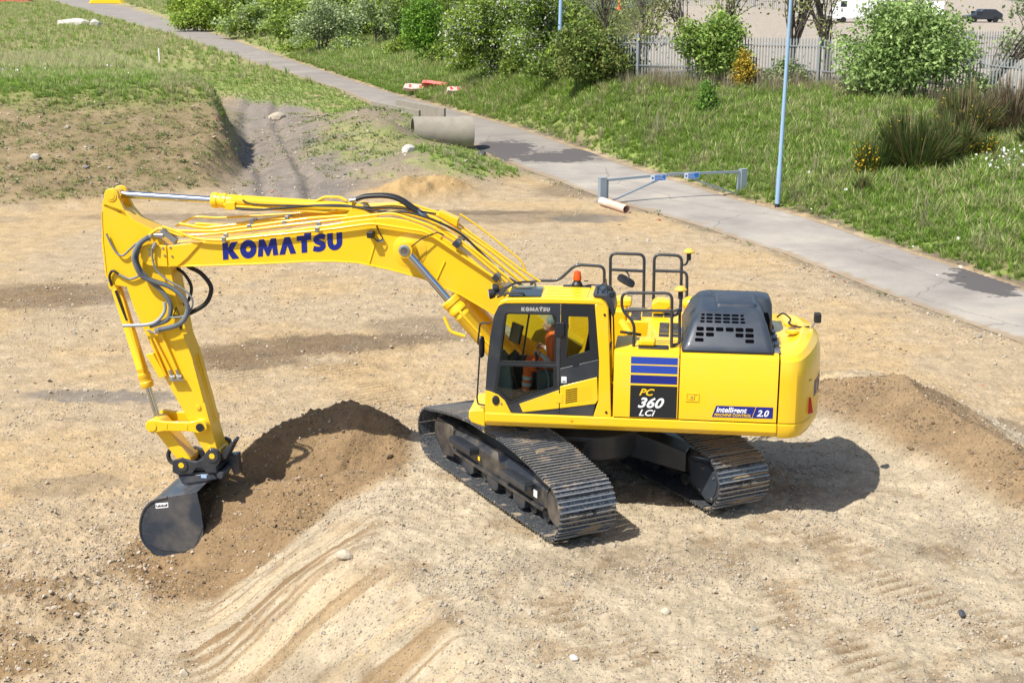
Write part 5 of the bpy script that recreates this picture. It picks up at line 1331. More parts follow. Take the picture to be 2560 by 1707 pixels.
capsule(b_, (.34,PY-.08,2.0),(.34,PY+.08,2.0),.12,.12)
for s_ in (1,-1):
    sh = Vector((.39,PY+.19*s_,2.37)); el = Vector((.40,PY+.25*s_,2.10)) if s_ > 0 else Vector((.42,PY-.25,2.12)); wr = Vector((.575,PY+.225*s_,2.235))
    capsule(b_, sh, el, .055,.045); capsule(b_, el, wr, .042,.028)
    pm = wr+Vector((.035,0,.012)); b_.ell(pm,(.045,.026,.036))
    for k in range(4):
        z_ = .028-.018*k; L0 = (.036,.042,.038,.030)[k]
        p0 = pm+Vector((.03,.014*-s_,z_)); p1 = p0+Vector((L0,.006*-s_,.004)); p2 = p1+Vector((.006,-.030*s_,-.004)); p3 = p2+Vector((-.022,-.010*s_,-.002))
        capsule(b_,p0,p1,.0105,.0095,8); capsule(b_,p1,p2,.0095,.009,8); capsule(b_,p2,p3,.009,.008,8)
    capsule(b_, pm+Vector((-.005,-.02*s_,.03)), pm+Vector((.03,-.035*s_,.055)), .0125,.010,8)
    hp = Vector((.36,PY+.10*s_,1.99)); kn = Vector((.76,PY+.13*s_,2.06)); an = Vector((.80,PY+.12*s_,1.66))
    capsule(b_, hp, kn, .085,.062); capsule(b_, kn, an, .060,.042)
    b_.ell(an+Vector((.06,0,-.06)),(.12,.045,.045))
fuse(b_, 'body', SKIN, pe, .008)
j = MB(); capsule(j, (.40,PY,2.41),(.34,PY,2.06),.145,.155); capsule(j,(.36,PY-.11,2.38),(.36,PY+.11,2.38),.10,.10)
for s_ in (1,-1): capsule(j, (.385,PY+.185*s_,2.37), ((.395,PY+.235,2.18) if s_ > 0 else (.40,PY-.24,2.18)), .068,.062)
fuse(j, 'vest', HIV, pe, .014)
j = MB()
for s_ in (1,-1): 
    el = Vector((.40,PY+.25*s_,2.10)); wr = Vector((.56,PY+.228*s_,2.225)); capsule(j, el, wr, .05,.036)
fuse(j, 'sleeves', SHIRT, pe, .012)
j = MB()
for s_ in (1,-1):
    hp = Vector((.36,PY+.10*s_,1.985)); kn = Vector((.76,PY+.13*s_,2.055)); an = Vector((.795,PY+.12*s_,1.70))
    capsule(j, hp, kn, .10,.078); capsule(j, kn, an, .078,.066)
capsule(j, (.34,PY-.09,1.98),(.34,PY+.09,1.98),.13,.13)
fuse(j, 'trousers', HIV, pe, .014)
for s_ in (1,-1):
    for f0 in (.45,.72):
        kn = Vector((.76,PY+.13*s_,2.055)); an = Vector((.795,PY+.12*s_,1.70)); a = kn.lerp(an,f0); c = kn.lerp(an,f0+.15)
        MB().tube([a,c],[.078,.074],16).build('reflective_band', REFL, pe)
    a = Vector((.80,PY+.12*s_,1.66)); j = MB(); capsule(j,a,a+Vector((0,0,-.06)),.056,.055); j.ell(a+Vector((.07,0,-.075)),(.14,.055,.055)); fuse(j,'boot',RUB,pe,.012)
j = MB(); j.ell(H+Vector((-.018,0,.035)),(.094,.084,.098),None,16,10); fuse(j,'hair',HAIR,pe,.010)
# ------------------------------------------------------------------ street furniture and site clutter
GALV = worn('galvanised_steel', (0.30, 0.36, 0.41), .5, dust=(.35,.33,.30), metal=.35, amount=.3, scale=6, rvar=.15)
BLUEP = worn('pale_blue_paint', (0.24, 0.37, 0.52), .4, dust=(.4,.4,.38), amount=.25, scale=4)
CONC = worn('old_concrete', (0.27, 0.24, 0.19), .9, dust=(.16,.14,.11), amount=.6, scale=2.2)
def place(o, x, y, z=None, rz=0.0):
    o.location = (x, y, tz(x, y) if z is None else z); o.rotation_euler[2] = rz; return o

# lamp posts
def lamp_post(name, label, loc, lean, shoulder, top=10.0, r0=.095, r1=.055, boxy=False):
    e = empty(name, loc); e.rotation_euler = lean
    MB().lathe([(r0,-.3),(r0,shoulder),(r0*.82,shoulder+.06),(r1,top)], None, 20).build('shaft', BLUEP if not boxy else BLUEP, e)
    MB().lathe([(r0*1.04,-.3),(r0*1.04,.14),(r0,.15)], None, 20).build('root_band', CABBLK, e)
    if boxy: MB().lathe([(r0*1.0,shoulder-.55),(r0*1.9,shoulder-.40),(r0*1.9,shoulder-.05),(r0*.8,shoulder+.18)], None, 10).build('collar', BLUEP, e)
    else: MB().box((r0*.75,-.05,.55),(r0*1.03,.05,1.05)).build('access_door', BLUEP, e, bevel=.006)
    MB().tube([(0,0,top),(0,.5,top+.25),(0,1.4,top+.35)],.04,8).build('bracket_arm', BLUEP, e)
    MB().box((-.14,1.3,top+.28),(.14,2.0,top+.40)).build('lantern', GALV, e, bevel=.04)
    tag(e, label, 'lamp post', 'lamp posts'); return e
lamp_post('lamp_post', 'tall pale blue lamp post at the far edge of the road near the barrier gate', (-5.0,-32.15,G0-.02), (0,R(-.75),0), 1.55)
lamp_post('lamp_post', 'pale blue lamp post rising out of the bushes beside the white-blossomed hawthorn', (5.9,-60.4,1.0), (0,R(-1.5),R(8)), 2.35, 9, .13, .09, True)

# barrier gate
ga = empty('barrier_gate', (1.62,-32.05,G0))
A = Vector((0,0,0)); Bv = Vector((-5.42,-2.95,0)); gd = Bv.normalized(); gl = Bv.length; ga.rotation_euler[2] = math.atan2(gd.y, gd.x)
for px in (0.0, gl):
    s_ = 1 if px == 0 else -1
    c = MB(); c.prism([(px-.13,-.12),(px+.13,-.12),(px+.13,.12),(px+.10,.12),(px+.10,-.08),(px-.10,-.08),(px-.10,.12),(px-.13,.12)],-.3,1.0,'z')
    c.box((px-.135,-.125,1.0),(px+.135,.125,1.012)); c.build('gate_post', GALV, ga)
def beam(p, q, w_, name):
    p = Vector(p); q = Vector(q); d = (q-p); M_ = Matrix.Translation(p) @ d.to_track_quat('X','Z').to_matrix().to_4x4()
    MB().box((0,-w_,-w_),(d.length,w_,w_),M=M_).build(name, GALV, ga)
mid = gl*.5
beam((.18,0,.90),(mid,0,.98),.045,'gate_rail'); beam((mid,0,.98),(gl-.18,0,.90),.045,'gate_rail')
beam((.20,0,.02),(.20,0,.90),.045,'gate_stile'); beam((gl-.20,0,.02),(gl-.20,0,.90),.045,'gate_stile')
beam((.34,0,.06),(mid-.35,0,.90),.03,'gate_brace'); beam((gl-.34,0,.06),(mid+.35,0,.90),.03,'gate_brace')
MB().cyl((mid,-.07,.94),(mid,.07,.94),.045,n=12).build('padlock', STL, ga)
SBL = mat('sign_blue',(.015,.16,.52),.4)
for sx0, words in ((mid-1.05,('This site should','not be entered','without permission')),(mid+.42,('Authorised','drivers and','vehicles only'))):
    b_ = MB().box((sx0,-.058,.76),(sx0+.66,-.05,1.0)).build('sign_board', WHT, ga)
    MB().box((sx0+.17,-.060,.775),(sx0+.645,-.0585,.985)).build('sign_face', SBL, ga)
    MB().lathe([(.045,0),(.045,.002)], Matrix.Translation((sx0+.085,-.0585,.88)) @ Matrix.Rotation(R(90),4,'X'), 16).build('sign_symbol', SBL, ga)
    for k, wd in enumerate(words):
        text('sign_lettering', wd, .052, Matrix.Translation((sx0+.19,-.0605,.93-.06*k)) @ Matrix.Rotation(R(90),4,'X'), WHT, ga)
tag(ga, 'low galvanised swing barrier gate with two blue signs across the road', 'gate')

# plastic drain pipe lying by the gate
pp = MB(); a = Vector((1.62,-31.75,G0+.16)); b_ = Vector((.60,-30.15,G0+.14))
TERR = worn('faded_drain_pipe', (.62,.42,.33), .6, dust=(.68,.62,.58), amount=.9, scale=1.2)
def hollow(a, b_, r, t, m_, name, parent=None, bell=None):
    d = (b_-a); q = d.to_track_quat('Z','Y').to_matrix().to_4x4(); M_ = Matrix.Translation(a) @ q; Lh = d.length
    prof = [(r-t,0),(r,0)]+([(r,Lh-bell[0]-.15),(r*bell[1],Lh-bell[0])] if bell else [])+[((r*bell[1]) if bell else r,Lh),(r-t,Lh)]
    mb = MB(); v = []; n_ = 32
    for rr, hh in prof+[prof[0]]:
        for k in range(n_):
            an = 2*math.pi*k/n_; v.append(M_ @ Vector((rr*math.cos(an), rr*math.sin(an), hh)))
    f = [(i*n_+k,i*n_+(k+1)%n_,(i+1)*n_+(k+1)%n_,(i+1)*n_+k) for i in range(len(prof)) for k in range(n_)]
    return mb.add(v,f).build(name, m_, parent)
dpo = hollow(a, b_, .155, .012, TERR, 'drain_pipe'); tag(dpo, 'short white and terracotta plastic drain pipe lying beside the gate post', 'pipe')
# concrete culvert pipe and channel piece
cpipe = hollow(Vector((11.8,-46.4,G0+.84)), Vector((9.0,-47.35,G0+.74)), .80, .11, CONC, 'concrete_pipe', None, (.55,1.07))
tag(cpipe, 'large concrete drain pipe section lying half buried on the verge', 'pipe')
che = MB(); che.prism([(-.95,0),(.95,0),(.95,1.15),(.80,1.15),(.80,.16),(-.80,.16),(-.80,1.15),(-.95,1.15)], 0, 5.0, 'x')
chn = che.build('concrete_channel', CONC, None, bevel=.02); chn.location = (12.8,-57.3,G0-.30); chn.rotation_euler = (0,R(-1.5),math.atan2(-8.2,5.4)+R(12))
tag(chn, 'grey concrete channel section standing on the verge behind the pipe', 'channel')
# fallen red and white plastic barriers
REDP = worn('faded_red_plastic', (.62,.045,.03), .5, dust=(.7,.45,.4), amount=.5, scale=2)
PINK = worn('faded_white_plastic', (.66,.48,.42), .6, dust=(.6,.10,.08), amount=.5, scale=1.6)
def barrier(x, y, rz, tilt, L_, m_, m2, label):
    e = empty('plastic_barrier', (x,y,tz(x,y)+.22), 0); e.rotation_euler = (tilt,R(-6),rz); e.scale = (1.4,1.3,1.1)
    MB().prism([(-L_/2,0),(-L_/2+.12,.42),(-L_/2+.35,.50),(L_/2-.35,.46),(L_/2-.1,.38),(L_/2,0),(L_/4,-.05),(0,.05),(-L_/4,-.05)],-.10,.10).build('panel', m_, e, bevel=.03)
    for k in (-.3,0,.3): MB().box((k*L_-.06,-.13,.08),(k*L_+.06,.13,.34)).build('rib', m2, e, bevel=.02)
    MB().box((-L_*.3,-.22,-.06),(-L_*.2,.22,0)).build('foot', m2, e, bevel=.02)
    tag(e, label, 'barrier', 'discarded plastic barriers')
barrier(16.6,-73.6,R(15),R(52),1.7,PINK,REDP,'leftmost discarded red and white plastic barrier on the grass by the road')
barrier(15.2,-73.4,R(-12),R(-48),1.9,REDP,REDP,'bright red discarded plastic barrier lying between two paler ones')
barrier(13.2,-69.3,R(30),R(62),1.2,PINK,REDP,'crumpled pale pink plastic barrier nearest to the concrete channel')
# stake, stones
st_ = MB().prism([(-.035,-.02),(.035,-.02),(.035,.02),(-.035,.02)],-.2,1.25,'z').build('marker_stake', WHT); place(st_,46.3,-102.2); st_.scale = (1.6,1.6,1); tag(st_,'small white marker stake in the grass on top of the bank','stake')
STN = [worn('pale_stone',(.42,.36,.27),.9,dust=(.30,.25,.18),amount=.5,scale=5), worn('dark_stone',(.05,.055,.065),.8,dust=(.3,.25,.2),amount=.2,scale=5), worn('white_stone',(.48,.45,.40),.9,amount=.4,scale=4)]
def rock_mesh(seed, r, n=2, sq=1.0):
    rnd = random.Random(seed); bm = bmesh.new(); bmesh.ops.create_icosphere(bm, subdivisions=n, radius=1)
    dirs = [Vector((rnd.gauss(0,1),rnd.gauss(0,1),rnd.gauss(0,1))).normalized() for _ in range(9)]; ds = [rnd.uniform(.55,.95) for _ in dirs]
    for v in bm.verts:
        for d, k in zip(dirs, ds):
            t = v.co.dot(d)
            if t > k: v.co -= d*(t-k)
        v.co = Vector((v.co.x*r[0], v.co.y*r[1], v.co.z*r[2]))
    me = bpy.data.meshes.new('stone'); bm.to_mesh(me); bm.free(); return me
for (x, y, r, m_, lab) in [(2.98,3.2,(.13,.09,.09),0,'pale blocky stone on the graded slope below the near track'),
                           (-4.84,4.15,(.075,.06,.05),1,'small dark grey stone at the lower right of the gravel'),
                           (24.4,-32.2,(.24,.2,.17),2,'pale grey stone low on the brown hillside at left'),
                           (22.6,-59.5,(.62,.5,.42),0,'rounded boulder beside the rutted track in the gully'),
                           (10.3,-37.9,(.34,.3,.26),2,'pale boulder on the mound in front of the concrete pipe'),
                           (8.1,-44.6,(.30,.22,.20),1,'black lump of rubble at the roadside by the pipe end'),
                           (87.5,-174.5,(3.2,2.4,.75),2,'flat pale slab among the grass beside the far road'),
                           (80.3,-166.8,(1.3,1.0,1.0),2,'pale stone block at the edge of the far road'),
                           (-.3,5.9,(.06,.05,.045),2,'small whitish stone near the bottom of the gravel'),
                           (4.9,4.3,(.085,.07,.06),0,'rounded tan stone at the foot of the streaked slope'),
                           (-1.3,4.55,(.07,.06,.05),0,'tan lump on the gravel right of the near track')]:
    o = link('stone', rock_mesh(int(abs(x*97+y*31)), r), STN[m_]); place(o, x, y, tz(x,y)+r[2]*.35, x); tag(o, lab, 'stone', 'loose stones')
# far clutter in the yard
def box_van(x, y, rz, L_, h, w_, body, label, cat='van'):
    z = tz(x,y); e = empty('parked_van' if cat == 'van' else 'parked_car', (x,y,z), rz)
    if cat == 'van': prof = [(-L_/2,.45),(L_/2-.1,.45),(L_/2,.8),(L_/2-.25,1.15),(L_/2-1.1,h*.82),(L_/2-1.5,h),(-L_/2,h)]
    else: prof = [(-L_/2,.35),(L_/2,.35),(L_/2,.75),(L_/2-1.1,.9),(L_/2-1.8,h),(-L_/2+.9,h),(-L_/2,.95)]
    MB().prism(prof,-w_/2,w_/2).build('body', body, e, bevel=.06)
    gl_ = mat('vehicle_glass',(.02,.025,.03),.1)
    for s_ in (-1,1):
        MB().box((L_/2-1.75,s_*w_/2-.01,h*.62),(L_/2-1.05,s_*w_/2+.01,h*.84)).build('window', gl_, e)
        for wx_ in (-L_*.3,L_*.3): MB().cyl((wx_,s_*(w_/2-.16),.34),(wx_,s_*(w_/2+.02),.34),.34,n=20).build('wheel', RUB, e)
    MB().box((L_/2-.02,-w_*.4,.55),(L_/2+.05,w_*.4,.72)).build('bumper', RUB, e)
    tag(e, label, cat, 'vehicles parked in the yard'); return e
VW = mat('white_vehicle_paint',(.78,.78,.77),.3); VD = mat('dark_vehicle_paint',(.03,.035,.045),.3)
box_van(-21.5,-146,R(5),7.2,2.9,2.2,VW,'white lorry in the yard behind the big green bush')
box_van(-29.3,-143,R(80),5.2,2.5,2.0,VW,'white van seen end-on right of the white lorry')
box_van(-36,-150,R(10),4.2,1.5,1.8,VD,'dark car in the yard at the far right edge','car')
cn = MB(); cn.box((-.22,-.22,0),(.22,.22,.04)); cn.lathe([(.17,.04),(.05,.8),(.03,.82)],None,14); co = cn.build('traffic_cone', mat('cone_orange',(.75,.10,.02),.5)); place(co, 7.8,-176); co.scale=(1.7,1.7,1.7); tag(co,'orange traffic cone beside the fence at the back of the yard','cone')
rs = MB().prism([(-.8,0),(.8,0),(.6,.7),(0,1.1),(-.6,.8)],-.6,.6).build('plastic_sheeting', REDP, None, bevel=.1); place(rs,147,-277); rs.scale=(4.5,2,3.0); tag(rs,'heap of red plastic sheeting at the top left corner','sheeting')
rs = MB().prism([(-.8,0),(.8,0),(.6,.5),(.1,.8),(-.6,.5)],-.6,.6).build('yellow_sacks', YTXT, None, bevel=.1); place(rs,124,-273); rs.scale=(5,2,2.2); tag(rs,'yellow sacks beside the road at the top edge','sacks')

# ------------------------------------------------------------------ palisade fences
def fence(pts, h, step, label, m_, sink=.05, rails=(.35,.82), tall=()):
    P = [Vector((x,y,0)) for x, y in pts]; e = empty('palisade_fence', (pts[0][0],pts[0][1],tz(*pts[0])))
    org = Vector(e.location)
    pm = MB(); w_ = .034
    pm.prism([(-w_,0),(w_,0),(w_,h-.10),(w_*.2,h),(-w_*.2,h),(-w_,h-.10)],-.006,.006)
    me = pm.mesh('pale', smooth=False); me.materials.append(m_)
    post = MB().box((-.06,-.05,-.3),(.06,.05,h+.05)).mesh('post', smooth=False); post.materials.append(m_)
    cnt = 0
    for a, b_ in zip(P[:-1], P[1:]):
        d = b_-a; Lf = d.length; n_ = max(1,int(Lf/step)); an = math.atan2(d.y,d.x)
        npost = max(1,round(Lf/2.75))
        for k in range(npost+(1 if b_ == P[-1] else 0)):
            q = a.lerp(b_,k/npost); o = bpy.data.objects.new('post',post); COL.objects.link(o); o.parent = e
            o.location = Vector((q.x,q.y,tz(q.x,q.y)-sink))-org+Vector((math.sin(an)*.07,-math.cos(an)*.07,0)); o.rotation_euler[2] = an
        for k in range(n_):
            q = a.lerp(b_,(k+.5)/n_); o = bpy.data.objects.new('pale',me); COL.objects.link(o); o.parent = e
            o.location = Vector((q.x,q.y,tz(q.x,q.y)-sink))-org; o.rotation_euler[2] = an; cnt += 1
        za, zb = tz(a.x,a.y), tz(b_.x,b_.y)
        for f_ in rails:
            r_ = MB(); p0 = Vector((a.x,a.y,za+h*f_))-org; p1 = Vector((b_.x,b_.y,zb+h*f_))-org; nrm = Vector((math.sin(an),-math.cos(an),0))*.03
            r_.add([p0+nrm*.4-Vector((0,0,.025)),p1+nrm*.4-Vector((0,0,.025)),p1+nrm*.4+Vector((0,0,.025)),p0+nrm*.4+Vector((0,0,.025)),p0+nrm*2-Vector((0,0,.025)),p1+nrm*2-Vector((0,0,.025)),p1+nrm*2+Vector((0,0,.025)),p0+nrm*2+Vector((0,0,.025))],[(0,1,2,3),(4,5,6,7),(0,1,5,4),(3,2,6,7)]).build('rail', m_, e, smooth=False)
    tag(e, label, 'fence', 'palisade fences'); return e
PAL = worn('weathered_galvanised_pale', (0.27,0.295,0.305), .55, dust=(.13,.12,.11), metal=.2, amount=.4, scale=3)
fence([(2.6,-54.5),(1.09,-53.9),(-2.0,-53.1),(-4.2,-52.4),(-8,-50.8),(-12.5,-49.2),(-17,-46.5),(-21,-44)],2.5,.158,'long grey palisade fence along the top of the grass bank',PAL)
fence([(-14.5,-74.3),(-20,-75),(-27,-75.6)],2.5,.17,'second palisade fence inside the yard behind the big bush',PAL)
fence([(20,-178),(9,-180),(-6,-182),(-24,-185)],2.6,.30,'distant grey fence along the back of the yard',PAL)
# ------------------------------------------------------------------ trees and shrubs
def leafmat(name, trans=.35, rough=.55):
    m = mat(name,(.1,.15,.03),rough); t = m.node_tree; b_ = t.nodes['Principled BSDF']
    vc = N(m,'ShaderNodeVertexColor'); vc.layer_name = 'leaf'
    L(m, vc.outputs['Color'], b_.inputs['Base Color']); b_.inputs['Specular IOR Level'].default_value = .3
    tl = N(m,'ShaderNodeBsdfTranslucent'); L(m, vc.outputs['Color'], tl.inputs['Color'])
    mx = N(m,'ShaderNodeMixShader'); mx.inputs[0].default_value = trans
    out = [n for n in t.nodes if n.type == 'OUTPUT_MATERIAL'][0]
    L(m, b_.outputs[0], mx.inputs[1]); L(m, tl.outputs[0], mx.inputs[2]); L(m, mx.outputs[0], out.inputs['Surface']); return m
LEAF = leafmat('foliage'); GRS = leafmat('grass_blades', .45, .6)
BARK = worn('bark',(.085,.07,.052),.95,dust=(.16,.15,.12),amount=.6,scale=9)
TWIG = worn('dry_twigs',(.20,.155,.10),.95,dust=(.10,.075,.05),amount=.6,scale=5)
def leaves_mesh(name, C_, S, col, rs, up=.25, aspect=1.9):
    """one quad (folded along its length) per leaf"""
    n = len(C_); nrm = rs.normal(size=(n,3)); nrm[:,2] += up*2; nrm /= np.linalg.norm(nrm,axis=1)[:,None]
    t = rs.normal(size=(n,3)); t -= nrm*(t*nrm).sum(1)[:,None]; t /= np.linalg.norm(t,axis=1)[:,None]
    b_ = np.cross(nrm,t); S = S[:,None]
    v = np.stack([C_-t*S*aspect*.5, C_+b_*S*.5+nrm*S*.12, C_+t*S*aspect*.5, C_-b_*S*.5+nrm*S*.12],1).reshape(-1,3)
    me = bpy.data.meshes.new(name); me.vertices.add(4*n); me.vertices.foreach_set('co',v.ravel())
    me.loops.add(4*n); me.loops.foreach_set('vertex_index',np.arange(4*n,dtype=np.int32))
    me.polygons.add(n); me.polygons.foreach_set('loop_start',np.arange(0,4*n,4,dtype=np.int32)); me.update(calc_edges=True)
    ca_ = me.color_attributes.new('leaf','FLOAT_COLOR','POINT')
    cc = np.concatenate([np.repeat(np.clip(col,0,1),4,0),np.ones((4*n,1))],1); ca_.data.foreach_set('color',cc.ravel().astype(np.float32)); return me
def tree(name, label, cat, base, blobs, n_leaf, size, cols, seed, trunks=((0,0),), tr=.09, blossom=0.0, bcol=(.72,.72,.66), group=None, clump=.30, limbs=26, gap=.35, up=.25, twig_only=False, twigm=None, shell=.55, aspect=1.9):
    """blobs: (dx,dy,dz,rx,ry,rz) relative to the base; leaves sit in clumps at the limb ends"""
    rs = np.random.RandomState(seed); x, y = base[0], base[1]; z = tz(x,y) if len(base) < 3 else base[2]
    nb_ = []
    for b_ in blobs:
        nb_.append((b_[0],b_[1],b_[2],b_[3]*.78,b_[4]*.78,b_[5]*.78))
        for _ in range(5):
            q = rs.normal(size=3); q /= np.linalg.norm(q); q[2] = abs(q[2])*.9-.15; f_ = rs.uniform(.28,.5)
            nb_.append((b_[0]+q[0]*b_[3]*.8,b_[1]+q[1]*b_[4]*.8,max(b_[2]+q[2]*b_[5]*.85,.2),b_[3]*f_,b_[4]*f_,b_[5]*f_))
    blobs = nb_
    e = empty(name,(x,y,z)); vol = np.array([b_[3]*b_[4]*b_[5] for b_ in blobs]); vol = vol/vol.sum()
    nc = max(12,int(n_leaf/28)); bi = rs.choice(len(blobs),nc,p=vol); B = np.array(blobs)[bi]
    d = rs.normal(size=(nc,3)); d /= np.linalg.norm(d,axis=1)[:,None]; rad = (shell+(1-shell)*rs.rand(nc))**1.0
    rad = np.where(rs.rand(nc) < gap, rs.rand(nc)**.5, rad)
    cc = B[:,:3]+d*B[:,3:6]*rad[:,None]; cc[:,2] = np.maximum(cc[:,2],.05)
    # trunk and limbs
    tm = MB(); ends = cc[rs.choice(nc,min(limbs,nc),replace=False)]
    cen = (np.array(blobs)[:,:3]*vol[:,None]).sum(0)
    for k,(tx,ty) in enumerate(trunks):
        top = Vector((cen[0]*.6+tx*1.4+rs.normal()*.1, cen[1]*.6+ty*1.4+rs.normal()*.1, cen[2]*.85))
        P = catmull([(tx,ty,-.25),(tx*1.1+rs.normal()*.05,ty*1.1+rs.normal()*.05,top.z*.35),(top.x*.7+rs.normal()*.08,top.y*.7,top.z*.7),tuple(top)],4)
        tm.tube(P,[tr*(1-.72*i/(len(P)-1)) for i in range(len(P))],7)
        for q in ends[k::len(trunks)]:
            f_ = rs.uniform(.25,.95); s_ = P[int(f_*(len(P)-1))]; m_ = s_.lerp(Vector(q),.55)+Vector((rs.normal()*.12,rs.normal()*.12,.12+rs.rand()*.15))
            C2 = catmull([tuple(s_),tuple(m_),tuple(q)],4); r0 = tr*.42*(1-.5*f_)
            tm.tube(C2,[max(r0*(1-.8*i/(len(C2)-1)),.008) for i in range(len(C2))],5)
            for _ in range(2):
                w0 = C2[rs.randint(3,len(C2)-1)]; w1 = w0+Vector((rs.normal()*.35,rs.normal()*.35,rs.rand()*.4)); tm.tube([w0,w0.lerp(w1,.5)+Vector((0,0,.05)),w1],[.010,.008,.004],4)
    tm.build('trunk', twigm or BARK, e)
    if not twig_only:
        k = rs.choice(nc,n_leaf); C_ = cc[k]+rs.normal(size=(n_leaf,3))*clump*np.array([1,1,.75]); C_[:,2] = np.maximum(C_[:,2],.03)
        tone = (2.55 if y < -95 else 2.05)*rs.uniform(.7,1.25,nc)[k]*rs.uniform(.75,1.25,n_leaf); ci = rs.randint(0,len(cols),nc)[k]
        ci = np.where(rs.rand(n_leaf) < .25, rs.randint(0,len(cols),n_leaf), ci)
        col = np.array(cols)[ci]*tone[:,None]; S = size*rs.uniform(.6,1.35,n_leaf)
        if blossom:
            bc = rs.rand(nc) < .6; bl = (rs.rand(n_leaf) < blossom*np.where(bc[k],1.5,.2)); col[bl] = np.array(bcol)*rs.uniform(.8,1.1,(bl.sum(),1)); S[bl] *= .75
        o = link('crown', leaves_mesh('crown',C_,S,col,rs,up,aspect), LEAF, e)
    tag(e, label, cat, group); return e
G1 = [(.115,.155,.022),(.14,.18,.028),(.09,.13,.022)]            # fresh green
G2 = [(.13,.16,.075),(.16,.185,.10),(.11,.14,.06)]               # grey green
G3 = [(.075,.11,.022),(.095,.135,.027),(.065,.09,.022)]             # dark green
G4 = [(.12,.17,.055),(.10,.15,.045),(.15,.20,.075)]               # pale green of the big bush
tree('hedge_tree','leftmost light green tree of the row along the far road','tree',(69,-173),[(0,0,3.0,3.4,3,2.6),(-3,1,1.4,2.6,2,1.4)],3500,.26,G1,1,tr=.2,group='trees beside the far road',clump=.5)
tree('hedge_tree','second light green tree of the row along the far road','tree',(57,-160),[(0,0,3.4,3.4,3,3),(3,0,1.8,2.4,2,1.7),(-3,0,2.4,2.6,2.4,2)],5000,.25,G1+G2[:1],2,tr=.2,group='trees beside the far road',clump=.5,trunks=((0,0),(.8,.3)))
tree('hedge_tree','dense dark green tree behind the grey willows','tree',(44,-147),[(0,0,3.2,4.5,3,3.2),(-5,0,3,3.5,3,3)],6500,.24,G3+G1,3,tr=.2,group='trees beside the far road',clump=.5)
tree('willow_tree','grey-green willow with dark leaning trunks by the road bend','tree',(32.4,-107.6),[(0,0,3.1,2.7,2.2,2.3),(2.4,0,2.2,1.6,1.5,1.4),(-2.2,0,2.8,1.9,1.6,1.8)],4200,.15,G2,4,trunks=((0,0),(.3,.2),(-.4,.1)),tr=.13,clump=.36,group='willows along the road',limbs=40,gap=.5)
tree('willow_tree','slimmer grey-green willow right of the leaning one','tree',(26.6,-104.5),[(0,0,3.2,1.9,1.8,2.5),(-1.8,0,2.6,1.8,1.5,2.0)],3600,.15,G2+G1[:1],5,trunks=((0,0),(-.9,.2)),tr=.11,clump=.36,group='willows along the road',limbs=36,gap=.5)
tree('willow_tree','grey-green willow between the dark tree and the bright green one','tree',(23,-99.5),[(0,0,3.6,2.4,2,2.4),(-2,0,1.8,1.5,1.4,1.5)],4200,.16,G2+G1,6,trunks=((0,0),(.6,0)),tr=.11,clump=.38,group='willows along the road',limbs=30)
tree('larch_tree','bright green feathery tree left of the hawthorn','tree',(18.4,-86),[(0,0,2.4,1.7,1.5,2.3),(.3,0,4.0,1.3,1.2,1.4),(-1.2,0,1.4,1.3,1.2,1.2)],5200,.14,[(.09,.17,.018),(.115,.20,.025),(.07,.13,.02)],7,tr=.13,clump=.34)
tree('hawthorn_tree','broad hawthorn covered in white blossom above the plastic barriers','tree',(10.6,-69.5),[(0,0,2.5,2.6,2.2,2.3),(-2.1,.3,2.2,2.0,1.8,1.9),(2.4,.2,2.6,1.9,1.7,2.0),(0,.2,4.2,2.6,2,1.6),(-1,.8,1.0,2.4,1.5,.9)],16000,.125,[(.10,.15,.02),(.13,.175,.026),(.075,.115,.02)],8,trunks=((0,0),(.5,.2),(-.5,.1)),tr=.14,blossom=.22,clump=.30,limbs=40)
tree('hawthorn_tree','hawthorn with white blossom leaning over the bank beside the lamp post','tree',(7.2,-64),[(0,0,2.0,1.9,1.7,1.9),(0,.3,3.8,1.6,1.5,1.5),(-.6,.8,.9,1.7,1.3,.8)],8500,.12,[(.10,.15,.02),(.13,.175,.026),(.075,.115,.02)],9,trunks=((0,0),(.4,.1)),tr=.11,blossom=.26,clump=.28,limbs=30)
tree('bush','dense olive green bush right of the lamp post','bush',(3.9,-54.6),[(0,0,1.3,1.5,1.3,1.2),(-1.6,.2,1.2,1.3,1.2,1.1),(.6,0,2.4,1.3,1.2,1.0),(-.9,0,2.2,1.5,1.2,.9)],9500,.11,G3+[(.10,.13,.028),(.12,.12,.04)],10,trunks=((0,0),(-.8,.1),(.5,0)),tr=.05,clump=.24,limbs=34)
tree('birch_sapling','leafy green sapling in front of the palisade fence','tree',(-2.7,-52.2),[(0,0,1.5,1.25,1.1,1.3),(-.5,0,2.6,1.1,1,1.0),(.9,0,2.3,.9,.9,.9),(-1.3,.1,1.2,.8,.8,.8)],7000,.115,[(.12,.18,.035),(.10,.155,.03),(.15,.20,.05)],11,trunks=((0,0),(.3,.1)),tr=.06,clump=.27,limbs=30,gap=.45)
tree('conifer_shrub','small yellowish brown conifer in front of the fence','shrub',(-4.35,-51.2),[(0,0,.7,.62,.55,.75),(0,0,1.5,.42,.4,.5)],3200,.075,[(.27,.19,.02),(.20,.15,.02),(.32,.24,.035)],12,tr=.04,clump=.15,limbs=16)
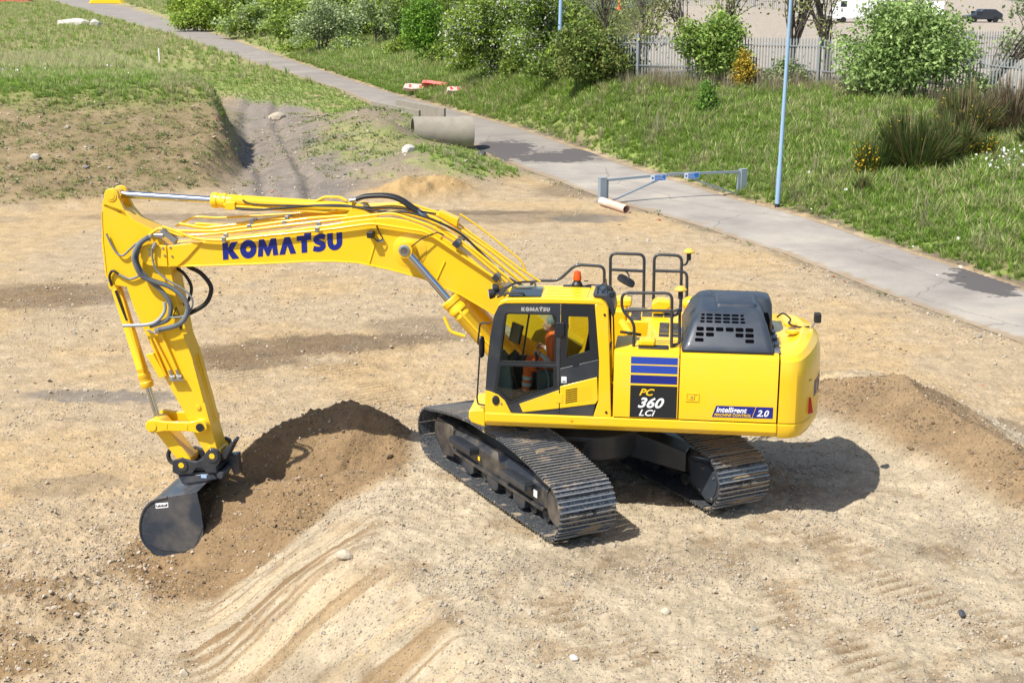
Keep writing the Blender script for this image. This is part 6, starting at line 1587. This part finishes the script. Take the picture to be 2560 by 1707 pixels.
for k,(bx,by,h,lean,lab) in enumerate([(1.2,-54.6,3.6,.0,'thin bare tree at the left end of the fence'),(.8,-58.5,6.0,.3,'bare-branched tree behind the fence gap, leftmost in the yard'),(-1.6,-59,6.0,.9,'bare-branched tree leaning right behind the green sapling'),(-7.2,-57,6.5,-.4,'dark trunked bare tree in the yard just right of the tall lamp post'),(-9.0,-56,6.5,.5,'thick dark trunk rising beside the big green bush')]):
    tree('bare_tree',lab,'tree',(bx,by),[(lean,0,h*.62,1.7,1.3,h*.34),(lean*1.6,0,h*.85,1.6,1.3,h*.2)],700,.11,[(.16,.17,.06),(.13,.15,.05)],20+k,trunks=((0,0),(.12,.05)) if k != 1 else ((0,0),),tr=.085 if k == 0 else .13 if k < 3 else .19,clump=.30,limbs=64,gap=.6,group='bare trees by the yard fence',twigm=worn('bare_bark',(.14,.12,.09),.95,dust=(.2,.18,.14),amount=.5,scale=8) if k < 3 else BARK)
tree('elder_bush','large pale green elder bush hiding the fence at upper right','bush',(-11.5,-48.4),[(0,0,2.0,2.3,1.7,1.9),(1.9,.2,2.0,1.5,1.3,1.6),(-2.2,0,1.9,1.6,1.4,1.6),(.3,0,3.6,2.3,1.6,1.3),(-1.6,0,3.2,1.5,1.3,1.2),(.6,.9,.9,2.0,.9,.8)],16000,.115,[(.14,.20,.060),(.115,.17,.048),(.17,.225,.08)],30,trunks=((0,0),(.6,.1),(-.7,.1),(1.2,0)),tr=.07,clump=.36,limbs=70,gap=.45,shell=.35)
for k,(bx,by,lx,lab) in enumerate([(-16.4,-50.5,-3.2,'leaning grey tree trunk over the fence at the far right'),(-19.5,-52,.8,'dark sparse tree at the right edge of the yard')]):
    tree('leaning_tree',lab,'tree',(bx,by),[(lx,0,4.2,2.2,1.6,1.6),(lx*.5,0,2.8,1.8,1.4,1.2)],900,.12,G2,34+k,trunks=((0,0),) if k else ((0,0),(.25,.1)),tr=.15,clump=.26,limbs=36,gap=.5,group='sparse trees at the right edge')
tree('young_shrub','small bright green shrub alone on the middle of the bank','shrub',(-2.5,-46.9),[(0,0,.55,.40,.35,.55),(.05,0,1.2,.28,.28,.5),(-.3,.2,.3,.5,.35,.3)],2600,.085,[(.085,.15,.025),(.065,.12,.02)],40,tr=.025,clump=.15,limbs=14)
for k,(bx,by,h,wd_,cs,lab) in enumerate([(62,-158,4.2,4.0,G1,'low light green thicket behind the first row of far trees'),(50,-141,4.0,4.2,G1+G2,'mixed green thicket left of the leaning willow'),(38,-123,4.5,4.2,G3+G1,'dark green thicket behind the leaning willow'),(29.5,-113,4.6,3.4,G1+G2,'thicket behind the slimmer willow'),(20,-100,5.2,3.2,G3+G1,'dark thicket behind the bright feathery tree'),(14.5,-88,5.0,3.4,G1,'green thicket between feathery tree and blossoming hawthorn'),(9.5,-80,5.2,3.4,G3+G1,'tall thicket behind the blossoming hawthorn'),(6.2,-70,4.2,2.6,G3+G1,'dark thicket behind the lamp post in the bushes')]):
    tree('thicket',lab,'thicket',(bx,by),[(0,0,h*.45,wd_*.7,wd_*.6,h*.42),(wd_*.55,0,h*.35,wd_*.5,wd_*.5,h*.33),(-wd_*.55,0,h*.38,wd_*.55,wd_*.5,h*.36),(0,0,h*.8,wd_*.5,wd_*.45,h*.25)],5200,.22 if by < -105 else .17,cs,60+k,trunks=((0,0),(.5,.1),(-.6,.2)),tr=.09,clump=.42,limbs=24,group='thickets behind the roadside trees')
for k,(bx,by,h,wd_,cs,lab) in enumerate([(35.5,-112,1.7,2.4,G1,'low bush at the foot of the leaning willow'),(29,-104.2,1.5,2.2,G1+G2,'low bush between the two willow trunks'),(21.5,-93.5,1.8,2.0,G1,'low bush left of the feathery bright green tree'),(16.2,-82.5,2.2,2.0,G3+G1,'dark low bush right of the feathery bright green tree'),(13.4,-75.5,2.4,2.0,G1,'low bush under the left side of the blossoming hawthorn'),(8.6,-66.6,1.6,1.8,G1+G3,'low bush filling the gap between the two hawthorns'),(5.7,-59.0,2.2,1.7,G3+G1,'low bush at the foot of the lamp post in the hedge'),(1.9,-54.9,1.5,1.2,G3+G2,'small dull green bush at the left end of the fence'),(-6.6,-51.4,1.2,1.1,G2,'small grey-green bush at the fence right of the yellow conifer'),(-15.3,-47.6,1.5,1.3,G2+G4,'small bush at the fence right of the big elder')]):
    tree('low_bush',lab,'bush',(bx,by),[(0,0,h*.4,wd_*.6,wd_*.5,h*.4),(wd_*.5,0,h*.3,wd_*.45,wd_*.4,h*.3),(-wd_*.5,.1,h*.33,wd_*.45,wd_*.4,h*.33),(.1,0,h*.75,wd_*.35,wd_*.3,h*.3)],2600,.12,cs,90+k,trunks=((0,0),(.3,.1),(-.3,.05)),tr=.04,clump=.28,limbs=22,group='low bushes along the hedge',gap=.5,shell=.4)
for k,(bx,by,h,lean,lab) in enumerate([(3.0,-62,6.5,.2,'bare tree with many twigs just right of the hedge lamp post'),(-3.4,-60.5,6.0,-.5,'bare twiggy tree behind the yellowish conifer'),(-14.2,-60,6.5,.4,'bare twiggy tree behind the right side of the big elder'),(-20.5,-56,6.5,-.6,'bare twiggy tree at the top right corner')]):
    tree('bare_tree',lab,'tree',(bx,by),[(lean,0,h*.6,2.2,1.6,h*.34),(lean*1.6,0,h*.85,2.0,1.6,h*.2)],900,.11,[(.15,.17,.05),(.12,.15,.045)],120+k,trunks=((0,0),(.2,.05)),tr=.12,clump=.35,limbs=80,gap=.6,group='bare trees by the yard fence')
# broom bushes: upright wiry shoots
BROOM = [(.085,.125,.030),(.11,.15,.038),(.07,.105,.026)]; BROWNV = [(.24,.19,.095),(.19,.16,.085),(.29,.23,.125)]
def broom(label, base, w_, h, n, cols, seed, flowers=0, foff=(0,0), group='broom bushes on the bank'):
    rs = np.random.RandomState(seed); x, y = base; e = empty('broom_bush',(x,y,tz(x,y)))
    m = int(n*.7); a = rs.uniform(0,2*math.pi,m); r0 = rs.rand(m)**.5*w_*.35; lean = rs.rand(m)**.7*w_*.62
    b0 = np.stack([r0*np.cos(a),r0*np.sin(a)*.8,np.zeros(m)-.05],1); lob = .72+.28*np.sin(a*2+seed)*np.cos(a*3+seed*1.7); lean = lean*(.7+.5*np.abs(np.sin(a*1.5+seed))); hh = h*rs.uniform(.3,1.1,m)*(1-.35*(lean/(w_*.8))**2)*lob*1.15
    b1 = np.stack([(r0*.6+lean)*np.cos(a)*1.0,(r0*.6+lean)*np.sin(a)*.8,hh],1)+rs.normal(size=(m,3))*.06
    V = []; Cc = []; segs = 3
    for i in range(m):
        pts = [b0[i]+(b1[i]-b0[i])*t+np.array([0,0,.18*h*t*(1-t)]) for t in (0,.5,1)]
        s_ = np.array([-math.sin(a[i]+rs.normal()*.6),math.cos(a[i]+rs.normal()*.6),0])*rs.uniform(.010,.022)
        V += [pts[0]-s_,pts[0]+s_,pts[1]+s_,pts[1]-s_, pts[1]-s_,pts[1]+s_,pts[2]+s_*.4,pts[2]-s_*.4]
        c_ = np.array(cols[rs.randint(len(cols))])*rs.uniform(.7,1.35); Cc += [c_]*8
    V = np.array(V); nf = len(V)//4
    me = bpy.data.meshes.new('shoots'); me.vertices.add(len(V)); me.vertices.foreach_set('co',V.ravel()); me.loops.add(len(V)); me.loops.foreach_set('vertex_index',np.arange(len(V),dtype=np.int32)); me.polygons.add(nf); me.polygons.foreach_set('loop_start',np.arange(0,len(V),4,dtype=np.int32)); me.update(calc_edges=True)
    ca_ = me.color_attributes.new('leaf','FLOAT_COLOR','POINT'); ca_.data.foreach_set('color',np.concatenate([np.array(Cc),np.ones((len(V),1))],1).ravel().astype(np.float32))
    link('shoots', me, LEAF, e)
    if flowers:
        k = rs.randint(0,m,flowers); t = rs.uniform(.55,1.0,flowers)[:,None]; C_ = b0[k]+(b1[k]-b0[k])*t+rs.normal(size=(flowers,3))*.05
        keep = (C_[:,0]*foff[0]+C_[:,1]*foff[1]) >= -.05*w_; C_ = C_[keep]; cl_ = np.array([(.62,.40,.015)])*rs.uniform(.7,1.1,(len(C_),1))
        link('flowers', leaves_mesh('flowers',C_,np.full(len(C_),.075),cl_,rs,.2,1.1), LEAF, e)
    tag(e, label, 'bush', group)
broom('dark green broom with a spray of yellow flowers on its left side',(-8.75,-33.9),1.15,1.5,2200,BROOM,50,1000,(1,0))
broom('tall dark broom behind the yellow-flowered one',(-10.3,-34.4),2.1,2.3,5200,BROOM+BROWNV[:1],51,60,(0,1))
broom('brownish wiry broom to the right of the tall dark one',(-11.9,-35.6),1.7,1.8,3400,BROOM+BROWNV[:1],52,120,(0,1))
broom('upper broom with orange-yellow flowers near the fence',(-13.0,-38.8),1.9,2.3,4200,BROOM+BROWNV,53,420,(0,1))
broom('pale brown dry broom at the right edge by the fence',(-15.2,-40.6),2.2,2.2,4600,[(.20,.155,.09),(.16,.125,.075)],54)
broom('small broom with lemon yellow flowers at far right',(-13.0,-35.2),.8,1.1,1000,BROOM,55,420,(0,1))
broom('dark broom cut off by the right edge of the picture',(-15.6,-36.4),1.7,1.9,3000,BROOM,56,90,(1,0))
broom('little dark broom low on the bank beside the lamp post',(-8.0,-31.6),.55,.75,700,BROOM+BROWNV[:1],57)

# ------------------------------------------------------------------ grass, weeds and loose stones scattered over the ground
def scatter(name, protos, P, S, RZ, idx, label=None, tilt=None):
    cl_ = bpy.data.collections.new(name+'_kinds')
    for i, (me) in enumerate(protos):
        o = bpy.data.objects.new('%s_kind_%02d' % (name,i), me); cl_.objects.link(o)
    me = bpy.data.meshes.new(name); me.vertices.add(len(P)); me.vertices.foreach_set('co',np.asarray(P,float).ravel())
    for nm, ty, dat in (('s','FLOAT',S),('i','INT',idx)):
        a_ = me.attributes.new(nm,ty,'POINT'); a_.data.foreach_set('value',np.asarray(dat,np.float32 if ty == 'FLOAT' else np.int32))
    a_ = me.attributes.new('r','FLOAT_VECTOR','POINT'); rv_ = np.zeros((len(P),3),np.float32); rv_[:,2] = RZ
    if tilt is not None: rv_[:,:2] = tilt
    a_.data.foreach_set('vector',rv_.ravel())
    o = link(name, me); tag(o, kind='stuff')
    g = bpy.data.node_groups.new(name,'GeometryNodeTree'); g.interface.new_socket('Geometry',in_out='INPUT',socket_type='NodeSocketGeometry'); g.interface.new_socket('Geometry',in_out='OUTPUT',socket_type='NodeSocketGeometry')
    gi = g.nodes.new('NodeGroupInput'); go = g.nodes.new('NodeGroupOutput'); ip = g.nodes.new('GeometryNodeInstanceOnPoints'); ci = g.nodes.new('GeometryNodeCollectionInfo')
    ci.inputs['Collection'].default_value = cl_; ci.inputs['Separate Children'].default_value = True; ci.inputs['Reset Children'].default_value = True
    ip.inputs['Pick Instance'].default_value = True
    def na_(nm, ty):
        q = g.nodes.new('GeometryNodeInputNamedAttribute'); q.data_type = ty; q.inputs['Name'].default_value = nm; return [s_ for s_ in q.outputs if s_.enabled and s_.name == 'Attribute'][0]
    g.links.new(gi.outputs[0],ip.inputs['Points']); g.links.new(ci.outputs[0],ip.inputs['Instance'])
    g.links.new(na_('i','INT'),ip.inputs['Instance Index']); g.links.new(na_('s','FLOAT'),ip.inputs['Scale']); g.links.new(na_('r','FLOAT_VECTOR'),ip.inputs['Rotation'])
    g.links.new(ip.outputs[0],go.inputs[0]); md_ = o.modifiers.new('scatter','NODES'); md_.node_group = g
    if label: o['label'] = label
    return o
def tuft(seed, n, h, spread, cols, w_=.012, droop=.5):
    rs = np.random.RandomState(seed); V = []; Cc = []
    for i in range(n):
        a = rs.uniform(0,2*math.pi); r0 = rs.rand()*spread*.4; b0 = np.array([r0*math.cos(a),r0*math.sin(a),-.03]); hh = h*rs.uniform(.5,1.1)
        a2 = a+rs.normal()*.5; out = spread*rs.uniform(.2,1.0); s_ = np.array([-math.sin(a2),math.cos(a2),0])*w_*rs.uniform(.7,1.4)
        m_ = b0+np.array([out*.35*math.cos(a2),out*.35*math.sin(a2),hh*.62]); t_ = b0+np.array([out*math.cos(a2),out*math.sin(a2),hh*(1-droop*.35*rs.rand())])
        V += [b0-s_,b0+s_,m_+s_*.8,m_-s_*.8, m_-s_*.8,m_+s_*.8,t_+s_*.1,t_-s_*.1]
        c_ = np.array(cols[rs.randint(len(cols))])*rs.uniform(.75,1.3); Cc += [c_*1.0]*4+[c_*1.12]*4
    V = np.array(V); nf = len(V)//4; me = bpy.data.meshes.new('tuft'); me.from_pydata(V.tolist(),[],[tuple(range(4*i,4*i+4)) for i in range(nf)]); me.update()
    ca_ = me.color_attributes.new('leaf','FLOAT_COLOR','POINT'); ca_.data.foreach_set('color',np.concatenate([np.array(Cc),np.ones((len(V),1))],1).ravel().astype(np.float32)); me.materials.append(GRS); return me
def rosette(seed, n, r, cols):
    rs = np.random.RandomState(seed); C_ = rs.normal(size=(n,3))*np.array([r,r,r*.35]); C_[:,2] = np.abs(C_[:,2])+.03
    me = leaves_mesh('weed',C_,r*rs.uniform(.25,.55,n),np.array(cols)[rs.randint(0,len(cols),n)]*rs.uniform(.7,1.3,(n,1)),rs,.6,1.3); me.materials.append(LEAF); return me
GC = [(.195,.305,.046),(.24,.345,.060),(.16,.26,.040)]; DC = [(.37,.35,.17),(.33,.32,.15),(.41,.38,.21)]
rsg = np.random.RandomState(77)
def sample(n, x0, x1, y0, y1):
    x = rsg.uniform(x0,x1,n); y = rsg.uniform(y0,y1,n); z, C = terrain(x,y,False); return x, y, z, C
camx, camy = CAM.x, CAM.y
def in_view(x, y, z, pad=40):
    d = np.stack([x-CAM.x,y-CAM.y,z-CAM.z],1); f_ = np.array(_f); dp_ = d@f_; u = d@np.array(_r)/dp_; v = d@np.array(_u)/dp_; k = cd.lens/36
    return (dp_ > 1) & (np.abs(u*k) < .53) & (np.abs(v*k) < .36)
tf_protos = [tuft(1,16,.32,.24,GC,.011),tuft(2,16,.42,.28,GC+DC[:1],.011),tuft(3,14,.26,.22,GC,.013),tuft(4,14,.40,.28,DC,.010),tuft(5,13,.32,.26,DC+GC[:1],.010),tuft(6,18,.20,.25,GC,.014)]
PX, PY_, PZ, PS, PI = [], [], [], [], []
def put(x, y, z, s_, i_): PX.append(x); PY_.append(y); PZ.append(z); PS.append(s_); PI.append(i_)
def grassy(x, y, C):
    n1_ = fbm(x*.35,y*.35,4,101); n2_ = fbm(x*1.4,y*1.4,4,111)
    return n1_, n2_
# the bank beyond the road
x, y, z, C = sample(330000,-26,40,-112,-10); n1_, n2_ = grassy(x,y,C)
dist = np.hypot(x-camx,y-camy)
k = (C['qf'] > .25+.5*rsg.rand(len(x))**2) & (C['yard'] < .5) & in_view(x,y,z) & (rsg.rand(len(x)) < np.clip(52/dist,0,1)**.8)
x,y,z,n1_,n2_,dist,qf_ = x[k],y[k],z[k],n1_[k],n2_[k],dist[k],C['qf'][k]
dry = np.clip(.04+1.2*(n1_*.8+n2_)+.25*(rsg.rand(len(x))-.5)+.25*np.exp(-((ycrest(x)[0]-y)/2.0)**2),0,1)
ii = np.where(rsg.rand(len(x)) < dry, rsg.choice([3,4,1],len(x)), rsg.choice([0,1,2,5],len(x)))
put(x,y,z,rsg.uniform(.6,1.5,len(x))*np.clip(.6+qf_*.25,.5,1.25)*np.where(dist > 80,1.5,1.0),ii)
# hilltop and hillside at left
x, y, z, C = sample(130000,13,62,-150,-27); n1_, n2_ = grassy(x,y,C); n3_ = fbm(x*4,y*4,3,121); dist = np.hypot(x-camx,y-camy)
hv_ = C['hillv']; gtop = sstep(9.5,15.5,hv_+4.5*n1_+3*n2_)
k = (C['hill'] > .5) & (C['qn'] > .2) & in_view(x,y,z) & (rsg.rand(len(x)) < np.maximum(gtop*np.clip(60/dist,0,1),.10+.30*sstep(.0,.3,n2_+.3*n3_)))
x,y,z,n1_,n2_,dist,gt = x[k],y[k],z[k],n1_[k],n2_[k],dist[k],gtop[k]
dry = np.clip(.25+1.3*(n1_+n2_)+.5*sstep(70,110,dist)+.35*(gt < .3),0,1)
ii = np.where(rsg.rand(len(x)) < dry, rsg.choice([3,4],len(x)), rsg.choice([0,1,2,5],len(x)))
put(x,y,z,rsg.uniform(.5,1.15,len(x))*np.where(gt > .5,1.05,.5)*np.where(dist > 85,1.5,1.0),ii)
# near verge, mounds and the rough strip by the road
x, y, z, C = sample(60000,-12,40,-100,-10); n1_, n2_ = grassy(x,y,C); dist = np.hypot(x-camx,y-camy)
vgw_ = np.interp(-y,[40,55,62,75,90],[1.6,1.6,3.0,9.0,16.0]); vg_ = sstep(.1,.6,C['qn'])*(1-sstep(.8,1.4,(C['qn']+2*n1_+1.5*n2_)/vgw_))*sstep(37,46,-y)*(1-C['hill'])
mg = sstep(.2,.5,C['md'])*sstep(-.05,.14,n1_+n2_)*.5+1.2*sstep(.3,.55,bump2(x,y,8.0,-38.8,2.4,3.4,.4))*sstep(-.3,.0,n2_)
edge_ = np.exp(-((C['qn']-.25)/.25)**2)*(C['qn'] > 0)*.10
k = (C['qn'] > .05) & in_view(x,y,z) & (rsg.rand(len(x)) < np.maximum(np.maximum(vg_,mg),edge_)) & (C['sand'] < .15)
x,y,z = x[k],y[k],z[k]; ii = np.where(rsg.rand(len(x)) < .2, 4, rsg.choice([0,1,2,5],len(x)))
put(x,y,z,rsg.uniform(.4,1.0,len(x))*np.where(bump2(x,y,8.0,-38.8,2.4,3.4,.4) > .3,1.1,.7),ii)
# far field and verge on the left of the road
x, y, z, C = sample(60000,25,175,-340,-80); n1_, n2_ = grassy(x,y,C); dist = np.hypot(x-camx,y-camy)
k = (((C['qn'] > .3) & (rsg.rand(len(x)) < .75)) | ((C['qf'] > .5) & (C['qf'] < 30) & (rsg.rand(len(x)) < .6))) & in_view(x,y,z) & (dist > 90)
x,y,z,dist,n1_ = x[k],y[k],z[k],dist[k],n1_[k]
put(x,y,z,rsg.uniform(.8,1.6,len(x))*np.clip(dist/95,1,1.7),np.where(rsg.rand(len(x)) < .45+n1_,rsg.choice([3,4],len(x)),rsg.choice([0,1,5],len(x))))
X_ = np.concatenate(PX); Y_ = np.concatenate(PY_); Z_ = np.concatenate(PZ); S_ = np.concatenate(PS); I_ = np.concatenate(PI)
print('GRASS', len(X_))
grass_o = scatter('grass', tf_protos, np.stack([X_,Y_,Z_],1), S_, rsg.uniform(0,6.28,len(X_)), I_, 'rough green and straw-coloured grass on the banks')
# broad-leaved weeds
wd = [rosette(1,16,.16,[(.07,.13,.03),(.09,.15,.035)]),rosette(2,12,.12,[(.08,.14,.03)]),rosette(3,20,.20,[(.06,.11,.028),(.10,.15,.045)])]
x, y, z, C = sample(16000,-14,40,-60,-12); n2_ = fbm(x*1.4,y*1.4,4,111)
pr = np.where(C['qf'] > .2, .30*np.exp(-((C['qf']-1.0)/.9)**2)+.02, np.where(C['hill'] > .5,.12,np.where((C['md'] > .25),.14,np.exp(-((C['qn']-.3)/.3)**2)*.10*(C['qn'] > .1))))
k = in_view(x,y,z) & (rsg.rand(len(x)) < pr) & (~C['road']); x,y,z = x[k],y[k],z[k]
scatter('weeds', wd, np.stack([x,y,z],1), rsg.uniform(.5,1.3,len(x)), rsg.uniform(0,6.28,len(x)), rsg.randint(0,3,len(x)), 'low broad-leaved weeds on banks and verges')
x, y, z, C = sample(70000,13,50,-62,-26); n2_ = fbm(x*1.4,y*1.4,4,111); dist = np.hypot(x-camx,y-camy)
pr = np.where((C['hill'] > .3) & (C['hillv'] < 17),.16+.35*sstep(-.05,.25,n2_),np.where(C['gully'] > .25,.22*sstep(0,.2,n2_)*(np.abs(x-np.interp(-y,[30,36,44,55,68,80],[13.5,15.3,18.2,22.2,26.0,29.0])) > 1.5)+.12*sstep(.0,.2,n2_),np.where(C['md'] > .15,.3*sstep(-.1,.2,n2_),0)))
k = in_view(x,y,z) & (rsg.rand(len(x)) < pr) & (C['qn'] > .3); x,y,z = x[k],y[k],z[k]
lw = [rosette(11,10,.10,[(.13,.19,.05),(.17,.22,.06)]),rosette(12,8,.08,[(.19,.20,.08),(.15,.19,.06)]),tuft(13,12,.16,.16,DC+GC[:1],.010),tuft(14,12,.14,.15,[(.30,.24,.14),(.24,.20,.11)],.010)]
print('LOWWEEDS',len(x))
scatter('sparse_weeds', lw, np.stack([x,y,z],1), rsg.uniform(.5,1.4,len(x)), rsg.uniform(0,6.28,len(x)), rsg.randint(0,4,len(x)), 'sparse low weeds on the bare hillside and gully')
# dead stalks standing in the grass along the fence
ds = [tuft(21,4,1.0,.18,[(.34,.29,.21),(.40,.34,.25)],.009,.1),tuft(22,7,.75,.35,[(.36,.29,.19),(.30,.24,.16)],.008,.1),tuft(23,14,1.05,.5,[(.32,.26,.18),(.38,.32,.23),(.25,.21,.14)],.008,.2)]
x, y, z, C = sample(26000,-24,6,-56,-14); yc_, _z = ycrest(x); n1_ = fbm(x*.5,y*.5,3,301)
pr = np.where(C['qf'] > .6, .9*np.exp(-((y-yc_-.9)/1.1)**2)*(x < 2)+.012+.05*sstep(.05,.3,n1_), 0)
k = in_view(x,y,z) & (rsg.rand(len(x)) < pr) & (C['yard'] < .3); x,y,z = x[k],y[k],z[k]
scatter('dead_stalks', ds, np.stack([x,y,z],1), rsg.uniform(.6,1.25,len(x)), rsg.uniform(0,6.28,len(x)), rsg.choice([0,1,2,2],len(x)), 'dry brown stalks along the fence and on the bank')
# daisies
dm = MB()
for k in range(7):
    a = 2*math.pi*k/7; dm.add([(0,0,.0),(.03*math.cos(a-.35),.03*math.sin(a-.35),.004),(.04*math.cos(a),.04*math.sin(a),.002),(.03*math.cos(a+.35),.03*math.sin(a+.35),.004)],[(0,1,2,3)])
dmm = dm.mesh('daisy', smooth=False); dmm.materials.append(WHT)
x = np.concatenate([rsg.normal(-13.9,.75,130),rsg.uniform(-14,-6,24),rsg.uniform(24,46,60)]); y = np.concatenate([rsg.normal(-33.9,.8,130),rsg.uniform(-38,-18,24),rsg.uniform(-60,-42,60)]); z,_c = terrain(x,y,False)
scatter('daisies', [dmm], np.stack([x,y,z+rsg.uniform(.25,.5,len(x))],1), rsg.uniform(.8,1.7,len(x)), rsg.uniform(0,6,len(x)), np.zeros(len(x)), 'white daisies in the grass', tilt=rsg.normal(size=(len(x),2))*.5+np.array([-.6,0]))
# stones
def stone_proto(seed, r, m_):
    me = rock_mesh(seed, r, 1); me.materials.append(m_); return me
SM = [worn('gravel_pale',(.40,.34,.26),.95,amount=.4,scale=9),worn('gravel_tan',(.34,.25,.15),.95,amount=.4,scale=9),worn('gravel_grey',(.20,.19,.18),.9,amount=.4,scale=9),worn('gravel_brick',(.36,.13,.07),.9,amount=.3,scale=9)]
sp_ = [stone_proto(200+i,(1,random.Random(i).uniform(.65,1),random.Random(i+9).uniform(.45,.75)),SM[(0,0,1,1,2,0,3)[i]]) for i in range(7)]
x, y, z, C = sample(330000,-11,17,-26,7.5); n2_ = fbm(x*1.1,y*1.1,3,401); dist = np.hypot(x-camx,y-camy); rub_ = sstep(5.4,6.8,x)*sstep(-2,1,y)
toe_ = np.exp(-((C['dp']-2.0)/.6)**2)*.5
pr = np.clip((.09+.3*sstep(-.05,.3,n2_)+.6*rub_+toe_)*(20/dist)**1.4,0,1)
under = np.exp(-((x/3.0)**4+(y/3.0)**4))
k = in_view(x,y,z) & (rsg.rand(len(x)) < pr*(1-.6*C['face'])*(1-.8*under)) & (~C['road']) & (C['qn'] > 0); x,y,z,dist,rub_ = x[k],y[k],z[k],dist[k],rub_[k]
s_ = .010*np.exp(rsg.normal(size=len(x))*.55+.25*rub_)*np.clip(dist/20,1,2.0); s_ = np.clip(s_,.005,.06)
zz,_c = terrain(x,y); print('STONES', len(x))
scatter('gravel', sp_, np.stack([x,y,zz+s_*.25],1), s_, rsg.uniform(0,6.28,len(x)), rsg.choice(7,len(x),p=[.27,.25,.2,.18,.03,.065,.005]), 'loose gravel and small stones', tilt=rsg.normal(size=(len(x),2))*.4)
cb_m = [worn('clod_pale',(.36,.305,.23),.97,dust=(.26,.21,.15),amount=.6,scale=7),worn('clod_brown',(.165,.115,.065),.97,dust=(.25,.19,.12),amount=.4,scale=7)]
cp = [stone_proto(300+i,(1,random.Random(i+3).uniform(.7,1),random.Random(i+5).uniform(.55,.9)),cb_m[i//3]) for i in range(6)]
x, y, z, C = sample(300000,-9.5,12,-7,7.5); n2_ = fbm(x*.9,y*.9,3,411); n5_ = fbm(x*3.5,y*3.5,3,421)
pr = np.clip(.10+.9*sstep(-.02,.28,n2_+.6*n5_),0,1)*(1-.75*C['face'])*(1-.7*np.exp(-((x/2.8)**4+(y/2.8)**4)))
pr = np.where(C['spoil']+C['brown1']+C['brown2'] > .4,pr,pr*.35)
k = in_view(x,y,z) & (rsg.rand(len(x)) < pr); x,y = x[k],y[k]; br = np.maximum(C['brown1'][k],C['brown2'][k]) > .5
s_ = np.clip(.0105*np.exp(rsg.normal(size=len(x))*.5),.004,.045)*np.where(rsg.rand(len(x)) < .015,2.0,1.0); zz,_c = terrain(x,y); print('CLODS',len(x))
scatter('clods', cp, np.stack([x,y,zz+s_*.2],1), s_, rsg.uniform(0,6.28,len(x)), rsg.randint(0,3,len(x))+np.where(br,3,0), 'crumbly clods of dry soil', tilt=rsg.normal(size=(len(x),2))*.5)
x, y, z, C = sample(90000,-16,46,-75,-12); dist = np.hypot(x-camx,y-camy)
pr = np.where(C['hill'] > .5,.30*(C['hillv'] < 14),np.where(C['md'] > .2,.3,np.where(C['gully'] > .3,.22,.30*np.exp(-((C['qn']-.5)/.7)**2)+.03)))
k = in_view(x,y,z) & (rsg.rand(len(x)) < pr) & (C['qn'] > .1); x,y,z,dist = x[k],y[k],z[k],dist[k]
s_ = .032*np.exp(rsg.normal(size=len(x))*.55); zz,_c = terrain(x,y)
scatter('rubble', sp_, np.stack([x,y,zz+s_*.2],1), s_, rsg.uniform(0,6.28,len(x)), rsg.choice(7,len(x),p=[.24,.22,.14,.12,.18,.07,.03]), 'scattered pale stones on the verge and hillside', tilt=rsg.normal(size=(len(x),2))*.4)
